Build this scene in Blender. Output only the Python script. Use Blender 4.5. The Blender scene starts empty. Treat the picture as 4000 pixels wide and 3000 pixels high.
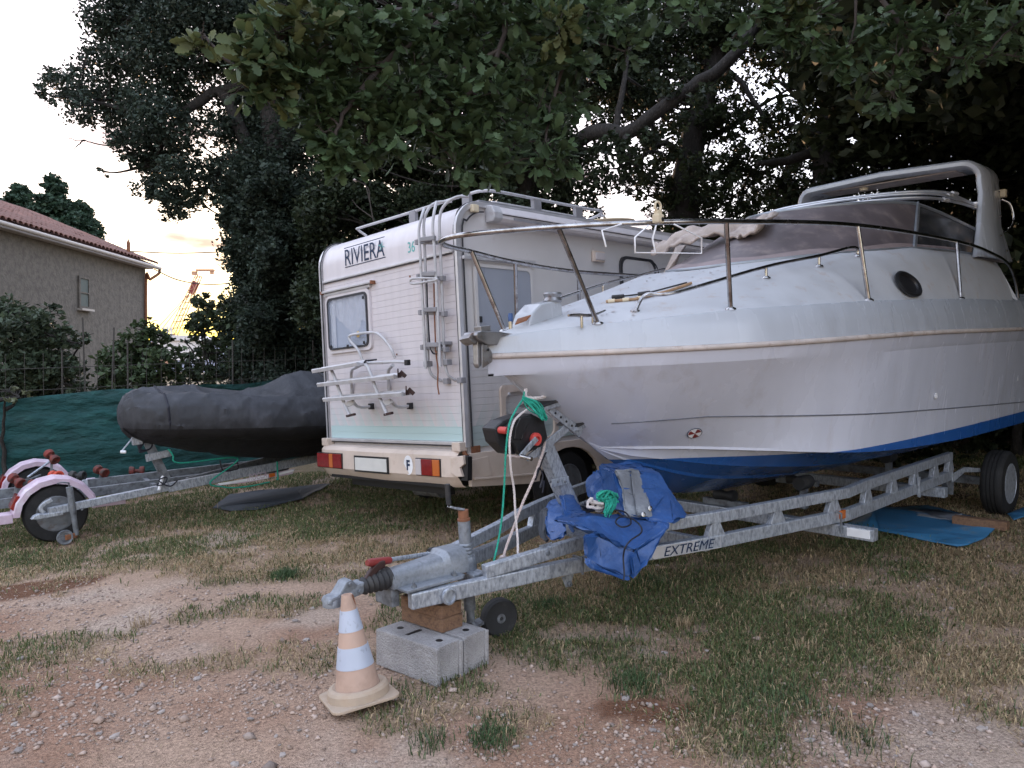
import bpy, bmesh, math, random
import numpy as np
from mathutils import Matrix, Vector
random.seed(7); rng = np.random.default_rng(7)
S = bpy.context.scene; COL = S.collection
rad = math.radians
# ------------------------------------------------------------------ camera
FPX, CZ, PITCH = 3000.0, 1.6, math.atan(60/3000.0)     # focal length in photo pixels (4000 wide)
cd = bpy.data.cameras.new('camera'); cam = bpy.data.objects.new('camera', cd); COL.objects.link(cam)
cd.sensor_width = 36; cd.lens = 36*FPX/4000; cd.clip_end = 3000; cd.clip_start = .05
cam.location = (0, 0, CZ); cam.rotation_euler = (rad(90)-PITCH, 0, 0); S.camera = cam
# ------------------------------------------------------------------ sky and sun
SUN_EL, SUN_AZ = rad(2.0), rad(-16)          # azimuth from +Y towards +X
W = bpy.data.worlds.new('World'); S.world = W; W.use_nodes = True
nt = W.node_tree; nt.nodes.clear()
wo = nt.nodes.new('ShaderNodeOutputWorld'); bg = nt.nodes.new('ShaderNodeBackground')
sk = nt.nodes.new('ShaderNodeTexSky'); sk.sky_type = 'NISHITA'; sk.sun_disc = False
sk.sun_elevation = SUN_EL; sk.sun_rotation = SUN_AZ; sk.air_density = 1.0; sk.dust_density = 2.2; sk.ozone_density = 1.0
gm = nt.nodes.new('ShaderNodeGamma'); gm.inputs[1].default_value = SKY_GAMMA = .20
# thin streaky clouds, on the direction vector (all round the sky)
tc = nt.nodes.new('ShaderNodeTexCoord'); mp = nt.nodes.new('ShaderNodeMapping'); mp.inputs['Scale'].default_value = (3, 3, 13)
nz = nt.nodes.new('ShaderNodeTexNoise'); nz.inputs['Scale'].default_value = 2.2; nz.inputs['Detail'].default_value = 6
rp = nt.nodes.new('ShaderNodeValToRGB'); rp.color_ramp.elements[0].position = .55; rp.color_ramp.elements[1].position = .74
rp.color_ramp.elements[0].color = (1, 1, 1, 1); rp.color_ramp.elements[1].color = (.34, .28, .31, 1)
mx = nt.nodes.new('ShaderNodeMix'); mx.data_type = 'RGBA'; mx.blend_type = 'MULTIPLY'; mx.inputs[0].default_value = 1
lk = nt.links.new
lk(tc.outputs['Generated'], mp.inputs[0]); lk(mp.outputs[0], nz.inputs['Vector']); lk(nz.outputs['Fac'], rp.inputs[0])
hs = nt.nodes.new('ShaderNodeHueSaturation'); hs.inputs['Saturation'].default_value = 1.6; lk(sk.outputs[0], gm.inputs[0]); lk(gm.outputs[0], hs.inputs['Color']); lk(hs.outputs[0], mx.inputs[6]); lk(rp.outputs[0], mx.inputs[7])
tn = nt.nodes.new('ShaderNodeMix'); tn.data_type = 'RGBA'; tn.blend_type = 'MULTIPLY'; tn.inputs[0].default_value = 1; tn.inputs[7].default_value = (.94, .95, 1.12, 1); lk(mx.outputs[2], tn.inputs[6]); lk(tn.outputs[2], bg.inputs[0]); bg.inputs[1].default_value = .15; lk(bg.outputs[0], wo.inputs[0])
sl = bpy.data.lights.new('sun', 'SUN'); so = bpy.data.objects.new('sun', sl); COL.objects.link(so)
sl.energy = .2; sl.angle = rad(.6); sl.color = (1, .62, .36)
sd = Vector((math.sin(SUN_AZ)*math.cos(SUN_EL), math.cos(SUN_AZ)*math.cos(SUN_EL), math.sin(SUN_EL)))
so.rotation_euler = sd.to_track_quat('Z', 'Y').to_euler()
S.view_settings.view_transform = 'Standard'; S.view_settings.look = 'None'; S.view_settings.gamma = 1
S.view_settings.exposure = 3.95
# ------------------------------------------------------------------ pixel -> place helpers (photo pixels, 4000 x 3000)
RC = np.array([[1, 0, 0], [0, math.cos(PITCH), math.sin(PITCH)], [0, -math.sin(PITCH), math.cos(PITCH)]]); CP = np.array([0, 0, CZ])
def ray(x, y): return RC@np.array([(x-2000)/FPX, 1, -(y-1500)/FPX])
def at(x, y, Y):                                   # the point seen at a pixel, Y metres ahead
    d = ray(x, y); return CP+d*(Y/d[1])
def onplane(x, y, p0, n):
    d = ray(x, y); return CP+d*(np.dot(np.array(p0)-CP, n)/np.dot(d, n))
class Fr:                                          # a thing's own frame: u along, v left, w up
    def __init__(s, o, yaw, rx=0, ry=0):
        u = np.array([math.cos(yaw), math.sin(yaw), 0]); v = np.array([-math.sin(yaw), math.cos(yaw), 0]); w = np.array([0, 0, 1.])
        u2 = u*math.cos(ry)+w*math.sin(ry); w2 = np.cross(u2, v); v3 = v*math.cos(rx)+w2*math.sin(rx); w3 = np.cross(u2, v3)
        s.o = np.array(o, float); s.M = np.stack([u2, v3, w3], 1)
    def g(s, l): return s.o+s.M@np.array(l, float)
    def l(s, p): return s.M.T@(np.array(p)-s.o)
    def on(s, x, y, ax, val):
        n = s.M[:, ax]; return s.l(onplane(x, y, s.o+n*val, n))
    def mat(s):
        m = Matrix.Identity(4)
        for i in range(3):
            for j in range(3): m[i][j] = s.M[i, j]
            m[i][3] = s.o[i]
        return m
def sstep(a, b, x):
    t = np.clip((x-a)/(b-a), 0, 1); return t*t*(3-2*t)
def gz(X, Y):                                      # lie of the ground: rises to the right and away
    X = np.asarray(X, float); Y = np.asarray(Y, float)
    return .036*np.clip(X, -9, 12)+.022*(np.clip(Y, -6, 13)-3.8)-.06*sstep(-2.5, -4.2, X)
# ------------------------------------------------------------------ mesh builder
class MB:
    def __init__(s): s.v = []; s.f = []; s.m = []
    def add(s, vs, fs, mi=0):
        b = len(s.v); s.v += [tuple(map(float, p)) for p in vs]; s.f += [tuple(b+i for i in f) for f in fs]; s.m += [mi]*len(fs); return s
    def box(s, c, d, R=None, mi=0):
        R = np.eye(3) if R is None else R; c = np.array(c, float)
        vs = [c+R@(np.array([x, y, z])*np.array(d)/2) for x in (-1, 1) for y in (-1, 1) for z in (-1, 1)]
        return s.add(vs, [(0, 1, 3, 2), (4, 6, 7, 5), (0, 4, 5, 1), (2, 3, 7, 6), (0, 2, 6, 4), (1, 5, 7, 3)], mi)
    def sweep(s, pts, prof, up=(0, 0, 1), mi=0, closed=False, caps=True, scale=None):
        P = [np.array(p, float) for p in pts]; n = len(P); k = len(prof); base = len(s.v); up = np.array(up, float)
        side0 = None
        for i, p in enumerate(P):
            a = P[(i-1) % n] if (i > 0 or closed) else P[i]; b = P[(i+1) % n] if (i < n-1 or closed) else P[i]
            t1 = p-a; t2 = b-p
            t1 = t1/np.linalg.norm(t1) if np.linalg.norm(t1) > 1e-9 else None; t2 = t2/np.linalg.norm(t2) if np.linalg.norm(t2) > 1e-9 else None
            if t1 is None: t1 = t2
            if t2 is None: t2 = t1
            t = t1+t2; t = t/(np.linalg.norm(t)+1e-12)
            if up is not None and np.linalg.norm(np.cross(t, up)) > 1e-3 and side0 is None or (s_fixed and np.linalg.norm(np.cross(t, up)) > 1e-3):
                sd_ = np.cross(t, up)
            else:
                sd_ = side0-t*np.dot(side0, t) if side0 is not None else np.cross(t, (1, 0.3, 0.2))
            sd_ = sd_/np.linalg.norm(sd_); u_ = np.cross(sd_, t); side0 = sd_
            cs = max(.5, math.sqrt(max(0, (1+np.dot(t1, t2))/2))); ms = 1/cs
            f = scale[i] if scale is not None else 1
            for (x, y) in prof:
                s.v.append(tuple(p+sd_*x*f*(ms if s_fixed else 1)+u_*y*f*(ms if s_fixed else 1)))
        m = n if closed else n-1
        for i in range(m):
            for j in range(k):
                s.f.append((base+i*k+j, base+i*k+(j+1) % k, base+((i+1) % n)*k+(j+1) % k, base+((i+1) % n)*k+j)); s.m.append(mi)
        if caps and not closed:
            s.f.append(tuple(base+j for j in range(k))[::-1]); s.m.append(mi); s.f.append(tuple(base+(n-1)*k+j for j in range(k))); s.m.append(mi)
        return s
    def tube(s, pts, r, n=8, mi=0, closed=False, caps=True):
        global s_fixed; s_fixed = False
        sc = None
        if hasattr(r, '__len__'): sc = r; r = 1
        prof = [(r*math.cos(2*math.pi*j/n), r*math.sin(2*math.pi*j/n)) for j in range(n)]
        return s.sweep(pts, prof, (0.01, 0.02, 1), mi, closed, caps, sc)
    def beam(s, pts, w, h, up=(0, 0, 1), mi=0):    # a bar of section w x h along a polyline, mitred
        global s_fixed; s_fixed = True
        return s.sweep(pts, [(-w/2, -h/2), (w/2, -h/2), (w/2, h/2), (-w/2, h/2)], up, mi)
    def lathe(s, prof, o=(0, 0, 0), ax=(0, 0, 1), n=24, mi=0):   # prof: (radius, height) pairs
        ax = np.array(ax, float); ax /= np.linalg.norm(ax); a = np.cross(ax, (1, 0, 0) if abs(ax[0]) < .9 else (0, 1, 0)); a /= np.linalg.norm(a); b = np.cross(ax, a)
        base = len(s.v); o = np.array(o, float); k = len(prof)
        for j in range(n):
            c, d = math.cos(2*math.pi*j/n), math.sin(2*math.pi*j/n)
            for (r, h) in prof: s.v.append(tuple(o+ax*h+(a*c+b*d)*r))
        for j in range(n):
            for i in range(k-1):
                s.f.append((base+j*k+i, base+((j+1) % n)*k+i, base+((j+1) % n)*k+i+1, base+j*k+i+1)); s.m.append(mi)
        for i, rev in ((0, True), (k-1, False)):
            if prof[i][0] > 1e-4:
                f = tuple(base+j*k+i for j in range(n)); s.f.append(f[::-1] if rev else f); s.m.append(mi)
        return s
    def prism(s, poly, off, mi=0):
        n = len(poly); P = [np.array(p, float) for p in poly]; o = np.array(off, float)
        return s.add(P+[p+o for p in P], [tuple(range(n))[::-1], tuple(range(n, 2*n))]+[(i, (i+1) % n, n+(i+1) % n, n+i) for i in range(n)], mi)
    def grid(s, rows, mi=0, close_u=False):        # rows of points -> quads
        b = len(s.v); k = len(rows[0]); n = len(rows)
        for r in rows: s.v += [tuple(map(float, p)) for p in r]
        for i in range(n-1):
            for j in range(k if close_u else k-1):
                s.f.append((b+i*k+j, b+i*k+(j+1) % k, b+(i+1)*k+(j+1) % k, b+(i+1)*k+j)); s.m.append(mi)
        return s
    def build(s, name, mat, parent=None, smooth=None, bev=0, seg=2, fix=True, weld=0):
        me = bpy.data.meshes.new(name); me.from_pydata(s.v, [], s.f)
        for m in (mat if isinstance(mat, (list, tuple)) else [mat]): me.materials.append(MT[m])
        me.polygons.foreach_set('material_index', s.m)
        if bev or fix or weld:
            bm = bmesh.new(); bm.from_mesh(me)
            if weld: bmesh.ops.remove_doubles(bm, verts=bm.verts, dist=weld)
            if fix: bmesh.ops.recalc_face_normals(bm, faces=bm.faces)
            if bev:
                ed = [e for e in bm.edges if len(e.link_faces) == 2 and e.calc_face_angle(0) > .5]
                bmesh.ops.bevel(bm, geom=ed, offset=bev, segments=seg, affect='EDGES', profile=.6, clamp_overlap=True)
            bm.to_mesh(me); bm.free()
        if smooth is not None:
            me.polygons.foreach_set('use_smooth', [True]*len(me.polygons)); me.set_sharp_from_angle(angle=rad(smooth))
        return link(bpy.data.objects.new(name, me), parent)
s_fixed = False
def link(o, parent=None):
    COL.objects.link(o)
    if parent is not None: o.parent = parent
    return o
def tag(o, label=None, cat=None, group=None, kind=None):
    if label: o['label'] = label
    if cat: o['category'] = cat
    if group: o['group'] = group
    if kind: o['kind'] = kind
    return o
def thing(name, label, cat, fr=None, group=None):
    o = link(bpy.data.objects.new(name, None)); o.empty_display_size = .1
    if fr is not None: o.matrix_world = fr.mat()
    return tag(o, label, cat, group)
def raw_mesh(name, V, F, mats, parent=None, col=None, smooth=False, midx=None):   # numpy arrays, F is n x 3 or n x 4
    me = bpy.data.meshes.new(name); nv, nf, k = len(V), len(F), F.shape[1]
    me.vertices.add(nv); me.vertices.foreach_set('co', np.ascontiguousarray(V, np.float32).ravel())
    me.loops.add(nf*k); me.loops.foreach_set('vertex_index', np.ascontiguousarray(F, np.int32).ravel())
    me.polygons.add(nf); me.polygons.foreach_set('loop_start', np.arange(0, nf*k, k, dtype=np.int32)); 
    for m in mats: me.materials.append(MT[m])
    if midx is not None: me.polygons.foreach_set('material_index', midx.astype(np.int32))
    if smooth: me.polygons.foreach_set('use_smooth', np.ones(nf, bool))
    me.update(calc_edges=True)
    if col is not None:
        ca_ = me.color_attributes.new('tint', 'FLOAT_COLOR', 'POINT')
        ca_.data.foreach_set('color', np.ascontiguousarray(np.concatenate([col, np.ones((nv, 1))], 1), np.float32).ravel())
    return link(bpy.data.objects.new(name, me), parent)
def text(name, body, mat, parent, o, ux, uy, h, width=None, shear=0, depth=.0015, bold=0):
    cu = bpy.data.curves.new('txt', 'FONT'); cu.body = body; cu.size = 1; cu.extrude = .001; cu.shear = shear; cu.offset = bold
    t = bpy.data.objects.new('txt', cu); COL.objects.link(t); bpy.context.view_layer.update()
    me = bpy.data.meshes.new_from_object(t.evaluated_get(bpy.context.evaluated_depsgraph_get())); bpy.data.objects.remove(t); me.name = name
    c = np.empty(len(me.vertices)*3); me.vertices.foreach_get('co', c); c = c.reshape(-1, 3)
    lo, hi = c.min(0), c.max(0); sy = h/(hi[1]-lo[1]); sx = (width/(hi[0]-lo[0])) if width else sy
    ux = np.array(ux, float); uy = np.array(uy, float); ux /= np.linalg.norm(ux); uy /= np.linalg.norm(uy); nn = np.cross(ux, uy)
    p = np.array(o, float)+np.outer((c[:, 0]-lo[0])*sx, ux)+np.outer((c[:, 1]-lo[1])*sy, uy)+np.outer(np.where(c[:, 2] > 0, depth, 0), nn)
    me.vertices.foreach_set('co', p.ravel()); me.materials.clear(); me.materials.append(MT[mat]); me.update()
    return link(bpy.data.objects.new(name, me), parent)
def arc(c, r, a0, a1, n, ax=(0, 1)):               # points of an arc in 2D
    return [(c[0]+r*math.cos(a0+(a1-a0)*i/n), c[1]+r*math.sin(a0+(a1-a0)*i/n)) for i in range(n+1)]
def rrect(x0, y0, x1, y1, r, n=4):
    return (arc((x1-r, y0+r), r, -math.pi/2, 0, n)+arc((x1-r, y1-r), r, 0, math.pi/2, n)+arc((x0+r, y1-r), r, math.pi/2, math.pi, n)+arc((x0+r, y0+r), r, math.pi, 1.5*math.pi, n))
def catm(pts, n=6, closed=False):                  # smooth curve through points
    P = [np.array(p, float) for p in pts]; m = len(P); out = []
    for i in range(m if closed else m-1):
        a, b, c, d = (P[(i-1) % m] if closed or i > 0 else 2*P[0]-P[1]), P[i], P[(i+1) % m], (P[(i+2) % m] if closed or i < m-2 else 2*P[-1]-P[-2])
        for k in range(n):
            t = k/n; out.append(.5*((2*b)+(c-a)*t+(2*a-5*b+4*c-d)*t*t+(-a+3*b-3*c+d)*t**3))
    if not closed: out.append(P[-1])
    return out
def lerp_tab(tab, x):                              # rows (x, a, b, ...) -> interpolated columns
    a = np.array(tab, float); return [float(np.interp(x, a[:, 0], a[:, k])) for k in range(1, a.shape[1])]
# ------------------------------------------------------------------ materials
MT = {}
def M(name, c, rough=.5, metal=0, var=.12, scale=6, c2=None, c2w=(.5, .7), c2s=4, bump=0, bs=60, spec=.5, tint=False, emit=None, alpha=1, stretch=None, coat=0, sheen=0, trans=0, bd=.02):
    m = bpy.data.materials.new(name); m.use_nodes = True; n = m.node_tree; b = n.nodes['Principled BSDF']; L = n.links.new
    def nd(t, **k):
        x = n.nodes.new(t)
        for a, v in k.items(): x.inputs[a].default_value = v
        return x
    co = nd('ShaderNodeTexCoord'); vec = co.outputs['Object']
    if stretch: mp_ = nd('ShaderNodeMapping', Scale=stretch); L(vec, mp_.inputs[0]); vec = mp_.outputs[0]
    n1 = nd('ShaderNodeTexNoise', Scale=scale, Detail=5); L(vec, n1.inputs['Vector'])
    r1 = nd('ShaderNodeMapRange'); r1.inputs[3].default_value = 1-var; r1.inputs[4].default_value = 1+var; L(n1.outputs['Fac'], r1.inputs[0])
    r1.inputs[1].default_value = .3; r1.inputs[2].default_value = .7
    def mix(kind, f, a, bb):
        x = nd('ShaderNodeMix'); x.data_type = 'RGBA'; x.blend_type = kind
        for s_, v in ((x.inputs[0], f), (x.inputs[6], a), (x.inputs[7], bb)):
            if hasattr(v, 'node'): L(v, s_)
            else: s_.default_value = v
        return x.outputs[2]
    c_ = (*c, 1)
    if tint:
        at_ = nd('ShaderNodeAttribute'); at_.attribute_name = 'tint'; c_ = at_.outputs['Color']
    out = c_
    if c2 is not None:
        n2 = nd('ShaderNodeTexNoise', Scale=c2s, Detail=8, Roughness=.65); L(vec, n2.inputs['Vector'])
        r2 = nd('ShaderNodeMapRange'); r2.inputs[1].default_value = c2w[0]; r2.inputs[2].default_value = c2w[1]; L(n2.outputs['Fac'], r2.inputs[0])
        out = mix('MIX', r2.outputs[0], out, (*c2, 1))
    mul = nd('ShaderNodeVectorMath'); mul.operation = 'SCALE'
    if hasattr(out, 'node'): L(out, mul.inputs[0])
    else: mul.inputs[0].default_value = out[:3]
    L(r1.outputs[0], mul.inputs['Scale']); L(mul.outputs[0], b.inputs['Base Color'])
    b.inputs['Roughness'].default_value = rough; b.inputs['Metallic'].default_value = metal; b.inputs['Specular IOR Level'].default_value = spec
    rr = nd('ShaderNodeMapRange'); rr.inputs[3].default_value = max(.02, rough-.12); rr.inputs[4].default_value = min(1, rough+.15); L(n1.outputs['Fac'], rr.inputs[0]); L(rr.outputs[0], b.inputs['Roughness'])
    b.inputs['Coat Weight'].default_value = coat; b.inputs['Alpha'].default_value = alpha; b.inputs['Sheen Weight'].default_value = sheen
    if bump:
        nb = nd('ShaderNodeTexNoise', Scale=bs, Detail=6); L(vec, nb.inputs['Vector'])
        bp = nd('ShaderNodeBump', Strength=bump, Distance=bd); L(nb.outputs['Fac'], bp.inputs['Height']); L(bp.outputs[0], b.inputs['Normal'])
    if emit: b.inputs['Emission Color'].default_value = (*emit[:3], 1); b.inputs['Emission Strength'].default_value = emit[3]
    if trans:
        ts = nd('ShaderNodeBsdfTranslucent'); L(mul.outputs[0], ts.inputs[0]); ms = nd('ShaderNodeMixShader', Fac=trans); L(b.outputs[0], ms.inputs[1]); L(ts.outputs[0], ms.inputs[2])
        L(ms.outputs[0], n.nodes['Material Output'].inputs[0])
    MT[name] = m; return m
def nodes(name): m = MT[name].node_tree; return m, m.nodes['Principled BSDF'], m.links.new
M('gelcoat', (.435, .46, .505), .25, var=.05, scale=2, stretch=(3, 3, .5), c2=(.345, .35, .37), c2w=(.58, .8), c2s=2.5, coat=.25)
M('deck_white', (.465, .475, .50), .5, var=.06, scale=5, c2=(.42, .36, .33), c2w=(.56, .72), c2s=7)
M('rubber_strip', (.50, .44, .41), .6, var=.15, scale=9, c2=(.30, .22, .18), c2w=(.55, .7), c2s=12)
M('stripe_grey', (.13, .14, .17), .5)
M('stainless', (.46, .45, .45), .22, 1, var=.2, scale=9, c2=(.20, .16, .14), c2w=(.5, .7), c2s=14)
M('dusty_pane', (.12, .10, .105), .5, var=.2, scale=4, c2=(.23, .19, .18), c2w=(.5, .75), c2s=6, bump=.02, bs=15)
M('dark_pane', (.03, .032, .036), .18, var=.2, c2=(.10, .09, .09), c2w=(.5, .75), c2s=8)
M('alu_frame', (.34, .37, .41), .45, .6, var=.1)
M('alu_pole', (.60, .62, .66), .35, .7, var=.1)
M('black_rubber', (.018, .018, .02), .65, var=.25, scale=12, c2=(.06, .055, .05), c2w=(.5, .75), c2s=8)
M('black_plastic', (.016, .016, .018), .42, var=.2)
M('canvas_beige', (.46, .39, .35), .85, var=.14, scale=5, c2=(.30, .24, .22), c2w=(.5, .7), c2s=9, bump=.25, bs=30)
M('anchor_steel', (.34, .34, .35), .38, .9, var=.25, scale=12, c2=(.25, .15, .10), c2w=(.55, .75), c2s=14)
M('brass_old', (.35, .27, .15), .5, .4, var=.2)
M('rust', (.22, .09, .045), .8, var=.3, scale=20)
M('wood_brown', (.19, .105, .06), .75, var=.25, scale=14, stretch=(1, 8, 8), c2=(.12, .065, .04), c2w=(.5, .65), c2s=6, bump=.3, bs=40)
M('wood_stick', (.36, .22, .12), .6, var=.25, scale=20)
M('cream_plastic', (.62, .53, .38), .5, var=.1)
M('black_paint', (.01, .01, .012), .5)
# galvanised steel with spangle
M('galvanised', (.42, .45, .50), .45, .5, var=.22, scale=70, stretch=(1, 1, .4), c2=(.25, .27, .31), c2w=(.46, .62), c2s=55, bump=.05, bs=80)
M('galv_old', (.20, .215, .235), .6, .4, var=.25, scale=22, c2=(.10, .10, .11), c2w=(.48, .65), c2s=12)
M('cast_alu', (.25, .27, .30), .5, .5, var=.12, scale=60, c2=(.17, .18, .20), c2w=(.5, .75), c2s=40, bump=.15, bs=160)
M('red_plastic', (.22, .03, .028), .45, var=.2)
M('red_bright', (.52, .06, .05), .4, var=.1)
M('red_dark', (.035, .013, .012), .5, var=.25, c2=(.03, .012, .011), c2w=(.5, .7))
M('tarp_blue', (.024, .080, .245), .40, var=.2, scale=5, c2=(.11, .17, .33), c2w=(.56, .78), c2s=9, bump=.5, bs=13, bd=.03)
M('tarp_grey', (.17, .18, .20), .55, var=.2, scale=6, c2=(.30, .32, .35), c2w=(.5, .7), c2s=7, bump=.5, bs=16)
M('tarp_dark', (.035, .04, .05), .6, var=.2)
M('mat_blue', (.035, .16, .31), .6, var=.25, scale=3, c2=(.15, .17, .17), c2w=(.55, .75), c2s=5, bump=.15, bs=8)
M('rope_white', (.66, .60, .58), .85, var=.12, scale=60, bump=.5, bs=130)
M('rope_pale', (.58, .48, .45), .85, var=.12, scale=60, bump=.5, bs=130)
M('rope_green', (.02, .34, .24), .75, var=.25, scale=60, bump=.5, bs=130)
M('cord_black', (.01, .011, .02), .6)
M('concrete', (.40, .385, .385), .95, var=.18, scale=9, c2=(.30, .28, .275), c2w=(.45, .65), c2s=130, bump=.9, bs=120)
M('cone_body', (.46, .315, .245), .6, var=.12, scale=7, c2=(.30, .20, .15), c2w=(.44, .72), c2s=5)
M('cone_base', (.42, .33, .25), .75, var=.15, scale=8, c2=(.33, .24, .17), c2w=(.45, .7), c2s=8, bump=.1)
M('cone_band', (.42, .46, .55), .35, var=.05, c2=(.25, .26, .30), c2w=(.60, .70), c2s=14)
# camper
M('camper_white', (.64, .60, .615), .38, var=.05, scale=3, stretch=(4, 4, .5), c2=(.60, .52, .48), c2w=(.62, .8), c2s=3, coat=.1)
M('camper_side', (.57, .545, .54), .5, var=.04, scale=3, c2=(.42, .36, .34), c2w=(.6, .8), c2s=3)
M('camper_beige', (.60, .50, .43), .5, var=.08, scale=4, c2=(.48, .37, .30), c2w=(.55, .75), c2s=6)
M('trim_alu', (.62, .61, .63), .35, .5, var=.1)
M('trim_dark', (.035, .035, .04), .5)
M('tube_white', (.46, .455, .47), .35, var=.12, scale=8, c2=(.34, .30, .28), c2w=(.55, .75), c2s=9)
M('bracket_grey', (.24, .235, .25), .6, var=.15)
M('lamp_red', (.20, .012, .012), .18, var=.2, scale=30, coat=.4)
M('lamp_orange', (.50, .13, .03), .2, var=.1, coat=.4)
M('lamp_clear', (.55, .50, .50), .2, var=.1, coat=.4)
M('sticker_navy', (.012, .03, .075), .4, var=.05)
M('sticker_teal', (.12, .42, .40), .45)
M('plate_white', (.62, .61, .58), .4, var=.06)
M('white_paint', (.78, .78, .80), .4)
M('curtain', (.85, .85, .88), .9, var=.1, scale=9)
M('camper_pane', (.35, .40, .50), .12, var=.06, alpha=.28, coat=.3)
M('grey_pane', (.30, .32, .37), .3, var=.05, scale=3)
M('blind', (.66, .70, .78), .6, var=.05, scale=3)
M('yellow_sticker', (.60, .40, .12), .5)
M('dish', (.45, .36, .24), .7, var=.15)
# left side
M('cover_grey', (.075, .08, .095), .75, var=.2, scale=3, c2=(.12, .125, .145), c2w=(.5, .75), c2s=4, bump=.3, bs=9)
M('cover_black', (.006, .006, .007), .6, var=.2)
M('pink_paint', (.50, .38, .46), .5, var=.15, scale=5, c2=(.60, .55, .60), c2w=(.5, .7), c2s=6)
M('tyre', (.009, .009, .010), .75, var=.3, scale=15, c2=(.025, .024, .023), c2w=(.52, .75), c2s=9, bump=.2, bs=40)
M('rim_steel', (.15, .16, .175), .55, .4, var=.25, scale=14, c2=(.10, .07, .055), c2w=(.52, .7), c2s=12)
M('roller_red', (.16, .025, .018), .7, var=.3, scale=14, c2=(.05, .03, .025), c2w=(.45, .65), c2s=12)
M('roller_bright', (.50, .06, .03), .6, var=.2, scale=14)
M('net_green', (.007, .055, .054), .8, var=.25, scale=2.5, stretch=(1, 1, 2.5), c2=(.022, .11, .10), c2w=(.55, .8), c2s=4, bump=.8, bs=5, bd=.08)
M('wire', (.05, .045, .04), .7)
M('stucco', (.135, .122, .108), .95, var=.14, scale=5, bump=1.0, bs=16, c2=(.10, .09, .08), c2w=(.45, .6), c2s=7)
M('tile_terra', (.165, .078, .06), .85, var=.35, scale=3, c2=(.12, .07, .058), c2w=(.5, .7), c2s=5)
M('gutter', (.36, .33, .31), .5, var=.1)
M('shutter', (.085, .105, .10), .7)
M('crane_paint', (.48, .26, .16), .6)
M('far_white', (.62, .58, .58), .8)
M('bark', (.020, .017, .015), .95, var=.35, scale=9, stretch=(3, 3, 1), c2=(.045, .04, .036), c2w=(.5, .65), c2s=14, bump=1.0, bs=22)
M('twig', (.045, .035, .03), .9)
for nm, tr in (('leaf', .22), ('oak_leaf', .25), ('grass', .2)):
    M(nm, (.05, .08, .03), .55, var=.1, scale=40, tint=True, trans=tr, spec=.3)
M('stone', (.3, .25, .22), .9, var=.15, scale=30, tint=True, bump=.3, bs=60)
M('litter_white', (.65, .65, .68), .6)
# soil: colour from the tint attribute plus fine grit
M('soil', (.3, .2, .15), .95, var=.34, scale=60, tint=True, c2=(.22, .16, .125), c2w=(.50, .72), c2s=110, bump=1.0, bs=130, spec=.15)
# ------------------------------------------------------------------ ground
_lat = np.random.default_rng(3).random((256, 256))
def vnoise(x, y):
    x = np.asarray(x, float)+1000; y = np.asarray(y, float)+1000; xi = np.floor(x).astype(int); yi = np.floor(y).astype(int); fx = x-xi; fy = y-yi
    fx = fx*fx*(3-2*fx); fy = fy*fy*(3-2*fy); g = lambda a, b: _lat[a % 256, b % 256]
    return (g(xi, yi)*(1-fx)+g(xi+1, yi)*fx)*(1-fy)+(g(xi, yi+1)*(1-fx)+g(xi+1, yi+1)*fx)*fy
def fbm(x, y, o=4):
    s = 0; a = .5
    for i in range(o): s = s+a*vnoise(np.asarray(x)*2**i+17*i, np.asarray(y)*2**i+9*i); a /= 2
    return s/(1-.5**o)
def ground_z(X, Y):
    k = 1-sstep(12, 16, np.abs(np.asarray(X, float)))
    return gz(X, Y)+k*(.05*(fbm(np.asarray(X)*.7, np.asarray(Y)*.7)-.5)+.022*(fbm(np.asarray(X)*4, np.asarray(Y)*4)-.5))
def grass_mask(X, Y):
    Yb = np.interp(X, [-9, -3, -1.2, -.5, .2, 1, 2, 3, 6], [6.5, 6.1, 5.7, 4.9, 4.0, 3.55, 3.2, 3.0, 2.7])
    n = fbm(np.asarray(X)*1.1+5, np.asarray(Y)*1.1); n2 = fbm(np.asarray(X)*3.1+50, np.asarray(Y)*3.1+7)
    d = sstep(-.5, .5, np.asarray(Y)-Yb+(n-.5)*2.2)*np.clip(sstep(.24, .50, n2), .3, 1)
    patch = sstep(.56, .68, fbm(np.asarray(X)*1.9+31, np.asarray(Y)*1.9+3))*.5
    strip = .55*np.exp(-((np.asarray(Y)-4.45-.12*np.asarray(X))/.16)**2)*sstep(.40, .55, n2)*(np.asarray(X) < -.4)
    return np.clip(np.maximum(np.maximum(d, patch*.9), strip), 0, 1)
def green_mask(X, Y):
    n = fbm(np.asarray(X)*.9+80, np.asarray(Y)*.9+20)+.12*(fbm(np.asarray(X)*5, np.asarray(Y)*5+9)-.5)
    b = .22*np.exp(-((np.asarray(X)-1.2)/1.5)**2-((np.asarray(Y)-4.9)/1.3)**2)+.25*sstep(7.3, 8.6, np.asarray(Y)-.35*np.asarray(X))-.16*sstep(2.4, 4, np.asarray(X))-.25*sstep(1.3, 2.4, np.asarray(X))*(1-sstep(4.6, 5.6, np.asarray(Y)))-.18*np.exp(-((np.asarray(X)+2.5)/2.2)**2-((np.asarray(Y)-6.6)/.9)**2)
    return sstep(.42, .60, n+b)
def sheet_axis(a, b, st, far):
    m = np.arange(a, b+st/2, st); g = np.cumsum(st*1.55**np.arange(1, 40)); g = g[g < far]; return np.concatenate([a-g[::-1], m, b+g])
xs = sheet_axis(-7.5, 7.5, .065, 1500); ys = sheet_axis(1.4, 12, .065, 1500)
GX, GY = np.meshgrid(xs, ys); gxr, gyr = GX.ravel(), GY.ravel(); GZ = ground_z(gxr, gyr)
gm_ = grass_mask(gxr, gyr)[:, None]; gg = green_mask(gxr, gyr)[:, None]
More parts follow.
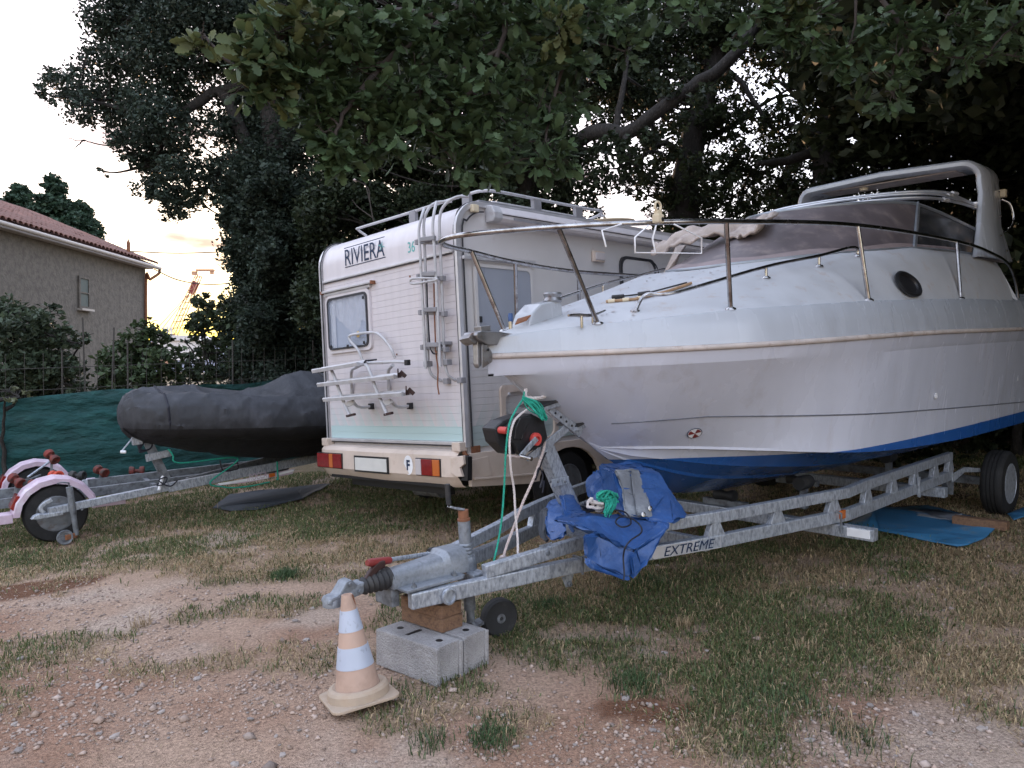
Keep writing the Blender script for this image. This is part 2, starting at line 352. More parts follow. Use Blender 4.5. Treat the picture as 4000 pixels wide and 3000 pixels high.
pale = fbm(gxr*1.6+3, gyr*1.6)[:, None]; redd = (fbm(gxr*.8+30, gyr*.8+4)+.22*(1-sstep(3.1, 4.2, gyr+.25*gxr)))[:, None]
bare = np.array([.455, .315, .23])*(1-sstep(.45, .7, redd))+np.array([.34, .20, .135])*sstep(.45, .7, redd)
bare = bare*(1-sstep(.5, .72, pale)*.8)+np.array([.51, .40, .32])*sstep(.5, .72, pale)*.8
turf = np.array([.30, .22, .14])*(1-gg)+np.array([.14, .12, .065])*gg
tint = bare*(1-gm_*.8)+turf*gm_*.8
shade_mask = (sstep(7.2, 8.8, gyr+.25*gxr)*sstep(1.5, 3.5, gxr))[:, None]*(.75+.25*pale); tint = tint*(1-shade_mask)+np.array([.045, .034, .024])*shade_mask   # deep shade under the trees and stern, painted into the soil tint
for (px, py, a, b, rot) in ((95, 2290, .62, .27, .35), (2545, 2745, .27, .14, -.1), (230, 2275, .35, .09, .3)):     # damp reddish stains in the soil
    c = onplane(px, py, (0, 0, float(gz((px-2000)/3000*5, 5))), (0, 0, 1)); dx = gxr-c[0]; dy = gyr-c[1]
    q = np.sqrt(((dx*math.cos(rot)+dy*math.sin(rot))/a)**2+((-dx*math.sin(rot)+dy*math.cos(rot))/b)**2)+.5*(fbm(gxr*5, gyr*5)-.5)
    k = (1-sstep(.85, 1.05, q))[:, None]; tint = tint*(1-k)+np.array([.16, .075, .042])*k
nx_, ny_ = len(xs), len(ys); idx = np.arange(nx_*ny_).reshape(ny_, nx_)
F = np.stack([idx[:-1, :-1], idx[:-1, 1:], idx[1:, 1:], idx[1:, :-1]], -1).reshape(-1, 4)
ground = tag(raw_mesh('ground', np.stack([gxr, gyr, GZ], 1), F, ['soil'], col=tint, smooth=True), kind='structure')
def in_view(X, Y, pad=.06): return np.abs(X) < Y*(2/3+pad)+.15
SHEETS = [[(3300, 2050), (3420, 1985), (3620, 1975), (3905, 2050), (3850, 2100), (3780, 2130), (3740, 2135), (3640, 2115), (3440, 2075)], [(3935, 2010), (4060, 1965), (4060, 2005), (3960, 2030)], [(830, 1985), (900, 1930), (1150, 1905), (1290, 1890), (1180, 1950), (1000, 1990), (900, 1995)]]
def gp(x, y, dz=0.):
    p = onplane(x, y, (0, 0, .1), (0, 0, 1))
    for _ in range(4): p = onplane(x, y, (0, 0, float(ground_z(p[0], p[1]))+dz), (0, 0, 1))
    return p
SH_W = [np.array([gp(*q)[:2] for q in s_]) for s_ in SHEETS]
def clear(X, Y):                                   # False where a sheet lies on the ground
    ok = np.ones(len(X), bool)
    for P_ in SH_W:
        ins = np.zeros(len(X), bool); j = len(P_)-1
        for i in range(len(P_)):
            c = ((P_[i, 1] > Y) != (P_[j, 1] > Y)) & (X < (P_[j, 0]-P_[i, 0])*(Y-P_[i, 1])/(P_[j, 1]-P_[i, 1]+1e-9)+P_[i, 0]); ins ^= c; j = i
        ok &= ~ins
    return ok
# loose stones
N = 80000; Y = 1.9+6.6*rng.random(N)**1.5; X = (rng.random(N)*2-1)*(Y*.7+1.2)
keep = rng.random(N) < np.clip(.10+.9*sstep(.42, .62, fbm(X*1.3+60, Y*1.3))*(1-grass_mask(X, Y)), 0, 1); X, Y = X[keep], Y[keep]; N = len(X)
r = .0035+.011*rng.random(N)**3+.02*(rng.random(N) < .01)*rng.random(N)
octv = np.array([[1, 0, 0], [-1, 0, 0], [0, 1, 0], [0, -1, 0], [0, 0, 1], [0, 0, -1.]]); octf = np.array([[0, 2, 4], [2, 1, 4], [1, 3, 4], [3, 0, 4], [2, 0, 5], [1, 2, 5], [3, 1, 5], [0, 3, 5]])
a = rng.random(N)*6.28; ca_, sa_ = np.cos(a), np.sin(a)
P = octv[None]*(.6+.8*rng.random((N, 6, 1)))*r[:, None, None]*np.stack([1+.5*rng.random(N), np.ones(N), .55+.3*rng.random(N)], 1)[:, None]
P = np.stack([P[..., 0]*ca_[:, None]-P[..., 1]*sa_[:, None], P[..., 0]*sa_[:, None]+P[..., 1]*ca_[:, None], P[..., 2]], -1)
P = P+np.stack([X, Y, ground_z(X, Y)+r*.25], 1)[:, None]
sc_ = np.array([.36, .285, .245])*(.55+.7*rng.random((N, 1)))+np.array([.03, 0, -.02])*rng.random((N, 1))
tag(raw_mesh('gravel', P.reshape(-1, 3), (octf[None]+6*np.arange(N)[:, None, None]).reshape(-1, 3), ['stone'], col=np.repeat(sc_, 6, 0)), 'small loose grey and pinkish stones strewn over the bare earth', 'gravel', kind='stuff')
# bigger stones, one by one
def stone_mesh(k):
    bm = bmesh.new(); bmesh.ops.create_icosphere(bm, subdivisions=1, radius=1); r_ = random.Random(k)
    for v in bm.verts: v.co *= r_.uniform(.7, 1.15); v.co.z *= .62; v.co.x *= 1.25
    me = bpy.data.meshes.new('stone'); bm.to_mesh(me); bm.free(); me.materials.append(MT['stone']); c_ = r_.uniform(.20, .38); ca2 = me.color_attributes.new('tint', 'FLOAT_COLOR', 'POINT')
    for d in ca2.data: d.color = (c_, c_*.86, c_*.78, 1)
    return me
SM = [stone_mesh(k) for k in range(7)]; cnt = 0
while cnt < 270:
    Y1 = 2.35+2.9*random.random()**1.3; X1 = random.uniform(-1, 1)*(Y1*.68)
    if float(grass_mask(X1, Y1)) > .5 and random.random() < .85: continue
    if -.95 < X1 < .25 and 3.5 < Y1 < 4.5: continue
    o = bpy.data.objects.new('stone', random.choice(SM)); link(o, ground); r1 = .008+.014*random.random()**3; o.location = (X1, Y1, float(ground_z(X1, Y1))+r1*.3); o.scale = (r1, r1*random.uniform(.8, 1.2), r1); o.rotation_euler = (random.uniform(-.3, .3), random.uniform(-.3, .3), random.random()*6.3); cnt += 1
# grass: bent two-face blades, green and straw
def blades(name, X, Y, H, wid, col, lean, label):
    n = len(X); a = rng.random(n)*6.28; b = rng.random(n)*6.28; d = np.stack([np.cos(a), np.sin(a), 0*a], 1); s = np.stack([np.cos(b), np.sin(b), 0*b], 1)*wid[:, None]
    base = np.stack([X, Y, ground_z(X, Y)-.004], 1); up = np.array([0, 0, 1.]); ln = lean[:, None]
    mid = base+d*H[:, None]*ln*.42+up*H[:, None]*np.sqrt(np.clip(1-ln**2, .02, 1))*.6; tip = base+d*H[:, None]*ln*1.05+up*H[:, None]*np.clip(1-ln*.93, .06, 1)
    V = np.stack([base-s, base+s, mid+s*.8, mid-s*.8, tip], 1).reshape(-1, 3)
    F = (np.array([[0, 1, 2], [0, 2, 3], [3, 2, 4]])[None]+5*np.arange(n)[:, None, None]).reshape(-1, 3)
    cc = np.stack([col*.7, col*.7, col, col, col*1.15], 1).reshape(-1, 3)
    return tag(raw_mesh(name, V, F, ['grass'], col=cc), label, 'grass', kind='stuff')
N = 1120000; Y = 2.0+9.5*rng.random(N)**1.25; X = (rng.random(N)*2-1)*(Y*.71+1.5)
keep = clear(X, Y) & (rng.random(N) < grass_mask(X, Y)**1.3*np.clip(7.0/(Y+1.5), .35, .8)); X, Y = X[keep], Y[keep]; n = len(X)
gr = green_mask(X, Y)*.9; isg = rng.random(n) < .10+.55*gr
gcol = np.where(isg[:, None], np.array([.075, .110, .044])*(.6+.9*rng.random((n, 1)))+np.array([.04, .02, 0])*rng.random((n, 1)), np.array([.46, .34, .20])*(.5+.8*rng.random((n, 1))))
H = np.where(isg, .03+.045*rng.random(n), .03+.05*rng.random(n)); lean = np.where(isg, .15+.6*rng.random(n), .35+.64*rng.random(n)**.6)
blades('grass', X, Y, H, np.where(isg, .0016, .0013)*(1+.16*Y)*(.7+.6*rng.random(n)), gcol, lean, 'short patchy grass, part green and part dry straw, over the earth')
# a few tufts
tx, ty, th = [], [], []
for (px, py, rr_, k, hh, g) in ((1110, 2260, .10, 420, .10, 1), (1905, 2870, .09, 160, .08, 1), (2540, 2290, .14, 320, .10, .7), (2480, 2650, .16, 420, .09, .9), (1930, 2830, .12, 260, .07, .9),
                               (560, 2440, .07, 60, .11, 0), (640, 2050, .5, 260, .13, 0), (250, 2160, .25, 120, .13, 0), (1680, 2880, .10, 160, .07, .8), (2670, 2440, .06, 90, .09, 0), (3150, 2510, .06, 90, .08, 0), (3340, 2830, .15, 300, .08, .5), (2980, 2700, .3, 600, .08, .9), (2130, 2370, .13, 300, .09, .9)):
    c = onplane(px, py, (0, 0, float(gz((px-2000)/3000*5, 5))), (0, 0, 1))
    q = rng.normal(0, .5, (k, 2))*rr_; tx += list(c[0]+q[:, 0]); ty += list(c[1]+q[:, 1]*1.1); th += [(hh, g)]*k
th = np.array(th); n = len(tx); isg = rng.random(n) < th[:, 1]
gcol = np.where(isg[:, None], np.array([.06, .10, .04])*(.6+.9*rng.random((n, 1))), np.array([.42, .31, .19])*(.6+.6*rng.random((n, 1))))
blades('grass_tufts', np.array(tx), np.array(ty), th[:, 0]*(.5+.7*rng.random(n)), np.full(n, .0022), gcol, .15+.55*rng.random(n), 'taller tufts of green and dry grass standing up from the dirt')
# straw lying on the dirt
N = 34000; Y = 2.3+6.2*rng.random(N)**1.2; X = (rng.random(N)*2-1)*(Y*.7+.2); k = clear(X, Y) & (rng.random(N) < .45*grass_mask(X, Y)+.35* sstep(.38, .6, fbm(X*1.5+11, Y*1.5+2))); X, Y = X[k], Y[k]; n = len(X)
blades('straw', X, Y, .04+.09*rng.random(n)**2, np.full(n, .0014), np.array([.42, .32, .20])*(.4+.75*rng.random((n, 1)))*np.where(rng.random((n, 1)) < .3, .3, 1.0), .9+.095*rng.random(n), 'dry straw and thin twigs lying on the bare earth')

# ------------------------------------------------------------------ house on the left
HX, HY0, HY1 = -11.9, 8.0, 25.0; HE = 4.93                      # wall plane x = HX, eave height
house = thing('house', 'two storey house with rough grey rendered wall and terracotta tiled roof', 'house')
house.location = (HX, 20, -.5)
def hl(p): return (p[0]-HX, p[1]-20, p[2]+.5)
mb = MB().box(hl((HX-4, (HY0+HY1)/2, (HE-.03-.9)/2)), (8, HY1-HY0, HE-.03+.9))
# gable volume up to the ridge
mb.build('wall', 'stucco', house)
wy0, wy1, wz0, wz1 = 21.13, 21.58, 3.30, 4.10
mb = MB()
for (y0, y1, z0, z1) in ((wy0-.05, wy0+.02, wz0-.03, wz1+.05), (wy1-.02, wy1+.05, wz0-.03, wz1+.05), (wy0+.02, wy1-.02, wz1-.01, wz1+.05), (wy0+.02, wy1-.02, wz0-.03, wz0+.03), (wy0+.02, wy1-.02, 3.68, 3.72)):
    mb.box(hl((HX+.02, (y0+y1)/2, (z0+z1)/2)), (.07, y1-y0, z1-z0))
win = MB().box(hl((HX+.012, (wy0+wy1)/2, (wz0+wz1)/2)), (.03, wy1-wy0, wz1-wz0)).build('window', 'shutter', house)
mb.build('window_frame', 'stucco', win); MB().box(hl((HX+.06, (wy0+wy1)/2, wz0-.07)), (.18, .62, .06)).build('window_sill', 'gutter', win)
# roof: slope rising away from the eave, rounded tiles laid in columns
rs = math.radians(22.3); ex = HX+.24
roof = MB().prism([hl((ex-.02, HY0, HE+.06)), hl((ex-4.4*math.cos(rs), HY0, HE+.06+4.4*math.sin(rs))), hl((ex-4.4*math.cos(rs), HY0, HE-.04+4.4*math.sin(rs))), hl((ex-.02, HY0, HE-.04))], (0, HY1+.25-HY0, 0)).build('roof', 'tile_terra', house)
def tile_mesh(L_):
    m = MB(); rows = []
    for (x, r_) in ((0, .098), (-L_, .082)):
        rows.append([(x*math.cos(rs), r_*math.cos(t), -x*math.sin(rs)+r_*.75*math.sin(t)) for t in np.linspace(0, math.pi, 7)])
        rows.append([(x*math.cos(rs), (r_-.016)*math.cos(t), -x*math.sin(rs)+(r_-.016)*.75*math.sin(t)) for t in np.linspace(0, math.pi, 7)])
    m.grid([rows[0], rows[2]]).grid([rows[1], rows[3]]).grid([rows[0], rows[1]]); return m
proto = tile_mesh(.46).build('roof_tile', 'tile_terra', roof, smooth=40); tiles_rest = MB(); tm = tile_mesh(.46); cnt = 0
ycols = np.arange(HY1+.15, HY0+4.2, -.205)
for row in range(11):
    for j, yy in enumerate(ycols):
        d = row*.41; jit = random.uniform(-.012, .012)
        p = np.array(hl((ex+.07-d*math.cos(rs), yy+jit, HE+.085+d*math.sin(rs)+random.uniform(0, .012))))
        if row < 4 and cnt < 296:
            if cnt == 0: o = proto
            else: o = proto.copy(); link(o, roof)
            o.location = p; o.rotation_euler = (0, random.uniform(-.02, .02), random.uniform(-.03, .03)); cnt += 1
        else:
            tiles_rest.add([np.array(v)+p for v in tm.v], tm.f)
tag(tiles_rest.build('roof_tiles', 'tile_terra', roof, smooth=40, fix=False), kind='stuff')
mb = MB().tube([hl((ex+.13, HY0, HE-.02)), hl((ex+.13, HY1+.25, HE-.05))], .055, 10); gut = mb.build('gutter', 'gutter', house, smooth=50)
MB().tube(catm([hl((ex+.13, HY1+.2, HE-.1)), hl((ex+.1, HY1+.2, HE-.22)), hl((HX+.2, HY1-.1, HE-.45)), hl((HX+.07, HY1-.12, HE-.6)), hl((HX+.07, HY1-.12, 0))], 5), .045, 8).build('downpipe', 'rust', house, smooth=50)
vp_ = at(502, 990, 24.3); MB().tube([hl(vp_), hl(vp_+np.array([0, 0, .34]))], .055, 8).lathe([(.055, 0), (.001, .13)], hl(vp_+np.array([0, 0, .34])), n=8).build('roof_vent', 'rust', house, smooth=50)
MB().box(hl((HX+.12, (HY0+HY1)/2, HE-.075)), (.24, HY1-HY0+.1, .05)).build('eave_board', 'gutter', house)
# low far ridge on the skyline
hx = np.linspace(-600, 600, 121); hz_ = 9+9*fbm(hx*.012+3, hx*0+2)+3*fbm(hx*.06, hx*0+7)
HV = np.concatenate([np.stack([hx, 0*hx+380, 0*hx-6], 1), np.stack([hx, 0*hx+420, hz_], 1), np.stack([hx, 0*hx+520, 0*hx-6], 1)]); k = len(hx); i_ = np.arange(k-1)
M('far_hill', (.20, .20, .24), 1, var=.2, scale=.02)
tag(raw_mesh('hills', HV, np.concatenate([np.stack([i_, i_+1, k+i_+1, k+i_], 1), np.stack([k+i_, k+i_+1, 2*k+i_+1, 2*k+i_], 1)]), ['far_hill'], smooth=True), kind='structure')
# ------------------------------------------------------------------ crane, far buildings, cables
crane = thing('crane', 'slender lattice crane boom leaning up against the sunset glow', 'crane'); cb = at(655, 1350, 150); ct = at(778, 1075, 150); crane.location = cb; D_ = ct-cb
ax_ = D_/np.linalg.norm(D_); sd_ = np.cross(ax_, (0, 1, 0)); dp = np.array([0, 1., 0])
for (i, j) in ((-1, -1), (1, -1), (1, 1), (-1, 1)):
    MB().tube([sd_*.75*i+dp*.75*j-ax_*3, D_+sd_*.45*i+dp*.45*j], .10, 5).build('boom_chord', 'crane_paint', crane)
mb = MB(); nb = 22
for k in range(nb):
    q0, q1 = D_*k/nb, D_*(k+1)/nb; h0, h1 = .75-.3*k/nb, .75-.3*(k+1)/nb
    mb.tube([q0+sd_*h0*(1 if k % 2 else -1)-dp*h0, q1-sd_*h1*(1 if k % 2 else -1)-dp*h1], .06, 4); mb.tube([q0+sd_*h0*(1 if k % 2 else -1)+dp*h0, q1-sd_*h1*(1 if k % 2 else -1)+dp*h1], .06, 4)
tag(mb.build('boom_lacing', 'crane_paint', crane), kind='stuff')
MB().box(D_+ax_*.5+np.array([1.0, 0, .5]), (3.4, .9, .35)).box(D_+np.array([-.9, 0, .4]), (.9, .8, .7)).box(D_+np.array([2.5, 0, .5]), (.6, .6, .6)).build('boom_head', 'crane_paint', crane)
MB().box(D_*.82, (.9, .7, 2.6), R=np.stack([sd_, dp, ax_], 1)).build('boom_panel', 'red_plastic', crane)
for dx in (-6.5, -4.8):
    MB().tube([D_*.8, np.array([dx, 0, -1.5])], .07, 4).build('stay_cable', 'crane_paint', crane)
MB().box((-1, 0, -2.7), (3.5, 3, 3)).build('cab', 'crane_paint', crane)
fb = thing('far_building', 'low white building with flat roof seen between the bushes', 'building'); q = at(700, 1400, 130); fb.location = q
MB().box((1, 0, 1.3), (7, 6, 3.2)).build('wall', 'far_white', fb); MB().prism([(-3, -3.4, 2.9), (5, -3.4, 2.9), (4.2, -3.4, 3.8), (-2.2, -3.4, 3.8)], (0, 6.8, 0)).build('roof', 'far_white', fb)
for k in range(3): MB().box((-1.2+.6*k, -3, 4.5), (.25, .25, 1.3)).build('chimney', 'far_white', fb)
for nm, pts, lab in (('cable', [at(505, 982, 24.4), at(700, 989, 26), at(920, 982, 28)], 'straight overhead cable from the roof vent to the big tree'), ('cable', [at(602, 1052, 24.9), at(690, 1092, 25.5), at(790, 1110, 26), at(880, 1108, 26.5), at(960, 1090, 27)], 'sagging overhead cable from the house corner to the big tree')):
    c = MB().tube(catm(pts, 8), .02, 5).build(nm, 'wire'); tag(c, lab, 'cable', None)
# ------------------------------------------------------------------ fence with green netting
fpts = [(-10.5, 8.6), (-7.6, 10.0), (-5.6, 11.2), (-4.4, 12.6), (-3.3, 14.2), (-1.5, 16.0)]
fence = thing('mesh_fence', 'wire mesh fence hung with wrinkled dark green shade netting', 'fence'); fence.location = (-5.6, 11.2, float(gz(-5.6, 11.2)))
FO = np.array(fence.location)
fl = np.array(fpts); seg = np.concatenate([[0], np.cumsum(np.linalg.norm(np.diff(fl, axis=0), axis=1))])
def fp(s, z): x = np.interp(s, seg, fl[:, 0]); y = np.interp(s, seg, fl[:, 1]); return np.array([x, y, float(gz(x, y))+z])-FO
rows = []; ns = 240; nrm = lambda s: (lambda t: np.array([t[1], -t[0], 0])/np.linalg.norm(t))((fp(s+.05, 0)-fp(s-.05, 0))[:3])
for i in range(ns+1):
    s = seg[-1]*i/ns; r_ = []
    xw = np.interp(s, seg, fl[:, 0]); top = 1.40-.28*float(sstep(-6.2, -8.0, xw))-.5*float(sstep(-7.4, -9.5, xw))+.015*math.sin(s*5)
    for j in range(29):
        z = top*j/28; w = .05+.16*fbm(s*.45+9, z*5.5+s*.6)+.05*fbm(s*2.1, z*9)+.03*fbm(s*6, z*5)
        r_.append(fp(s, z)+nrm(s)*w)
    rows.append(r_)
net = MB().grid(rows).build('net', 'net_green', fence, smooth=80, fix=False)
pk = 0
for s in np.arange(.6, seg[-1], 1.65):
    MB().tube([fp(s, -.1), fp(s, 2.0+.2*random.random())], .012, 6).build('post', 'wire', fence); pk += 1
for (sx, hz, ln) in ((325, 2.0, 0), (395, 2.45, -.05), (455, 2.3, .08)):
    s = float(np.interp((sx-2000)/3000*11.3, fl[:, 0], seg)); MB().tube([fp(s, 0), fp(s+ln, hz)], .012, 5).build('rod', 'wire', fence)
for z in np.arange(.25, 2.05, .3):
    MB().tube([fp(s, z)+nrm(s)*.0 for s in np.linspace(0.05, seg[-1]-.05, 40)], .004, 4).build('line_wire', 'wire', fence)
mb = MB()
for s in np.arange(.1, seg[-1], .22): mb.beam([fp(s, .05), fp(s, 1.96)], .005, .005, up=(0, 1, 0))
tag(mb.build('mesh_wires', 'wire', fence, fix=False), kind='stuff')
# ------------------------------------------------------------------ motorhome (u forward, v to its left, w up; origin at rear right corner of the body)
CF = Fr((-0.388, 6.696, .9336), .7761, -.0478, .0218); CW = 2.25
camper = thing('motorhome', 'old white motorhome with pale green lower panels, rear ladder and bike rack', 'motorhome', CF)
def R3(x, y): return 1200+x*.4521, 700+y*.4521
def R4(x, y): return 1200+x*.4521, 1300+y*.4521
def cr(p, u=0.): a = CF.on(*p, 0, u); return np.array([u, a[1], a[2]])       # a pixel on the plane u
def cs_(p, v=0.): a = CF.on(*p, 1, v); return np.array([a[0], v, a[2]])      # a pixel on the plane v
prof = [(0, 0), (0, 1.86)]+[(.27+.27*math.cos(a), 1.86+.27*math.sin(a)) for a in np.linspace(math.pi, math.pi/2, 8)][1:]+[(3.6, 2.16), (5.1, 2.16), (5.6, 1.95), (5.75, 1.55), (5.5, 1.25), (4.75, 1.05), (4.7, -.05), (4.7, -.1), (0, -.1)]
MB().prism([(u, .004, w) for u, w in prof], (0, CW-.008, 0)).build('body', 'camper_side', camper, bev=.012, seg=2)
# upper rear panel (smooth, wraps into the roof)
pr = [(0, 1.705), (0, 1.86)]+[(.27+.27*math.cos(a), 1.86+.27*math.sin(a)) for a in np.linspace(math.pi, math.pi/2, 9)][1:]+[(1.2, 2.14)]
rows = [[(u-.012 if w < 2.1 else u, v, w+(.012 if w > 2 else 0)) for v in (.03, CW/2, CW-.03)] for u, w in pr]
MB().grid(rows).build('upper_panel', 'camper_white', camper, smooth=40)
# rear siding planks
def plank(mb, a, b, w0, h, out):            # a, b: ends (u, v); out: outward unit in (u, v)
    a = np.array([*a, 0.]); b = np.array([*b, 0.]); o = np.array([*out, 0.]); z = np.array([0, 0, 1.])
    sec = [(.003, 0), (.0065, .001), (.008, .004), (.008, h-.003), (.0055, h)]
    ring = lambda p: [p+o*d+z*(w0+t) for d, t in sec]
    A, B = ring(a), ring(b); n = len(sec); mb.add(A+B, [(i, i+1, n+i+1, n+i) for i in range(n-1)]+[tuple(range(n)), tuple(range(n, 2*n))[::-1]])
# pale green paint fading out upwards in slanted dashes
m = M('siding_paint', (.62, .575, .59), .38, var=.06, scale=3, stretch=(4, 4, .5), c2=(.54, .49, .48), c2w=(.55, .8), c2s=3, coat=.1)
n_, b_, L_ = nodes('siding_paint'); src = b_.inputs['Base Color'].links[0].from_socket
co_ = n_.nodes.new('ShaderNodeTexCoord'); sx_ = n_.nodes.new('ShaderNodeSeparateXYZ'); L_(co_.outputs['Object'], sx_.inputs[0])
def mth(op, a, b=None, c=None):
    x = n_.nodes.new('ShaderNodeMath'); x.operation = op
    for i, v in enumerate((a, b, c)):
        if v is None: continue
        if hasattr(v, 'node'): L_(v, x.inputs[i])
        else: x.inputs[i].default_value = v
    return x.outputs[0]
hor = mth('ADD', sx_.outputs[0], sx_.outputs[1]); sl_ = mth('FRACT', mth('MULTIPLY', mth('ADD', hor, mth('MULTIPLY', sx_.outputs[2], -.55)), 6.2))
dash = mth('SUBTRACT', 1.0, mth('MULTIPLY', sl_, .95)); hi_ = mth('SUBTRACT', 1.0, mth('MULTIPLY', mth('SUBTRACT', sx_.outputs[2], .14), 3.6)); cl = n_.nodes.new('ShaderNodeClamp'); L_(mth('MULTIPLY', hi_, dash), cl.inputs[0])
low = mth('LESS_THAN', sx_.outputs[2], .16); fac = mth('MAXIMUM', low, mth('MULTIPLY', cl.outputs[0], .8))
mm = n_.nodes.new('ShaderNodeMix'); mm.data_type = 'RGBA'; mm.blend_type = 'MIX'; L_(fac, mm.inputs[0]); L_(src, mm.inputs[6]); mm.inputs[7].default_value = (.46, .60, .60, 1); L_(mm.outputs[2], b_.inputs['Base Color'])
MT['siding_side'] = MT['siding_paint'].copy(); n2_ = MT['siding_side'].node_tree
for x in n2_.nodes:
    if x.bl_idname == 'ShaderNodeMix' and not x.inputs[6].is_linked: x.inputs[6].default_value = (.58, .55, .545, 1)
    if x.bl_idname == 'ShaderNodeMix' and x.inputs[7].default_value[1] > .595: x.inputs[7].default_value = (.40, .47, .47, 1)
rear = MB().box((-.004, CW/2, .83), (.008, CW-.06, 1.74)).build('rear_wall', 'camper_white', camper)
hgt = .0616
for k in range(27):
    mb = MB(); plank(mb, (-.006, .045), (-.006, CW-.045), .03+k*hgt, hgt, (-1, 0)); mb.build('siding_plank', 'siding_paint', rear, fix=True)
side = MB().box((2.6, .002, .8), (4.0, .008, 1.3)).build('side_wall', 'camper_side', camper)
for k in range(14):
    mb = MB(); plank(mb, (.05, .0), (4.6, .0), -.03+k*hgt, hgt, (0, -1)); mb.build('siding_plank', 'siding_side', side, fix=True)
# corner and band trims
def trim(pts, w, h, mat_, up=(0, 0, 1)): return MB().beam(pts, w, h, up=up).build('edge_trim', mat_, camper, bev=.004)
corner = [(-.004, 0, -.02), (-.004, 0, 1.86)]+[(.266+.27*math.cos(a), 0, 1.86+.27*math.sin(a)) for a in np.linspace(math.pi, math.pi/2, 8)][1:]+[(4.9, 0, 2.165)]
for v in (.0, CW):
    sg = -1 if v == 0 else 1
    trim([(u-.008, v+sg*.004, w+(.004 if w > 1.9 else 0)) for u, _, w in corner], .05, .034, 'trim_alu', up=(0, 1, 0)); trim([(u-.028, v-sg*.012, w+(.022 if w > 2.0 else 0)) for u, _, w in corner[:9]], .012, .012, 'trim_dark', up=(0, 1, 0))
    trim([(u+.042, v+sg*.022, w-(.06 if w > 2.0 else 0)) for u, _, w in corner[:9]], .014, .012, 'trim_dark', up=(0, 1, 0))
trim([(-.022, .05, 1.70), (-.022, CW-.04, 1.70)], .03, .022, 'trim_alu'); trim([(-.026, .05, 1.682), (-.026, CW-.04, 1.682)], .01, .008, 'trim_dark')
trim([(-.03, .02, .015), (-.03, CW-.02, .015)], .05, .028, 'trim_alu'); trim([(-.04, .02, -.008), (-.04, CW-.02, -.008)], .012, .012, 'trim_dark')
# lettering on the upper panel
text('lettering', 'RIVIERA', 'sticker_navy', camper, (-.0135, 1.775, 1.818), (0, -1, 0), (0, 0, 1), .165, .70, bold=.0)
for w in (1.803, 2.0): MB().box((-.0145, 1.42, w), (.002, .72, .008)).build('lettering_line', 'sticker_navy', camper)
mb = MB()
for a in range(4):
    q = a*math.pi/2+.4; mb.add([(-.0155, 1.12+.055*math.cos(q)*1.3, 1.92+.055*math.sin(q)), (-.0155, 1.12+.012*math.cos(q+.6), 1.92+.012*math.sin(q+.6)), (-.0155, 1.12+.012*math.cos(q-.6), 1.92+.012*math.sin(q-.6))], [(0, 1, 2)])
mb.build('bird_sticker', 'sticker_teal', camper, fix=False)
text('lettering', '36', 'sticker_teal', camper, (-.0135, .698, 1.785), (0, -1, 0), (0, 0, 1), .10, .105)
# rear window
y0, y1, z0, z1 = 1.335, 2.15, .925, 1.54
def ring(mb, outer, inner, u0, u1):
    n = len(outer); A = [(u0, *p) for p in outer]; B = [(u0, *p) for p in inner]; Cc = [(u1, *p) for p in outer]; Dd = [(u1, *p) for p in inner]
    mb.add(A+B+Cc+Dd, [(i, (i+1) % n, n+(i+1) % n, n+i) for i in range(n)]+[(i, (i+1) % n, 2*n+(i+1) % n, 2*n+i) for i in range(n)]+[(n+i, n+(i+1) % n, 3*n+(i+1) % n, 3*n+i) for i in range(n)])
rw = MB(); ring(rw, rrect(y0, z0, y1, z1, .06), rrect(y0+.035, z0+.035, y1-.035, z1-.03, .06), -.040, -.012); rw = rw.build('rear_window', 'camper_white', camper, smooth=40)
mb = MB(); ring(mb, rrect(y0+.036, z0+.036, y1-.036, z1-.031, .058), rrect(y0+.055, z0+.055, y1-.055, z1-.05, .05), -.055, -.02); mb.build('rubber_seal', 'trim_dark', rw, smooth=40)
MB().prism([(-.05, *p) for p in rrect(y0+.054, z0+.054, y1-.054, z1-.049, .05)], (.006, 0, 0)).build('pane', 'camper_pane', rw)
MB().prism([(-.0185, *p) for p in rrect(y0+.04, z0+.04, y1-.04, z1-.04, .05)], (.002, 0, 0)).build('blind', 'blind', rw)
cz = lambda v: 1.50-.0*v
crt = [[(-.026-.006*math.sin(v*60), v, z) for z in np.linspace(max(.98, 1.34-.55*max(0, (2.03-v)*1.2)+(.25 if v < 1.62 else 0)*min(1, (1.62-v)*8)), 1.50, 5)] for v in np.linspace(1.39, 2.10, 50)]
MB().grid(crt).build('curtain', 'curtain', rw, smooth=60, fix=False)
MB().grid([[(-.028-.008*math.sin(v*90), v, z) for z in (.97, 1.45)] for v in np.linspace(1.98, 2.09, 16)]).build('curtain', 'curtain', rw, smooth=60, fix=False)
MB().lathe([(.032, 0), (.032, .002)], (-.052, 1.545, 1.09), (-1, 0, 0), 9).build('sun_sticker', 'yellow_sticker', rw)
for (v, z) in ((1.42, 1.45), (1.44, 1.0), (2.06, 1.0), (1.74, .985)): MB().box((-.056, v, z), (.012, .025, .03)).build('catch', 'black_plastic', rw, bev=.004)
mb = MB().beam([(-.04, 2.20, 1.585), (-.04, 1.26, 1.585)], .05, .022, mi=0).beam([(-.03, 2.18, 1.555), (-.03, 1.32, 1.555)], .03, .03); mb.build('hinge_rail', 'trim_alu', rw, bev=.004)
for v in (2.20, 1.26): MB().box((-.04, v, 1.583), (.056, .02, .034)).build('end_cap', 'rust', rw)
for (v, z) in ((.684, 1.565), (1.2, .78), (.95, .85)): MB().lathe([(.011, 0), (.008, .004)], (-.017, v, z), (-1, 0, 0), 8).build('screw_cap', 'rust', camper)
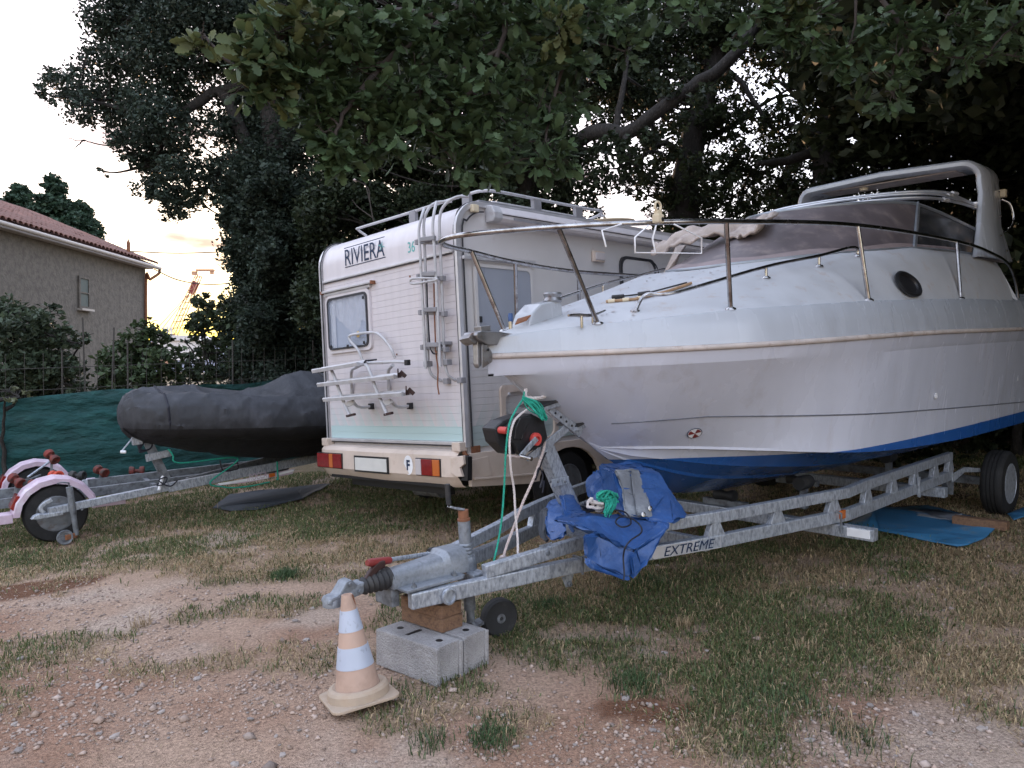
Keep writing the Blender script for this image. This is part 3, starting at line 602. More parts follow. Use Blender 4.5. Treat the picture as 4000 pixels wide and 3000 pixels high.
# ladder: fixed outer rails plus folded second ladder
lad = MB(); rails = []
def rail(name, px, off, r, mat_='tube_white'):
    return MB().tube(catm([cr(R3(*p), off if o is None else o) for *p, o in px], 6), r, 8).build(name, mat_, ladder, smooth=60)
ladder = MB().box((-.06, .27, .90), (.10, .30, .03)).build('ladder', 'bracket_grey', camper, bev=.006)
for px in ([(1390, 150, .1), (1290, 155, 0), (1195, 215, -.06), (1145, 330, -.1), (1150, 600, None), (1165, 1000, None), (1185, 1560, None), (1190, 1590, None), (1215, 1690, -.09), (1280, 1738, -.02)],
           [(1250, 190, .1), (1110, 205, 0), (1040, 270, -.06), (1008, 380, -.1), (1015, 600, None), (1030, 1000, None), (1045, 1560, None), (1050, 1610, None), (1075, 1690, -.09), (1160, 1744, -.02)],
           [(1010, 255, -.06), (985, 340, -.13), (965, 450, -.15), (975, 620, -.15), (995, 1000, -.15), (1025, 1640, -.15)],
           [(1118, 195, -.06), (1095, 300, -.13), (1085, 420, -.15), (1100, 620, -.15), (1120, 1000, -.15), (1150, 1620, -.15)]):
    rail('rail', px, -.1, .0135)
for (x0, y0_, x1, y1_) in ((955, 545, 1165, 548), (970, 842, 1172, 858), (985, 1152, 1187, 1165), (1003, 1452, 1200, 1472)):
    a, b = cr(R3(x0, y0_), -.105), cr(R3(x1, y1_), -.105); rg = MB().beam([a, b], .035, .034).build('rung', 'bracket_grey', ladder, bev=.006)
    for p in (a, b): MB().box(p+np.array([0, 0, 0]), (.05, .036, .046)).build('clamp', 'bracket_grey', rg, bev=.006)
    MB().beam([cr(R3(x0+30, y0_-22), -.155), cr(R3(x1-60, y1_-42), -.155)], .03, .04).build('rung', 'bracket_grey', ladder, bev=.006)
lp = [(890, 885), (905, 862), (1000, 855), (1105, 858), (1120, 868), (1060, 880), (960, 900), (900, 902)]
MB().tube(catm([cr(R3(x, y), -.16-.0*i) for i, (x, y) in enumerate(lp)], 4, True), .011, 7, closed=True).build('hook_loop', 'tube_white', ladder, smooth=60)
for (v, w) in ((.193, .567), (.004, .567), (.10, .73), (.37, .73)): MB().box((-.03 if w < .6 else -.1, v, w), (.06, .06, .05)).build('foot', 'bracket_grey', ladder, bev=.006)
for px, mt_ in (([(1035, 900), (1040, 1100), (1060, 1420), (1085, 1500), (1120, 1510)], 'cord_black'), ([(1095, 900), (1100, 1150), (1112, 1480), (1130, 1640), (1128, 1780), (1140, 1860)], 'rust')):
    MB().tube(catm([cr(R3(*p), -.12) for p in px], 5), .007, 5).build('strap', mt_, ladder)
# bike rack
br_ = MB().tube(catm([cr(R4(480, 240), -.08), cr(R4(440, 150), -.1), cr(R4(375, 70), -.1), cr(R4(365, 30), -.1), cr(R4(420, 12), -.1), cr(R4(565, -2), -.1), cr(R4(640, 30), -.1), cr(R4(720, 130), -.1), cr(R4(760, 220), -.08)], 5), .0145, 8).build('bike_rack', 'tube_white', camper, smooth=60)
def rk(name, pts, r=.0165, mt_='tube_white'): return MB().tube(catm(pts, 5), r, 8).build(name, mt_, br_, smooth=60)
rk('upright', [cr(R4(385, 525), -.03), cr(R4(382, 420), -.05), cr(R4(385, 330), -.1), cr(R4(420, 300), -.2), cr(R4(490, 265), -.33)]); rk('upright', [cr(R4(707, 500), -.03), cr(R4(702, 400), -.05), cr(R4(705, 320), -.1), cr(R4(740, 280), -.2)])
rk('crossbar', [cr(R4(100, 328), -.36), cr(R4(300, 290), -.36), cr(R4(470, 265), -.36)], .017); rk('crossbar', [cr(R4(500, 262), -.33), cr(R4(770, 250), -.3), cr(R4(870, 258), -.3)], .014)
rk('hanger', [cr(R4(200, 305), -.36), cr(R4(235, 380), -.38), cr(R4(300, 560), -.4), cr(R4(365, 712), -.42)]); rk('hanger', [cr(R4(490, 268), -.36), cr(R4(530, 310), -.38), cr(R4(600, 500), -.4), cr(R4(690, 706), -.42)])
for (x0, y0_, x1, y1_) in ((80, 332, 470, 268), (125, 450, 790, 378), (175, 578, 860, 528)):
    a, b = cr(R4(x0, y0_), -.40), cr(R4(x1, y1_), -.40); d = (b-a)/np.linalg.norm(b-a); up = np.array([0, 0, 1.]); o = np.array([-1., 0, 0])
    ch = MB().prism([a+o*.06+up*.012, a+o*.05+up*.022, a+o*.0+up*.006, a-o*.05+up*.028, a-o*.06+up*.04, a-o*.06-up*.008, a+o*.05-up*.02], b-a).build('wheel_channel', 'tube_white', br_, bev=.003)
    if y0_ > 400:
        for s in (-1, 1): MB().beam([b, b+up*.03+d*.02+o*.02*s, b+up*.055*(1 if s > 0 else -.1)+d*.05+o*.04*s], .012, .035).build('end_clip', 'red_dark', ch, bev=.003)
for (x, y) in ((370, 612), (690, 605)): MB().beam([cr(R4(x-35, y+12), -.40), cr(R4(x+35, y-12), -.37)], .03, .05).build('hinge_plate', 'tube_white', br_, bev=.004)
rk('arm', [cr(R4(400, 600), -.38), cr(R4(430, 632), -.3), cr(R4(480, 645), -.15), cr(R4(555, 635), -.03)], .015); rk('arm', [cr(R4(730, 595), -.38), cr(R4(760, 628), -.3), cr(R4(810, 642), -.15), cr(R4(890, 632), -.03)], .015)
for (x, y) in ((555, 635), (890, 632)): MB().box(cr(R4(x, y), -.03), (.05, .05, .06)).build('foot', 'black_plastic', br_, bev=.006)
for (x, y) in ((375, 712), (700, 700)): MB().beam([cr(R4(x-30, y+8), -.42), cr(R4(x+35, y-8), -.42)], .03, .022).build('end_clip', 'red_dark', br_, bev=.004)
MB().box(cr(R4(865, 257), -.3), (.04, .045, .05)).build('end_cap', 'black_plastic', br_, bev=.006)
mb = MB()
for k in range(3): mb.tube(catm([cr(R4(490+5*k, 262), -.385), cr(R4(500+8*k, 240), -.39), cr(R4(530, 235+5*k), -.39), cr(R4(600, 228+3*k), -.39)], 4), .004, 4)
mb.build('cord', 'cord_black', br_)
# bumper with lights
bu = MB(); sec = [(-.03, -.035), (-.115, -.05), (-.145, -.085), (-.15, -.27), (-.125, -.30), (-.10, -.345), (-.06, -.37), (-.02, -.37)]
vs = [(.02, .02), (.10, .0), (.5, -.0), (CW/2, -.02), (CW-.5, 0), (CW-.10, 0), (CW-.0, .03), (CW+.05, .08)]
rows = [[(u+(.0 if i not in (0, 7) else .02)+d, v, w) for u, w in sec] for i, (v, d) in enumerate(vs)]
bu.grid(rows); bumper = bu.build('rear_bumper', 'camper_beige', camper, smooth=30)
def lamp(name, cells, parent):
    o = MB().box((-.148, (cells[0][0]+cells[-1][1])/2, -.195), (.02, cells[-1][1]-cells[0][0]+.015, .16)).build(name, 'black_plastic', parent, bev=.004)
    for (a, b, mt_) in cells: MB().box((-.16, (a+b)/2, -.195), (.022, b-a-.004, .145)).build('lens', mt_, o, bev=.006)
    return o
lamp('tail_light', [(.205, .30, 'lamp_orange'), (.30, .46, 'lamp_red'), (.46, .545, 'lamp_clear')], bumper); lamp('tail_light', [(1.80, 1.96, 'lamp_red'), (1.96, 2.03, 'lamp_orange'), (2.03, 2.27, 'lamp_red')], bumper)
MB().box((-.178, 1.25, -.205), (.006, .54, .125)).build('number_plate', 'plate_white', bumper, bev=.002); MB().box((-.171, 1.25, -.205), (.010, .58, .16)).build('plate_holder', 'black_plastic', bumper)
ov = MB().prism([(-.153, .668+.068*math.cos(t), -.188+.09*math.sin(t)) for t in np.linspace(0, 6.283, 29)[:-1]], (-.002, 0, 0)).build('country_sticker', 'white_paint', bumper)
text('lettering', 'F', 'sticker_navy', ov, (-.1555, .692, -.235), (0, -1, 0), (0, 0, 1), .095, .05, bold=.04)
# torn corner piece of the bumper
crk = [(1350, 1062), (1388, 1075), (1386, 1280), (1318, 1275), (1350, 1245), (1318, 1170), (1355, 1140)]
MB().prism([cr(R4(x, y), -.125) for x, y in crk], (.05, 0, 0)).build('torn_gap', 'black_paint', bumper)
MB().prism([cr(R4(x, y), -.15) for x, y in ((1235, 1075), (1345, 1062), (1352, 1138), (1316, 1168), (1340, 1245), (1290, 1245), (1240, 1215))], (.03, 0, 0)).build('corner_piece', 'camper_beige', bumper, bev=.006)
for x, y in ((215, 1005), (508, 1032), (1210, 1072)): MB().lathe([(.012, 0), (.010, .006)], cr(R4(x, y), -.12), (-1, 0, .2), 8).build('bumper_screw', 'black_plastic', bumper)
for v in (.04, CW-.04): MB().box((-.06, v, -.01), (.09, .11, .08)).build('corner_block', 'camper_beige', camper, bev=.008)
MB().tube([(-.02, .02, -.03), (-.05, -.005, -.06), (-.03, -.02, -.10)], .02, 6).box((.08, -.015, -.045), (.10, .012, .06)).build('broken_bracket', 'rust', camper)
# side skirt with wheel arch
sk_ = [(.0, -.075)]+[(4.6, -.075), (4.6, -.45)]+[(1.78, -.46)]+[(1.31+.46*math.cos(a), -.48+.34*math.sin(a)) for a in np.linspace(0, math.pi, 12)]+[(.84, -.44), (.0, -.365)]
MB().prism([(u, -.025, w) for u, w in sk_], (0, .04, 0)).build('side_skirt', 'camper_beige', camper, bev=.01)
MB().beam([(.02, -.04, -.30), (.80, -.04, -.345)], .02, .02).build('skirt_moulding', 'camper_beige', camper, bev=.006)
MB().prism([(.02, -.032, -.13), (.20, -.032, -.12), (.25, -.032, -.29), (.02, -.032, -.31)], (0, .008, 0)).build('skirt_panel', 'camper_beige', camper, bev=.003)
MB().box((2.2, CW/2, -.25), (4.6, CW-.3, .25)).build('chassis', 'black_paint', camper)
def wheel(name, c, ax, r, w, parent, rimr, studs=5, rimmat='rim_steel'):
    ax = np.array(ax, float)
    g_ = r*.965; o = MB().lathe([(rimr, -w/2), (r*.80, -w*.52), (r*.93, -w/2), (r*.985, -w*.40), (r, -w*.30), (r, -w*.22), (g_, -w*.21), (g_, -w*.16), (r, -w*.15), (r, -w*.03), (g_, -w*.02), (g_, w*.02), (r, w*.03), (r, w*.15), (g_, w*.16), (g_, w*.21), (r, w*.22), (r, w*.30), (r*.985, w*.40), (r*.93, w/2), (r*.80, w*.52), (rimr*1.02, w/2), (rimr*.98, w*.40)], c, ax, 36)
    # tread blocks
    t = o.build(name, 'tyre', parent, smooth=35)
    rm = MB().lathe([(rimr*1.02, w*.50), (rimr*.96, w*.52), (rimr*.90, w*.38), (rimr*.78, w*.22), (rimr*.66, w*.26), (rimr*.5, w*.36), (rimr*.30, w*.36), (rimr*.26, w*.46), (.0005, w*.47)], c, ax, 28).build('rim', rimmat, t, smooth=40)
    a = np.cross(ax, (1, 0, 0) if abs(ax[0]) < .9 else (0, 1, 0)); a /= np.linalg.norm(a); b = np.cross(ax, a)
    mb = MB()
    for k in range(10):
        q = 2*math.pi*k/10; p = np.array(c)+ax*w*.30+(a*math.cos(q)+b*math.sin(q))*rimr*.62; mb.lathe([(rimr*.075, 0), (rimr*.075, .012)], p, ax, 8)
    mb.build('rim_holes', 'black_paint', t)
    mb = MB()
    for k in range(studs):
        q = 2*math.pi*k/studs+.3; p = np.array(c)+ax*w*.36+(a*math.cos(q)+b*math.sin(q))*rimr*.40; mb.lathe([(.011, 0), (.009, .014)], p, ax, 6)
    mb.build('wheel_nuts', 'galv_old', t); return t
for (u, v, ax) in ((1.31, .10, (0, -1, 0)), (1.31, CW-.1, (0, 1, 0)), (4.45, .12, (0, -1, 0)), (4.45, CW-.12, (0, 1, 0))): wheel('wheel', (u, v, -.50), ax, .325, .19, camper, .19)
MB().box((1.31, .25, -.35), (.95, .3, .5)).build('wheel_arch', 'black_paint', camper)
MB().lathe([(.09, -.2), (.09, .2)], (.35, 1.0, -.48), (0, 1, 0), 14).build('silencer', 'galv_old', camper, smooth=40); MB().beam([(.05, .3, -.42), (.05, 1.9, -.42)], .06, .08).build('rear_beam', 'black_paint', camper)
MB().prism([(.75, -.03, -.42), (.9, -.03, -.42), (.9, -.03, -.62), (.78, -.03, -.62)], (0, .01, 0)).build('mud_flap', 'black_rubber', camper)
# side: big window, lamp, door, awning, hatch, marker
def side_window(name, u0, w0, u1, w1, r, parent, mats, d=.03):
    fr_ = MB(); A = rrect(u0, w0, u1, w1, r); B = rrect(u0+.03, w0+.03, u1-.03, w1-.03, r); n = len(A)
    fr_.add([(x, -.003, z) for x, z in A]+[(x, -.003, z) for x, z in B]+[(x, -d, z) for x, z in A]+[(x, -d, z) for x, z in B], [(2*n+i, 2*n+(i+1) % n, 3*n+(i+1) % n, 3*n+i) for i in range(n)]+[(i, (i+1) % n, 2*n+(i+1) % n, 2*n+i) for i in range(n)]+[(n+i, n+(i+1) % n, 3*n+(i+1) % n, 3*n+i) for i in range(n)])
    o = fr_.build(name, mats[0], parent, smooth=40); MB().prism([(x, -d*.75, z) for x, z in B], (0, .006, 0)).build('pane', mats[1], o); return o
sw = side_window('side_window', .155, .93, .90, 1.60, .05, camper, ('camper_side', 'grey_pane')); MB().beam([(.02, -.03, 1.64), (.93, -.03, 1.655)], .045, .03).build('hinge_rail', 'trim_alu', sw, bev=.004)
for u in (.20, .84): MB().box((u, -.03, 1.10), (.028, .02, .055)).build('catch', 'black_plastic', sw, bev=.004)
dr = side_window('entrance_door', 2.28, -.05, 2.93, 1.84, .10, camper, ('trim_dark', 'camper_side')); MB().tube(catm([(2.62, -.04, 1.83), (2.8, -.05, 1.82), (2.93, -.05, 1.74), (2.97, -.05, 1.5)], 5), .006, 5).build('cable', 'cord_black', dr)
lp_ = MB().box((1.912, -.02, 1.797), (.19, .035, .115)).build('porch_light', 'camper_beige', camper, bev=.012); MB().box((1.92, -.04, 1.797), (.15, .02, .08)).build('lens', 'lamp_clear', lp_, bev=.01)
aw = [(.0, 1.985), (-.09, 1.985), (-.115, 2.01), (-.115, 2.06), (-.085, 2.12), (.0, 2.135)]
awn = MB().prism([(.45, v, w) for v, w in aw], (4.0, 0, 0)).build('awning_case', 'camper_white', camper, bev=.006)
MB().prism([(.34, v*1.06-.002, (w-2.06)*1.08+2.06) for v, w in aw], (.11, 0, 0)).build('end_cap', 'tube_white', awn, bev=.012); MB().box((2.4, -.118, 2.045), (3.9, .006, .008)).build('groove', 'trim_dark', awn)
MB().box((.84, -.119, 2.02), (.5, .004, .025)).build('label_strip', 'bracket_grey', awn)
MB().box((.19, -.03, 2.085), (.075, .05, .07)).build('marker_lamp', 'cream_plastic', camper, bev=.012)
ht = MB(); A = rrect(.40, -.06, 1.15, .505, .05); B = rrect(.455, -.01, 1.1, .44, .09); n = len(A)
ht.add([(x, -.01, z) for x, z in A]+[(x, -.01, z) for x, z in B]+[(x, -.035, z) for x, z in A]+[(x, -.035, z) for x, z in B], [(2*n+i, 2*n+(i+1) % n, 3*n+(i+1) % n, 3*n+i) for i in range(n)]+[(i, (i+1) % n, 2*n+(i+1) % n, 2*n+i) for i in range(n)]+[(n+i, n+(i+1) % n, 3*n+(i+1) % n, 3*n+i) for i in range(n)])
ht = ht.build('locker_hatch', 'camper_beige', camper, smooth=40); MB().lathe([(.018, 0), (.014, .012)], (.50, -.034, .42), (0, -1, 0), 10).build('lock', 'trim_alu', ht)
# roof rack, dish
rk_ = MB().tube(catm([(.50, 2.12, 2.24), (.42, 2.16, 2.31), (.40, 2.05, 2.315), (.42, 1.2, 2.315), (.42, .35, 2.315), (.46, .14, 2.315), (.62, .08, 2.315), (1.2, .08, 2.315), (1.9, .08, 2.315), (2.15, .10, 2.325), (2.25, .25, 2.31), (2.26, .5, 2.29)], 6), .0145, 8).build('roof_rack', 'tube_white', camper, smooth=60)
MB().tube(catm([(.55, .9, 2.22), (.50, .4, 2.22), (.56, .16, 2.22), (.75, .12, 2.22), (1.9, .12, 2.22)], 6), .014, 8).build('lower_rail', 'tube_white', rk_, smooth=60)
for (u, v) in ((.42, 1.15), (.42, .32), (1.12, .09), (1.75, .09)): MB().box((u, v, 2.235), (.045 if v > .2 else .11, .10 if v > .2 else .045, .17)).build('stanchion', 'bracket_grey', rk_, bev=.006)
MB().beam([(.3, .05, 2.175), (4.8, .05, 2.185)], .05, .03).build('roof_edge', 'bracket_grey', camper, bev=.004)
dsh = MB().lathe([(.001, .0), (.16, .015), (.26, .045), (.255, .055), (.15, .028), (.001, .012)], (2.75, .42, 2.30), (-.05, -.1, 1), 24).build('satellite_dish', 'dish', camper, smooth=60); MB().tube([(2.75, .42, 2.16), (2.75, .42, 2.31)], .03, 8).build('mast', 'bracket_grey', dsh); MB().tube(catm([(2.35, .3, 2.34), (2.5, .35, 2.36), (2.6, .4, 2.35)], 4), .016, 6).build('lnb_arm', 'white_paint', dsh)
for (u0, u1) in ((3.2, 3.9),): MB().box(((u0+u1)/2, 1.1, 2.22), (u1-u0, .7, .12)).build('roof_light', 'camper_beige', camper, bev=.03)
# ------------------------------------------------------------------ big trailer frame TF: s along (from the coupling end back), t to the far side, z up
TO = np.array([-.605, 4.090, float(gz(-.605, 4.09))]); TF = Fr(TO, rad(42.5), 0, .045)
def tp(x, y, t=0.): a = TF.on(x, y, 1, t); return np.array([a[0], t, a[2]])
def b1(x, y): return 1900+x*.5123, 1500+y*.5123
def b7(x, y): return 1300+x*.3617, 2000+y*.3617
def b5(x, y): return 1300+x*.633, 1800+y*.633
def r6(x, y): return 1700+x*.5425, 800+y*.5425
def r7(x, y): return 2800+x*.5425, 550+y*.5425
def r8(x, y): return 2800+x*.5425, 1300+y*.5425
def q4(x, y): return 1900+x*.3617, 1850+y*.3617
boat = thing('motor_boat', 'white motor cruiser with blue painted bottom, bow rail and radar arch', 'boat', TF)
BT = [(.70, .015), (.75, .035), (.83, .095), (.94, .20), (1.04, .31), (1.2, .50), (1.3, .60), (1.7, .91), (2.2, 1.11), (3, 1.23), (4, 1.28), (6, 1.28), (7.9, 1.24)]
KT = [(.70, 1.615), (.73, 1.60), (.85, 1.55), (.99, 1.45), (1.49, 1.10), (1.76, .91), (1.85, .85), (2.35, .59), (2.53, .56), (3.08, .50), (4.2, .45), (7.9, .44)]
CT = [(1.55, .0, 1.055), (1.62, .03, 1.02), (1.86, .24, 1.02), (2.24, .58, 1.0), (2.8, 1.0, .94), (3.5, 1.10, .87), (5, 1.15, .80), (7.9, 1.15, .76)]
def lsm(tab, x, w):                              # table lookup smoothed over +-w
    q = [lerp_tab(tab, x+w*o) for o in np.linspace(-1, 1, 9)]; return [sum(c)/9 for c in zip(*q)]
hb = lambda s: lsm(BT, s, min(.35, max(0, (s-.72)*.35)))[0]; zr = lambda s: 1.645+.055*float(sstep(.6, 4.5, s)); ze = lambda s: lerp_tab([(.66, 1.765), (.9, 1.79), (1.15, 1.82), (1.9, 1.89), (3.2, 1.945), (5, 1.985), (7.9, 2.0)], s)[0]
def section(s):                                  # half section, keel/stem up to the rubbing strake
    b, k = hb(s), lsm(KT, s, min(.2, max(0, (s-.75)*.3)))[0]; r = zr(s); bow = 1-float(sstep(.9, 3.4, s)); pts = [(0, k)]
    if s > 1.57:
        bc, zc = lsm(CT, s, min(.4, max(0, (s-1.62)*.6))); zc = max(zc, k+.004); fs = min(1, bc/.2)
        for q in (.2, .4): pts.append((bc*q, k+(zc-.03*fs-k)*q))
        pts += [(bc*.42, k+(zc-.03*fs-k)*.42-.012*fs), (bc*.45, k+(zc-.03*fs-k)*.45)]
        for q in (.7,): pts.append((bc*q, k+(zc-.03*fs-k)*q))
        pts += [(bc*.72, k+(zc-.03*fs-k)*.72-.012*fs), (bc*.75, k+(zc-.03*fs-k)*.75), (max(0, bc-.035*fs), zc-.03*fs), (bc+.012*fs, zc-.022*fs), (bc+.014*fs, zc-.004*fs)]
        lo = (bc+.004*fs, zc)
    else:
        lo = (0, k); pts += [(0, k)]*10
    kb = b-.04-.035*bow*min(1, b/.5); kz = r-.105
    for q in (.2, .4, .6, .8, 1.0):
        pts.append((lo[0]+(kb-lo[0])*(q**(1-.38*bow)), lo[1]+(kz-lo[1])*q))
    pts += [(kb+(b-.012-kb)*.45, kz+.025), (b-.012, r-.02), (b-.004, r)]
    return [(max(0, t), z) for t, z in pts]
def hull_t(s, z):
    p = section(s); zz = [q[1] for q in p[10:]]; return float(np.interp(z, zz, [q[0] for q in p[10:]]))
st = np.concatenate([np.linspace(.70, 1.0, 8), np.linspace(1.08, 3.4, 26), np.linspace(3.6, 7.9, 14)])
hull = MB()
for sg in (-1, 1): hull.grid([[(s-.0, sg*t, z) for t, z in section(s)] for s in st])
hull.add([(7.9, t, z) for t, z in section(7.9)]+[(7.9, -t, z) for t, z in section(7.9)][::-1], [tuple(range(2*len(section(7.9))))])
M('hull_paint', (.58, .60, .69), .24, var=.05, scale=1.6, stretch=(2.5, 2.5, .5), c2=(.47, .46, .50), c2w=(.56, .8), c2s=2.2, coat=.25)
n_, b_, L_ = nodes('hull_paint'); src = b_.inputs['Base Color'].links[0].from_socket; co_ = n_.nodes.new('ShaderNodeTexCoord'); sx_ = n_.nodes.new('ShaderNodeSeparateXYZ'); L_(co_.outputs['Object'], sx_.inputs[0])
ln = mth('LESS_THAN', mth('ADD', sx_.outputs[2], mth('MULTIPLY', sx_.outputs[0], .009)), .93)
nb_ = n_.nodes.new('ShaderNodeTexNoise'); nb_.inputs['Scale'].default_value = 5; nb_.inputs['Detail'].default_value = 6; L_(co_.outputs['Object'], nb_.inputs['Vector'])
bl = n_.nodes.new('ShaderNodeMix'); bl.data_type = 'RGBA'; L_(nb_.outputs['Fac'], bl.inputs[0]); bl.inputs[6].default_value = (.014, .085, .32, 1); bl.inputs[7].default_value = (.03, .125, .40, 1)
mm = n_.nodes.new('ShaderNodeMix'); mm.data_type = 'RGBA'; L_(ln, mm.inputs[0]); L_(src, mm.inputs[6]); L_(bl.outputs[2], mm.inputs[7]); L_(mm.outputs[2], b_.inputs['Base Color'])
hull.build('hull', 'hull_paint', boat, smooth=16, weld=.0008)
zs_ = lambda s: lerp_tab([(1.5, 1.20), (2, 1.22), (3.6, 1.13), (6.8, .97), (7.9, .93)], s)[0]
for sg in (-1, 1): MB().tube([(s, sg*(hull_t(s, zs_(s))+.001), zs_(s)) for s in np.linspace(1.5, 7.85, 40)], .005, 5).build('pinstripe', 'stripe_grey', boat)
# rubbing strake round the bow
rub = [(s, -hb(s), zr(s)+.012) for s in st[::-1]]+[(s, hb(s), zr(s)+.012) for s in st]
MB().tube(rub, .018, 8).build('rubbing_strake', 'rubber_strip', boat, smooth=60)
# topside band and deck
cz_ = lambda s: lerp_tab([(.66, 1.79), (.9, 1.82), (1.5, 1.945), (2.0, 2.06), (2.87, 2.26), (3.75, 2.355), (4.6, 2.43), (6, 2.455), (7.9, 2.455)], s)[0]; cw_ = lambda s: lerp_tab([(.66, 1), (1.5, .95), (2.4, .72), (2.9, .56), (3.75, .34), (4.6, .23), (6, .21), (7.9, .21)], s)[0]
def be(s): return max(.0, hb(s)-.025-.045*min(1, hb(s)/.4))
def deck_z(s, t):
    e = be(s); x = max(0, e-abs(t)-.035)/max(e, .01); return ze(s)+(cz_(s)-ze(s))*(1-(1-min(1, max(0, x)/cw_(s)))**2)
def deck_at(px, py, h=0., t0=-1.2, t1=1.1):      # where a pixel's ray first meets the deck (plus height h)
    pv = None
    for t in np.linspace(t0, t1, 231):
        p = tp(px, py, t)
        if p[0] < .71 or abs(t) > be(p[0]): pv = None; continue
        d = p[2]-(deck_z(p[0], t)+h)
        if pv is not None and d <= 0 < pv[1]: q = pv[0]+(p-pv[0])*pv[1]/(pv[1]-d); return q
        pv = (p, d)
    return tp(px, py, -.5)
band = MB(); deck = MB(); s2 = np.concatenate([np.linspace(.71, 1.0, 8), np.linspace(1.08, 6.6, 50)])
for sg in (-1, 1):
    band.grid([[(s, sg*(hb(s)-.006), zr(s)+.02), (s, sg*(hb(s)-.02), (zr(s)+ze(s))/2), (s, sg*(be(s)+.012), ze(s)-.012), (s, sg*be(s), ze(s))] for s in np.concatenate([np.linspace(.70, 1.0, 9), np.linspace(1.06, 7.9, 64)])])
    deck.grid([[(s, sg*be(s)*(1-q), deck_z(s, be(s)*(1-q))) for q in np.concatenate([[0, .028], np.linspace(.034, .3, 10), np.linspace(.36, 1, 9)])] for s in s2])
band.grid([[(s, -be(s), ze(s)), (s, -be(s)+.05, ze(s)+.03), (s, -be(s)+.25, ze(s)+.1)] for s in np.linspace(6.55, 7.9, 8)])
for sg in (1,): band.grid([[(s, sg*be(s), ze(s)), (s, sg*(be(s)-.05), ze(s)+.03), (s, sg*(be(s)-.25), ze(s)+.1)] for s in np.linspace(6.55, 7.9, 8)])
band.build('topside_band', 'gelcoat', boat, smooth=30, weld=.001); deck.build('deck', 'deck_white', boat, smooth=40, weld=.001)
MB().grid([[(6.6, t, z) for z in (deck_z(6.6, t), 1.2)] for t in np.linspace(-be(6.6), be(6.6), 16)]).build('cockpit_bulkhead', 'deck_white', boat)
# porthole
pc = deck_at(3540, 1115); nrm_ = np.array([(deck_z(pc[0]-.05, pc[1])-deck_z(pc[0]+.05, pc[1]))/.1, (deck_z(pc[0], pc[1]-.03)-deck_z(pc[0], pc[1]+.03))/.06, 1.]); nrm_ /= np.linalg.norm(nrm_); print('port', pc, nrm_)
def oval(m):
    m.v = [(pc[0]+(v[0]-pc[0])*1.75, v[1], v[2]) for v in m.v]; return m
po = oval(MB().lathe([(.112, 0), (.116, .014), (.100, .024), (.084, .014), (.076, -.01), (.001, -.012)], pc+nrm_*.012, nrm_, 28, 0)).build('porthole', 'black_plastic', boat, smooth=40); oval(MB().lathe([(.074, 0), (.001, .003)], pc+nrm_*.006, nrm_, 24)).build('pane', 'dark_pane', po, smooth=40)
# vent fitting and propeller badge on the hull
vt = tp(*r8(1575, 455), -1.19); vt[1] = -hull_t(vt[0], vt[2])-.004; MB().lathe([(.026, 0), (.026, .008), (.013, .012), (.011, .003)], vt, (0, -1, -.1), 16).build('skin_fitting', 'white_paint', boat, smooth=40)
bd = tp(2792, 1696, -.68); bd[1] = -hull_t(bd[0], bd[2]); e1 = np.array([bd[0]+.05, -hull_t(bd[0]+.05, bd[2]), bd[2]])-bd; e2 = np.array([bd[0], -hull_t(bd[0], bd[2]+.05), bd[2]+.05])-bd
e1 /= np.linalg.norm(e1); e2 -= e1*np.dot(e1, e2); e2 /= np.linalg.norm(e2); en = np.cross(e1, e2); en = en if en[1] < 0 else -en; rb_ = .050
disc = lambda r_, h_, n=24: [bd+en*h_+(e1*math.cos(t)+e2*math.sin(t))*r_ for t in np.linspace(0, 6.283, n+1)[:-1]]
bg_ = MB().prism(disc(rb_, .004), en*.002).build('propeller_badge', 'sticker_navy', boat); MB().prism(disc(rb_*.9, .0062), en*.001).build('badge_face', 'white_paint', bg_)
for k in range(3):
    a = k*2.094+.35; MB().prism([bd+en*.0075]+[bd+en*.0075+(e1*math.cos(a+q)+e2*math.sin(a+q))*rb_*.84 for q in np.linspace(0, 1.05, 6)], en*.001).build('badge_blade', 'red_plastic', bg_)
# windscreen
WB = [(0, 2.86, 2.262), (.22, 2.90, 2.268), (.42, 3.06, 2.285), (.62, 3.36, 2.315), (.78, 3.75, 2.345), (.87, 4.2, 2.385), (.925, 4.7, 2.42), (.945, 5.3, 2.435), (.95, 6.05, 2.445)]
WT = [(0, 4.05, 2.80), (.20, 4.12, 2.805), (.38, 4.28, 2.82), (.54, 4.52, 2.84), (.66, 4.82, 2.86), (.72, 5.08, 2.87), (.75, 5.28, 2.87), (.80, 5.75, 2.82), (.86, 6.45, 2.725)]
def wpt(row, sg): return np.array([row[1], sg*row[0], row[2]])
ws = MB(); frb = catm([wpt(r, -1) for r in WB[::-1]][:-1]+[wpt(r, 1) for r in WB], 4); frt = catm([wpt(r, -1) for r in WT[::-1]][:-1]+[wpt(r, 1) for r in WT], 4); n = len(frb)
mull = 2*4; wscreen = MB().tube(frb, .016, 6).build('windscreen', 'alu_frame', boat, smooth=60); MB().tube(frt, .017, 6).build('top_frame', 'alu_frame', wscreen, smooth=60)
for k in (mull, n-1-mull): MB().beam([frb[k], frt[k]], .07, .02, up=(0, 1, 0)).build('mullion', 'alu_frame', wscreen, bev=.004)
def pane(i0, i1, mt_): MB().grid([[frb[i]+(frt[i]-frb[i])*q for q in (0, .25, .5, .75, 1)] for i in range(i0, i1+1)]).build('pane', mt_, wscreen, smooth=50)
pane(mull, n//2, 'dusty_pane'); pane(n//2, n-1-mull, 'dusty_pane'); pane(0, mull, 'dark_pane'); pane(n-1-mull, n-1, 'dark_pane')
M('pane_dust', (.26, .21, .21), .8, var=.15, scale=6)
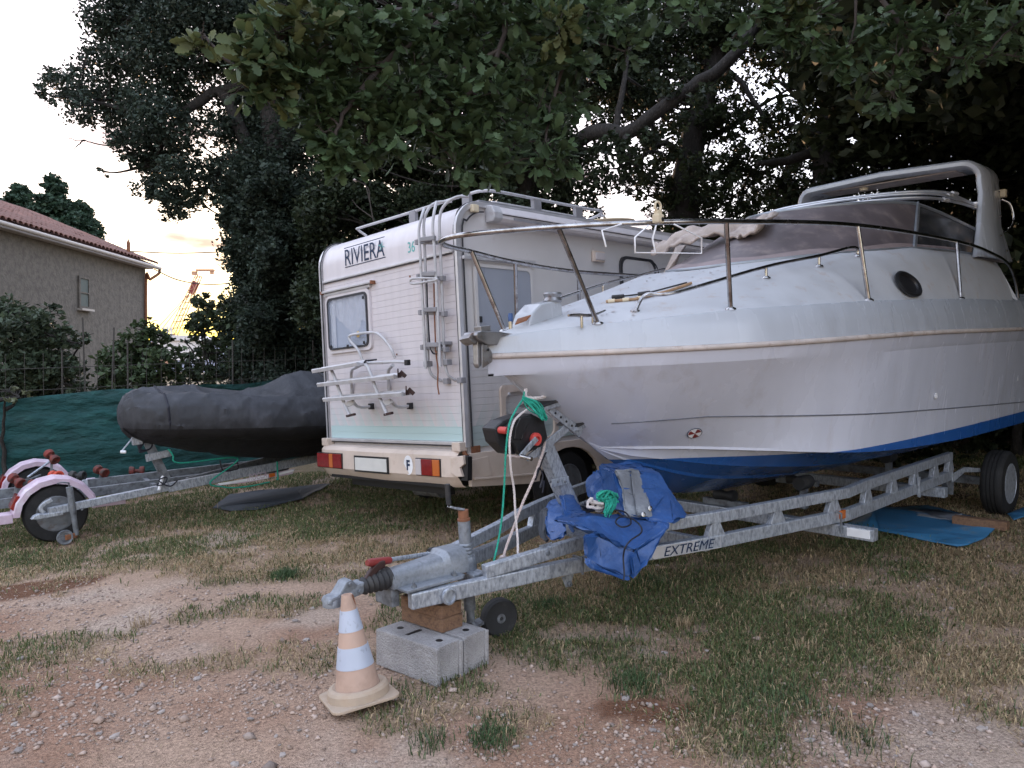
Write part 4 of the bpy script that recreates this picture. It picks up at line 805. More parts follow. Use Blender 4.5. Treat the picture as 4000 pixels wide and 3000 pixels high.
MB().grid([[frb[i]+(frt[i]-frb[i])*q+np.array([-.006, 0, .004]) for q in (.02, .10+.015*math.sin(i*.7))] for i in range(2, n-2)]).build('dust_band', 'pane_dust', wscreen, smooth=50)
MB().tube([p+np.array([-.03, 0, -.02]) for p in frb[4:-4]], .012, 5).build('base_seal', 'black_rubber', wscreen)
# radar arch: wide band over the cockpit
path = [(-1.03, 2.40), (-.985, 2.75), (-.955, 3.05), (-.93, 3.20)]+[(-.78+.15*math.cos(a), 3.22+.15*math.sin(a)) for a in np.linspace(math.pi*.97, math.pi*.5, 6)]+[(0, 3.40)]
path = path+[(-t, z) for t, z in path[::-1][1:]]
def sf(z): return lerp_tab([(2.40, 5.88), (2.75, 6.16), (3.05, 6.32), (3.25, 6.36), (3.4, 6.30)], z)[0]
def sb(z): return lerp_tab([(2.40, 6.95), (2.6, 6.70), (3.0, 6.82), (3.25, 6.88), (3.4, 6.80)], z)[0]
rows = []
for i, (t, z) in enumerate(path):
    a = np.array(path[max(0, i-1)]); b = np.array(path[min(len(path)-1, i+1)]); d = (b-a)/np.linalg.norm(b-a); nn = np.array([-d[1], d[0]])*.038
    f, k = sf(z), sb(z); rows.append([(f+.03, t+nn[0], z+nn[1]), (f, t+nn[0]*.4, z+nn[1]*.4), (f, t-nn[0]*.5, z-nn[1]*.5), (f+.03, t-nn[0], z-nn[1]), (k-.03, t-nn[0], z-nn[1]), (k, t-nn[0]*.5, z-nn[1]*.5), (k, t+nn[0]*.5, z+nn[1]*.5), (k-.03, t+nn[0], z+nn[1])])
MB().grid(rows, close_u=True).build('radar_arch', 'gelcoat', boat, smooth=45)
arch = boat.children[-1]
MB().prism([(6.42, -.70, 3.325), (6.42, .72, 3.335), (6.75, .72, 3.335), (6.75, -.70, 3.325)], (0, 0, .012)).build('ceiling_panel', 'canvas_beige', arch); MB().lathe([(.05, 0), (.04, -.03)], (6.5, .25, 3.33), (0, 0, 1), 14).build('dome_lamp', 'cream_plastic', arch, smooth=40)
for t in np.linspace(-.7, .7, 8): MB().lathe([(.012, 0), (.008, .012)], (6.31, t, 3.452), (0, 0, 1), 8).build('snap', 'stainless', arch)
for z in (2.5, 2.65, 2.85, 3.1): MB().lathe([(.012, 0), (.008, .012)], (sb(z)-.12, float(np.interp(z, [p[1] for p in path[:4]], [p[0] for p in path[:4]]))-.05, z), (0, -1, 0), 8).build('snap', 'stainless', arch)
nl = MB().box((6.86, -1.0, 3.10), (.07, .06, .08)).build('side_lamp', 'cream_plastic', arch, bev=.01); MB().box((6.885, -1.01, 3.105), (.03, .05, .045)).build('lens', 'dark_pane', nl)
MB().tube(catm([(6.84, -.99, 3.04), (6.88, -1.06, 2.98), (6.88, -1.09, 2.82), (6.80, -1.07, 2.72), (6.74, -1.02, 2.69)], 5), .013, 8).build('grab_handle', 'stainless', arch, smooth=60)
# folded bimini hoops resting on the screen
for k, (dz, ds, mt_) in enumerate(((0, 0, 'alu_pole'), (.05, .16, 'alu_pole'), (.085, .34, 'alu_pole'), (.03, .45, 'bracket_grey'))):
    MB().tube(catm([(6.34, -.90, 2.92+dz*.3), (5.95, -.88, 2.93+dz*.6), (5.45+ds*.8, -.80, 2.94+dz), (5.18+ds*.7, -.55, 2.945+dz), (5.05+ds*.6, 0, 2.95+dz), (5.05+ds*.4, .55, 2.93+dz), (5.35+ds*.3, .82, 2.92+dz), (6.34, .90, 2.94)], 7), .0135, 8).build('bimini_hoop', mt_, boat, smooth=60)
    MB().tube([(5.62+ds*.7, -.845, 2.937+dz), (5.72+ds*.7, -.855, 2.936+dz)], .020, 8).build('hoop_joint', 'tube_white', boat, smooth=60)
MB().box((6.33, -.91, 2.94), (.06, .05, .07)).build('hoop_mount', 'stainless', boat, bev=.008)
# bow rail: one top tube with stanchions
RT = [(6.92, -1.12, 1.95), (6.85, -1.12, 2.15), (6.62, -1.12, 2.34), (6.1, -1.12, 2.43), (5.1, -1.12, 2.485), (3.18, -1.10, 2.47), (1.74, -.96, 2.395), (1.15, -.76, 2.365), (.76, -.52, 2.345), (.50, -.22, 2.335), (.44, -.0, 2.33), (.52, .16, 2.32), (.80, .27, 2.31), (1.46, .55, 2.30), (2.44, .85, 2.30), (3.68, 1.0, 2.32), (5.2, 1.05, 2.36), (6.4, 1.06, 2.36)]
rail_ = MB().tube(catm(RT, 6), .0155, 8).build('bow_rail', 'stainless', boat, smooth=60)
for (a, bs_, bt) in (((.78, -.53, 2.345), 1.22, -1), ((1.74, -.96, 2.395), 1.90, -1), ((3.18, -1.10, 2.47), 3.25, -1), ((5.1, -1.12, 2.485), 5.0, -1), ((.84, .28, 2.31), 1.06, 1), ((1.46, .55, 2.30), 1.62, 1), ((2.44, .85, 2.30), 2.70, 1), ((3.68, 1.0, 2.32), 3.8, 1)):
    p = np.array([bs_, bt*(be(bs_)-.03), deck_z(bs_, be(bs_)-.03)+.002]); MB().tube([a, p], .0145, 8).build('stanchion', 'stainless', rail_, smooth=60); MB().lathe([(.035, -.004), (.033, .006), (.018, .014)], p, (0, 0, 1), 12).build('foot', 'stainless', rail_, smooth=60)
# deck handrails
near = [deck_at(*p) for p in ((2481, 1215), (2640, 1190), (2993, 1085), (3200, 1040), (3352, 1000))]
for sg in (-1, 1):
    base = [(p[0], p[1] if sg < 0 else -p[1]) for p in near]; base = [base[0]]+[(base[0][0]+.10, base[0][1]*1.02)]+base[1:4]+[(base[4][0]-.06, base[4][1]*.995)]+[base[4]]; pp = [np.array([s_, t_, deck_z(s_, t_)+(0 if i in (0, 6) else .075)]) for i, (s_, t_) in enumerate(base)]
    o = MB().tube(catm(pp, 6), .012, 8).build('deck_handrail', 'stainless', boat, smooth=60)
    for k in (0, 3, 4, 6): MB().tube([(base[k][0], base[k][1], deck_z(*base[k])), pp[k]+np.array([0, 0, .002])], .010, 7).lathe([(.03, -.004), (.028, .005), (.012, .012)], (base[k][0], base[k][1], deck_z(*base[k])), n=10).build('foot', 'stainless', o, smooth=60)
# windlass, cleat, anchor roller with anchor
def on_deck(s, t, h=0): return np.array([s, t, deck_z(s, t)+h])
wl = MB().prism([on_deck(.98, -.06, -.01), on_deck(1.02, -.06, .07), on_deck(1.10, -.06, .11), on_deck(1.28, -.06, .10), on_deck(1.30, -.06, -.03)], (0, .16, 0)).build('windlass', 'gelcoat', boat, bev=.018, seg=3); MB().lathe([(.055, -.03), (.06, -.02), (.05, .0), (.06, .02), (.055, .03)], on_deck(1.24, -.02, .12), (0, 0, 1), 16).build('gypsy', 'anchor_steel', wl, smooth=40)
cl_ = MB().tube(catm([on_deck(1.02, -.36, .075), on_deck(1.08, -.36, .07), on_deck(1.2, -.38, .055), on_deck(1.30, -.40, .055)], 4), [.008, .009, .010, .010, .011, .012, .011, .010, .010, .010, .009, .008, .006][:13], 8).build('mooring_cleat', 'stainless', boat, smooth=60)
for s in (1.12, 1.22): MB().tube([on_deck(s, -.37, -.01), on_deck(s, -.37, .06)], .009, 7).build('cleat_post', 'stainless', cl_, smooth=60)
RL = lambda x, y, t: tp(*r6(x, y), t)
ar = MB().prism([RL(x, y, -.06) for x, y in ((292, 940), (300, 918), (335, 908), (400, 910), (480, 916), (575, 930), (480, 946), (462, 985), (450, 1012), (380, 1010), (310, 968))], (0, .12, 0)).build('anchor_roller', 'anchor_steel', boat, bev=.008)
MB().prism([RL(x, y, -.03) for x, y in ((325, 875), (400, 868), (402, 908), (330, 912))], (0, .06, 0)).build('roller_cheek', 'anchor_steel', ar, bev=.004)
an = MB().prism([RL(x, y, -.02) for x, y in ((300, 955), (335, 985), (335, 1155), (315, 1172), (305, 1150))], (0, .04, 0)).build('anchor', 'anchor_steel', boat, bev=.004)
MB().prism([RL(x, y, -.03) for x, y in ((238, 957), (262, 925), (292, 912), (302, 985), (290, 1002), (262, 985))], (.01, .10, -.01)).build('fluke', 'anchor_steel', an, bev=.003)
MB().prism([RL(x, y, -.05) for x, y in ((338, 1000), (395, 1035), (412, 1070), (412, 1130), (342, 1178), (338, 1160))], (.015, .02, 0)).build('fluke', 'anchor_steel', an, bev=.003)
MB().prism([RL(x, y, .0) for x, y in ((290, 1135), (306, 1128), (325, 1165), (312, 1178), (298, 1172))], (.01, .03, 0)).build('fluke', 'anchor_steel', an, bev=.003)
MB().lathe([(.008, 0), (.008, .006)], RL(378, 1045, -.055), (0, -1, 0), 10).build('pin', 'black_paint', an)
bt_ = MB().lathe([(.014, 0), (.016, .035), (.013, .05)], on_deck(.92, .03, .045), (.05, 0, 1), 10).build('rag_knot', 'tarp_blue', boat, smooth=40); MB().prism([on_deck(.90, -.03, .025), on_deck(.97, -.06, .035), on_deck(1.01, -.06, .055), on_deck(.95, .0, .04)], (0, 0, .010)).build('rusty_shackle', 'rust', boat, bev=.004); MB().tube([on_deck(.92, .03, -.01), on_deck(.92, .03, .05)], .012, 7).build('chain_stopper', 'stainless', boat)
# fender basket wires and cream clamp on the rail
def wire(pts, r_=.005): return MB().tube(pts, r_, 6).build('wire_basket', 'white_paint', boat, smooth=60)
wire([RL(1340, 140, -.80), RL(1200, 185, -.80), RL(1230, 302, -.80)]); wire([RL(1535, 150, -.82), RL(1437, 235, -.82), RL(1440, 345, -.82), RL(1918, 350, -.95), RL(1918, 240, -.97), RL(1720, 140, -.92)]); wire([RL(1590, 150, -.86), RL(1565, 245, -.86), RL(1585, 345, -.86)])
c0 = RL(1605, 100, -.86); cl2 = MB().box(c0, (.055, .045, .05)).build('rail_clamp', 'cream_plastic', boat, bev=.01); MB().tube([c0+np.array([.026*math.cos(a), 0, .066+.026*math.sin(a)]) for a in np.linspace(-1.0, 4.2, 14)], .007, 7).box(c0+np.array([0, 0, .03]), (.032, .03, .03)).build('hook', 'cream_plastic', cl2, smooth=50); MB().lathe([(.011, -.026), (.011, .026)], c0+np.array([.01, 0, -.005]), (0, 1, 0), 10).build('bore', 'black_plastic', cl2)
# canvas bundled over the screen's far corner
cvs = [[(2580, 965, .75), (2620, 945, .62), (2700, 905, .45), (2800, 880, .28), (2900, 868, .10), (3000, 855, -.05), (3050, 832, -.1)],
       [(2590, 985, .70), (2640, 965, .55), (2720, 930, .38), (2820, 915, .2), (2910, 925, .05), (2980, 915, -.10), (3030, 870, -.2)],
       [(2600, 1000, .68), (2660, 985, .5), (2730, 955, .32), (2830, 930, .15), (2920, 935, .0), (2960, 930, -.14), (3020, 885, -.25)]]
rows = []
for j, rw_ in enumerate(cvs): rows.append(catm([tp(x, y, t)+np.array([-.07-.06*j, 0, 0]) for x, y, t in rw_], 7))
sur = []
for q in np.linspace(0, 1, 13):
    i = min(1, int(q*2)); f = q*2-i; r_ = []
    for k in range(len(rows[0])):
        p = rows[i][k]*(1-f)+rows[i+1][k]*f; r_.append(p+np.array([-.03, 0, .02])*math.sin(q*9+k*.55)*.6+np.array([0, 0, .012])*math.sin(k*1.3+q*4))
    sur.append(r_)
cv = MB().grid(sur).build('canvas_cover', 'canvas_beige', None, smooth=70, fix=False); cv.matrix_world = TF.mat(); md = cv.modifiers.new('thick', 'SOLIDIFY'); md.thickness = .02
tag(cv, 'crumpled beige canvas sheet bundled over the top of the boat windscreen', 'canvas')
MB().prism([tp(2575, 1100, .78), tp(2640, 960, .72), tp(2680, 955, .66), tp(2650, 1000, .68), tp(2612, 1095, .74)], (.05, .02, 0)).build('screen_curtain', 'canvas_beige', boat, bev=.008)
# broom, rod and slat lying on the foredeck
def lying(name, pts, r_, mt_, lab, cat): 
    o = MB().tube([np.array(p) for p in pts], r_, 7).build(name, mt_, None, smooth=60); o.matrix_world = TF.mat(); return tag(o, lab, cat)
dk = lambda s, t, h: (s, t, deck_z(s, t)+h)
DK = lambda x, y, h: deck_at(x, y, h)
rod = lying('fishing_rod', [DK(2395, 1161, .014), DK(2520, 1147, .014), DK(2682, 1104, .014)], .006, 'black_plastic', 'black fishing rod lying lengthwise on the white foredeck', 'fishing rod')
MB().tube([DK(2392, 1161, .018), DK(2436, 1157, .018)], .014, 8).build('grip', 'black_rubber', rod, smooth=60); MB().tube([DK(2492, 1151, .02), DK(2540, 1144, .02)], .016, 8).build('grip', 'black_rubber', rod, smooth=60)
stk = lying('boat_hook', [DK(2368, 1178, .012), DK(2480, 1168, .012), DK(2600, 1140, .012), DK(2700, 1106, .012)], .010, 'wood_stick', 'wooden stick with pale taped bands lying on the white foredeck', 'stick')
for x, y in ((2376, 1177), (2432, 1172), (2488, 1165)): MB().tube([DK(x, y, .012), DK(x+26, y-3, .012)], .013, 8).build('tape_band', 'cream_plastic', stk, smooth=60)
# fallen leaves on the deck
mb = MB()
for k in range(70):
    s, t = random.uniform(1.1, 3.2), random.uniform(-.6, .5); p = np.array(dk(s, t, .006)); a = random.random()*6.3; l = random.uniform(.008, .022)
    mb.add([p+l*np.array([math.cos(a), math.sin(a), 0]), p+l*.4*np.array([-math.sin(a), math.cos(a), .3]), p-l*np.array([math.cos(a), math.sin(a), 0]), p-l*.4*np.array([-math.sin(a), math.cos(a), 0])], [(0, 1, 2, 3)])
dl = mb.build('dead_leaves', 'rust', None, fix=False); dl.matrix_world = TF.mat(); tag(dl, 'tiny dead leaves scattered on the white foredeck', 'leaves', kind='stuff')
# ------------------------------------------------------------------ boat trailer
trl = thing('boat_trailer', 'galvanised boat trailer with ladder side rails carrying the white boat', 'trailer', TF)
NP = [(.0, .125), (.96, .31), (2.05, .655), (3.29, .95), (5.40, .965)]
def tt(s): return float(np.interp(s, [p[0] for p in NP], [p[1] for p in NP]))
H0, RH, RW = .36, .085, .055
UP = [(.44, .475), (1.05, .53), (1.30, .555), (1.6, .562), (2.2, .562), (3.25, .562), (3.55, .575), (5.40, .575)]
for sg in (-1, 1):
    MB().beam([(s, sg*t, H0+RH/2) for s, t in NP], RW, RH).build('lower_rail', 'galvanised', trl, bev=.008)
    ss = [.44, 1.05, 1.30, 1.6, 2.05, 2.6, 3.29, 3.6, 4.4, 5.40]
    MB().beam([(s, sg*tt(s), lerp_tab(UP, s)[0]) for s in ss], RW*.95, .075).build('upper_rail', 'galvanised', trl, bev=.007)
    for s in (1.50, 2.03, 2.58, 3.14, 3.62, 4.10, 4.55, 5.0, 5.36):
        z0, z1 = H0+RH-.004, lerp_tab(UP, s)[0]-.034; dx = np.array([1, -sg*0, 0]); d = np.array([.1, sg*(tt(s+.05)-tt(s-.05)), 0]); d /= np.linalg.norm(d); c = np.array([s, sg*tt(s), 0]); nn = np.array([-d[1], d[0], 0])*.022
        P = [c-d*.035+np.array([0, 0, z1]), c+d*.035+np.array([0, 0, z1]), c+d*.075+np.array([0, 0, z0]), c-d*.075+np.array([0, 0, z0])]
        MB().prism([p-nn for p in P], 2*nn).build('strut', 'galvanised', trl, bev=.004)
for s, ext, z in ((3.18, .28, .31), (5.0, .1, .31), (2.0, -.02, .38)): 
    MB().beam([(s, -(tt(s)+ext), z), (s, tt(s)+ext, z)], .08 if s > 2.5 else .05, .085).build('cross_beam', 'galvanised', trl, bev=.006)
rf = MB().box((3.138, -1.10, .315), (.008, .16, .06)).build('white_reflector', 'white_paint', trl, bev=.002)
MB().box((3.20, -.962, .42), (.06, .022, .06)).build('amber_reflector', 'lamp_orange', trl, bev=.003); MB().tube([(3.12, -.985, .30), (3.12, -.99, .44), (3.12, -.95, .455)], .008, 6).build('u_bolt', 'galv_old', trl)
MB().tube(catm([(3.16, -.985, .37), (3.15, -1.0, .30), (3.17, -1.03, .27)], 4), .006, 5).build('cable', 'cord_black', trl)
text('lettering', 'EXTREME', 'sticker_navy', trl, (1.62, -.522-.030, .372), (1, -.31, 0), (0, 0, 1), .058, .40, shear=.3, bold=0)
pl_ = MB().prism([(1.55, -.498-.0285, .363), (2.05, -.655-.0285, .363), (2.05, -.655-.0285, .438), (1.50, -.482-.0285, .438)], (0, .003, 0)).build('decal_plate', 'trim_alu', trl)
# axle, wheels, arm
MB().beam([(6.0, -1.1, .27), (6.0, 1.1, .27)], .07, .07).build('axle', 'galv_old', trl)
for sg in (-1, 1):
    wheel('wheel', (6.0, sg*1.2, .268), (0, sg, 0), .305, .18, trl, .185, rimmat='galvanised')
MB().prism([(5.36, -1.0, .42), (5.55, -1.04, .46), (5.78, -1.10, .425), (5.80, -1.10, .385), (5.55, -1.04, .41), (5.36, -1.0, .34)], (0, .012, 0)).build('lamp_arm', 'galvanised', trl, bev=.003)
MB().prism([(5.30, -.96, .36), (5.52, -.96, .36), (5.50, -.96, .20), (5.40, -.96, .22)], (0, .05, 0)).build('axle_bracket', 'galv_old', trl, bev=.004); MB().box((4.55, -1.0, .42), (.03, .02, .17)).build('clamp_plate', 'galvanised', trl, bev=.003)
for s in (2.35, 3.2, 4.4):
    z = lerp_tab(KT, s)[0]; MB().beam([(s, -.20, H0+.02), (s, .20, H0+.02)], .05, .05).build('roller_beam', 'galv_old', trl, bev=.004)
    MB().lathe([(.045, -.09), (.05, -.07), (.03, 0), (.05, .07), (.045, .09)], (s, 0, z-.052), (0, 1, 0), 16).build('keel_roller', 'black_rubber', trl, smooth=40)
for s in (3.3, 4.9):
    for sg in (-1, 1):
        t = .62; MB().beam([(s, sg*t, .40), (s, sg*t, .56)], .05, .05, up=(0, 1, 0)).build('bunk_post', 'galv_old', trl, bev=.004); MB().lathe([(.05, -.08), (.055, 0), (.05, .08)], (s, sg*t, .60), (1, 0, 0), 14).build('bunk_roller', 'black_rubber', trl, smooth=40)
# front plate, drawbar casting, bellows, hitch head
MB().box((.48, 0, .41), (.10, .26, .06)).build('front_cross', 'galvanised', trl, bev=.006)
for s in (1.06, 1.20): MB().tube([(s, -tt(s)-.035, .352), (s, -tt(s)-.035, .452), (s, -tt(s)+.035, .452), (s, -tt(s)+.035, .352)], .008, 6).build('u_bolt', 'galv_old', trl, smooth=50)
T0 = lambda x, y, t=0.: tp(*b7(x, y), t)
pz = .452
ov_ = MB().prism([(-.03, -.15, pz), (.33, -.165, pz), (.36, -.14, pz), (.36, .14, pz), (.33, .165, pz), (-.03, .15, pz)], (0, 0, .016)).build('overrun_casting', 'cast_alu', trl, bev=.005)
MB().grid([[(s, w*math.copysign(abs(math.cos(a))**.55, math.cos(a)), .462+h*abs(math.sin(a))**.55) for a in np.linspace(0, math.pi, 13)] for s, w, h in ((-.055, .055, .085), (-.05, .063, .093), (.10, .068, .098), (.27, .080, .108), (.30, .102, .135), (.42, .105, .135), (.425, .09, .10))]).add([(-.055, .055*math.cos(a), .462+.085*abs(math.sin(a))**.55) for a in np.linspace(0, math.pi, 13)], [tuple(range(13))]).build('housing', 'cast_alu', ov_, smooth=35)
for s in (.03, .30):
    for t in (-.125, .125): MB().lathe([(.016, 0), (.016, .014), (.008, .015), (.008, .026)], (s, t, pz+.016), (0, 0, 1), 6).build('bolt', 'galv_old', ov_)
bl_ = []
for k in range(6): bl_ += [(.062-.003*k, .030*k), (.050-.003*k, .030*k+.018)]
MB().lathe(bl_, (-.045, 0, .512), (-1, 0, -.06), 18).build('bellows', 'black_rubber', trl, smooth=25)
hd = MB().prism([(-.215, -.035, .475), (-.30, -.042, .465), (-.40, -.045, .452), (-.425, -.045, .475), (-.41, -.045, .50), (-.365, -.045, .505), (-.32, -.045, .56), (-.285, -.04, .565), (-.25, -.035, .53), (-.20, -.03, .535)], (0, .085, 0)).build('hitch_head', 'cast_alu', trl, bev=.012, seg=2)
MB().lathe([(.052, 0), (.052, .03), (.035, .055)], (-.375, 0, .447), (0, 0, 1), 16).build('ball_socket', 'cast_alu', hd, smooth=40)
for (s, z) in ((-.30, .543), (-.335, .495), (-.245, .495)): MB().lathe([(.011, 0), (.009, .006)], (s, -.046, z), (0, -1, 0), 10).build('rivet', 'galv_old', hd)
MB().beam(catm([T0(335, 800), T0(375, 725), T0(430, 640), T0(500, 575), T0(555, 562)], 4), .04, .026, up=(0, 1, 0)).build('coupling_lever', 'red_dark', hd, bev=.006)
jA, jB = T0(600, 518, .03), T0(1010, 455, .10); hb_ = MB().tube([jA, jB], .012, 8).build('handbrake_lever', 'galvanised', trl, smooth=60)
gA, gB = T0(370, 550, .0), T0(620, 520, .03); MB().tube([gA, gA+(gB-gA)*.1, gA+(gB-gA)*.9, gB], [.016, .0215, .0205, .018], 10).build('grip', 'red_plastic', hb_, smooth=60)
MB().lathe([(.03, -.05), (.036, -.03), (.036, .03), (.02, .06)], T0(1110, 440, .14), (1, .1, -.1), 12).build('boot', 'black_rubber', hb_, smooth=40); MB().beam([jB, T0(1330, 500, .02)], .012, .03).build('link_bar', 'galvanised', hb_, bev=.003)
# jockey wheel
JT = .0; j0, j1 = T0(1415, 90, JT), T0(1448, 545, JT); jw = MB().tube([j0, j1], .034, 14).build('jockey_tube', 'galvanised', trl, smooth=60)
dj = (j1-j0)/np.linalg.norm(j1-j0); pr_ = [(.036, .0)]
for k in range(9): pr_ += [(.036, .13+.022*k), (.041, .138+.022*k), (.041, .146+.022*k), (.036, .152+.022*k)]
MB().lathe(pr_+[(.036, .36)], j0, dj, 14).build('sleeve', 'cast_alu', jw, smooth=30)
MB().lathe([(.030, -.06), (.030, -.015), (.038, -.012), (.038, .0), (.030, .004)], j0, dj, 14).build('collar', 'rust', jw, smooth=40)
kA = j0-dj*.065; kB = T0(1255, -60, JT); kC = T0(1250, -145, JT); kD = T0(1235, -300, JT)
MB().beam([kA, kA*.5+kB*.5+np.array([0, 0, -.004]), kB], .035, .012, up=(0, 0, 1)).build('crank_arm', 'galvanised', jw, bev=.003); MB().tube([kB, kB*.9+kD*.1], .008, 8).tube([kB*.9+kD*.1, kD], .0155, 10).build('crank_grip', 'black_rubber', jw, smooth=50)
j2, j3 = T0(1455, 560, JT), T0(1490, 1180, JT); MB().tube([j2, j3], .024, 12).build('inner_tube', 'galv_old', jw, smooth=60); MB().lathe([(.034, -.05), (.034, .05)], T0(1475, 960, JT), dj, 14).build('lower_ring', 'galv_old', jw, smooth=40)
MB().lathe([(.05, -.07), (.055, -.05), (.055, .05), (.045, .07)], T0(1455, 600, JT), dj, 12).build('clamp_body', 'cast_alu', jw, bev=.004, smooth=40)
MB().box(T0(1370, 600, -.05), (.06, .05, .07)).build('clamp_block', 'cast_alu', jw, bev=.01); MB().tube([T0(1255, 540, -.06), T0(1440, 660, -.08)], .010, 8).build('clamp_handle', 'stainless', jw)
wc = T0(1800, 1330, -.02); wg = float(TF.l((*TF.g(wc)[:2], float(ground_z(*TF.g(wc)[:2]))))[2]); wc[2] = wg+.112
MB().beam([j3, j3+np.array([.0, 0, -.03]), np.array([wc[0]-.02, wc[1]+.05, wc[2]])], .02, .05, up=(0, 1, 0)).build('fork', 'galv_old', jw, bev=.004)
jwh = MB().lathe([(.075, -.03), (.103, -.034), (.115, -.02), (.115, .02), (.103, .034), (.075, .03)], wc, (-.25, -1, 0), 28).build('jockey_wheel', 'black_rubber', trl, smooth=40); MB().lathe([(.078, .026), (.06, .012), (.03, .012), (.028, .034), (.012, .036), (.012, .01), (.001, .01)], wc, (-.25, -1, 0), 24).build('hub', 'galv_old', jwh, smooth=35)
MB().box((-.03, .04, .41), (.05, .16, .10)).build('brake_bracket', 'galv_old', trl, bev=.006); MB().lathe([(.045, 0), (.045, .02), (.036, .022), (.034, .012), (.001, .012)], (.20, -tt(.2)-.028, .395), (0, -1, 0), 20).build('cap', 'galvanised', trl, smooth=40)
# chain-end ring bolts under the rail
for (x, y) in ((2140, 2160), (2226, 2282)):
    p = tp(x, y, -.32); MB().lathe([(.016, -.006), (.016, .006), (.008, .008), (.008, -.006)], p, (0, -1, 0), 12).build('eye_bolt', 'galv_old', trl, smooth=40); MB().prism([p+np.array([-.05, .012, .05]), p+np.array([.05, .012, .05]), p+np.array([.018, .012, -.018]), p+np.array([-.018, .012, -.018])], (0, .008, 0)).build('eye_plate', 'galvanised', trl)
# winch post
B1 = lambda x, y, t=0.: tp(*b1(x, y), t)
pb, pt_ = B1(690, 1050), B1(440, 480); post = MB().beam([pb, pt_], .085, .10, up=(1, 0, 0)).build('winch_post', 'galvanised', trl, bev=.008)
MB().box(B1(560, 745, -.06), (.16, .012, .05)).build('post_clamp', 'galvanised', post, bev=.003)
for dx in (485, 545, 600): MB().lathe([(.009, 0), (.007, .008)], B1(dx, 745, -.068), (0, -1, 0), 8).build('bolt', 'galv_old', post)
MB().beam([pb+np.array([-.12, 0, -.06]), pb+np.array([.2, 0, -.05])], .3, .02).build('foot_plate', 'galvanised', post, bev=.003)
for t in (-.065, .065):
    MB().prism([B1(x, y, t) for x, y in ((320, 590), (420, 540), (700, 300), (650, 270), (560, 350), (300, 560))], (0, .012, 0)).build('winch_plate', 'galvanised', post, bev=.003)
    MB().prism([B1(x, y, t-.014) for x, y in ((500, 170), (740, 350), (712, 405), (480, 215))], (0, .012, 0)).build('v_bracket', 'galvanised', post, bev=.003)
    for k in range(5): MB().lathe([(.008, 0), (.008, .004)], B1(525+42*k, 222+32*k, t-.015), (0, -1, 0), 8).build('hole', 'black_paint', post)
for (x0, y0_, x1, y1_) in ((400, 185, 600, 130), (690, 330, 800, 285)):
    for t in (-.10, .05): MB().prism([B1(x0, y0_+30, t), B1(x1-10, y1_+35, t), B1(x1+8, y1_, t), B1(x1-25, y1_-20, t), B1(x0, y0_, t)], (0, .03, 0)).build('bow_pad', 'galvanised', post, bev=.004)
    MB().prism([B1(x0+15, y0_-12, -.11), B1(x1-15, y1_-30, -.11), B1(x1+10, y1_-20, -.11), B1(x1+14, y1_+8, -.11), B1(x1, y1_-5, -.11), B1(x0+10, y0_+2, -.11)], (0, .2, 0)).build('bow_rubber', 'black_rubber', post, bev=.004)
# winch
wn = MB().prism([B1(x, y, -.11) for x, y in ((160, 345), (235, 262), (345, 228), (440, 275), (468, 410), (425, 475), (270, 545), (195, 430))], (0, .05, 0)).build('winch', 'black_plastic', trl, bev=.006)
MB().prism([B1(x, y, -.06) for x, y in ((60, 340), (130, 280), (260, 235), (350, 225), (430, 290), (440, 430), (300, 530), (180, 540), (90, 450))], (0, .12, 0)).build('drum_case', 'black_plastic', wn, bev=.014)
MB().prism([B1(x, y, -.122) for x, y in ((225, 330), (260, 260), (350, 250), (300, 340), (265, 420), (215, 420))], (0, .016, 0)).build('rib', 'black_plastic', wn, bev=.004); MB().prism([B1(x, y, -.122) for x, y in ((285, 350), (305, 345), (285, 425), (265, 425))], (0, .016, 0)).build('rib', 'black_plastic', wn, bev=.004)
MB().tube([B1(60, 348, -.02), B1(160, 355, -.11)], .022, 10).build('red_bar', 'red_bright', wn, smooth=60); MB().lathe([(.036, 0), (.040, .006), (.040, .026), (.036, .032), (.018, .034), (.018, .02)], B1(362, 420, -.112), (0, -1, 0), 18).build('red_knob', 'red_bright', wn, smooth=35)
MB().prism([B1(x, y, -.150) for x, y in ((375, 400), (400, 430), (280, 560), (250, 545))], (0, .010, 0)).build('crank_arm', 'galvanised', wn, bev=.003); MB().tube([B1(265, 550, -.15), B1(345, 572, -.23)], .013, 8).build('crank_grip', 'stainless', wn, smooth=60); MB().tube([B1(160, 545, -.06), B1(270, 560, -.10)], .007, 6).build('rod', 'rope_pale', wn)
# ------------------------------------------------------------------ ropes
def rope(px, r_, mt_, lab, twist=True):
    pts = catm([np.array(p) if len(p) == 3 and not isinstance(p[0], int) else B1(*p) for p in px], 8)
    g = [TF.g(p) for p in pts]; o0 = g[-1].copy(); mb = MB(); g = [p-o0 for p in g]
    L = np.concatenate([[0], np.cumsum([np.linalg.norm(g[i+1]-g[i]) for i in range(len(g)-1)])]); n = max(20, int(L[-1]/.012)); xs_ = np.linspace(0, L[-1], n); P = np.stack([np.interp(xs_, L, [q[k] for q in g]) for k in range(3)], 1)
    T_ = np.gradient(P, axis=0); T_ /= np.linalg.norm(T_, axis=1)[:, None]; A = np.cross(T_, (0.3, 1, .1)); A /= np.linalg.norm(A, axis=1)[:, None]; Bb = np.cross(T_, A)
    for k in range(3):
        ph = xs_*2*math.pi/.055+k*2.094; Q = P+(A*np.cos(ph)[:, None]+Bb*np.sin(ph)[:, None])*r_*.55; mb.tube(list(Q), r_*.62, 5)
    o = mb.build('rope', mt_, None, smooth=60, fix=False); o.location = o0; return tag(o, lab, 'rope')
eye = (285, 95)
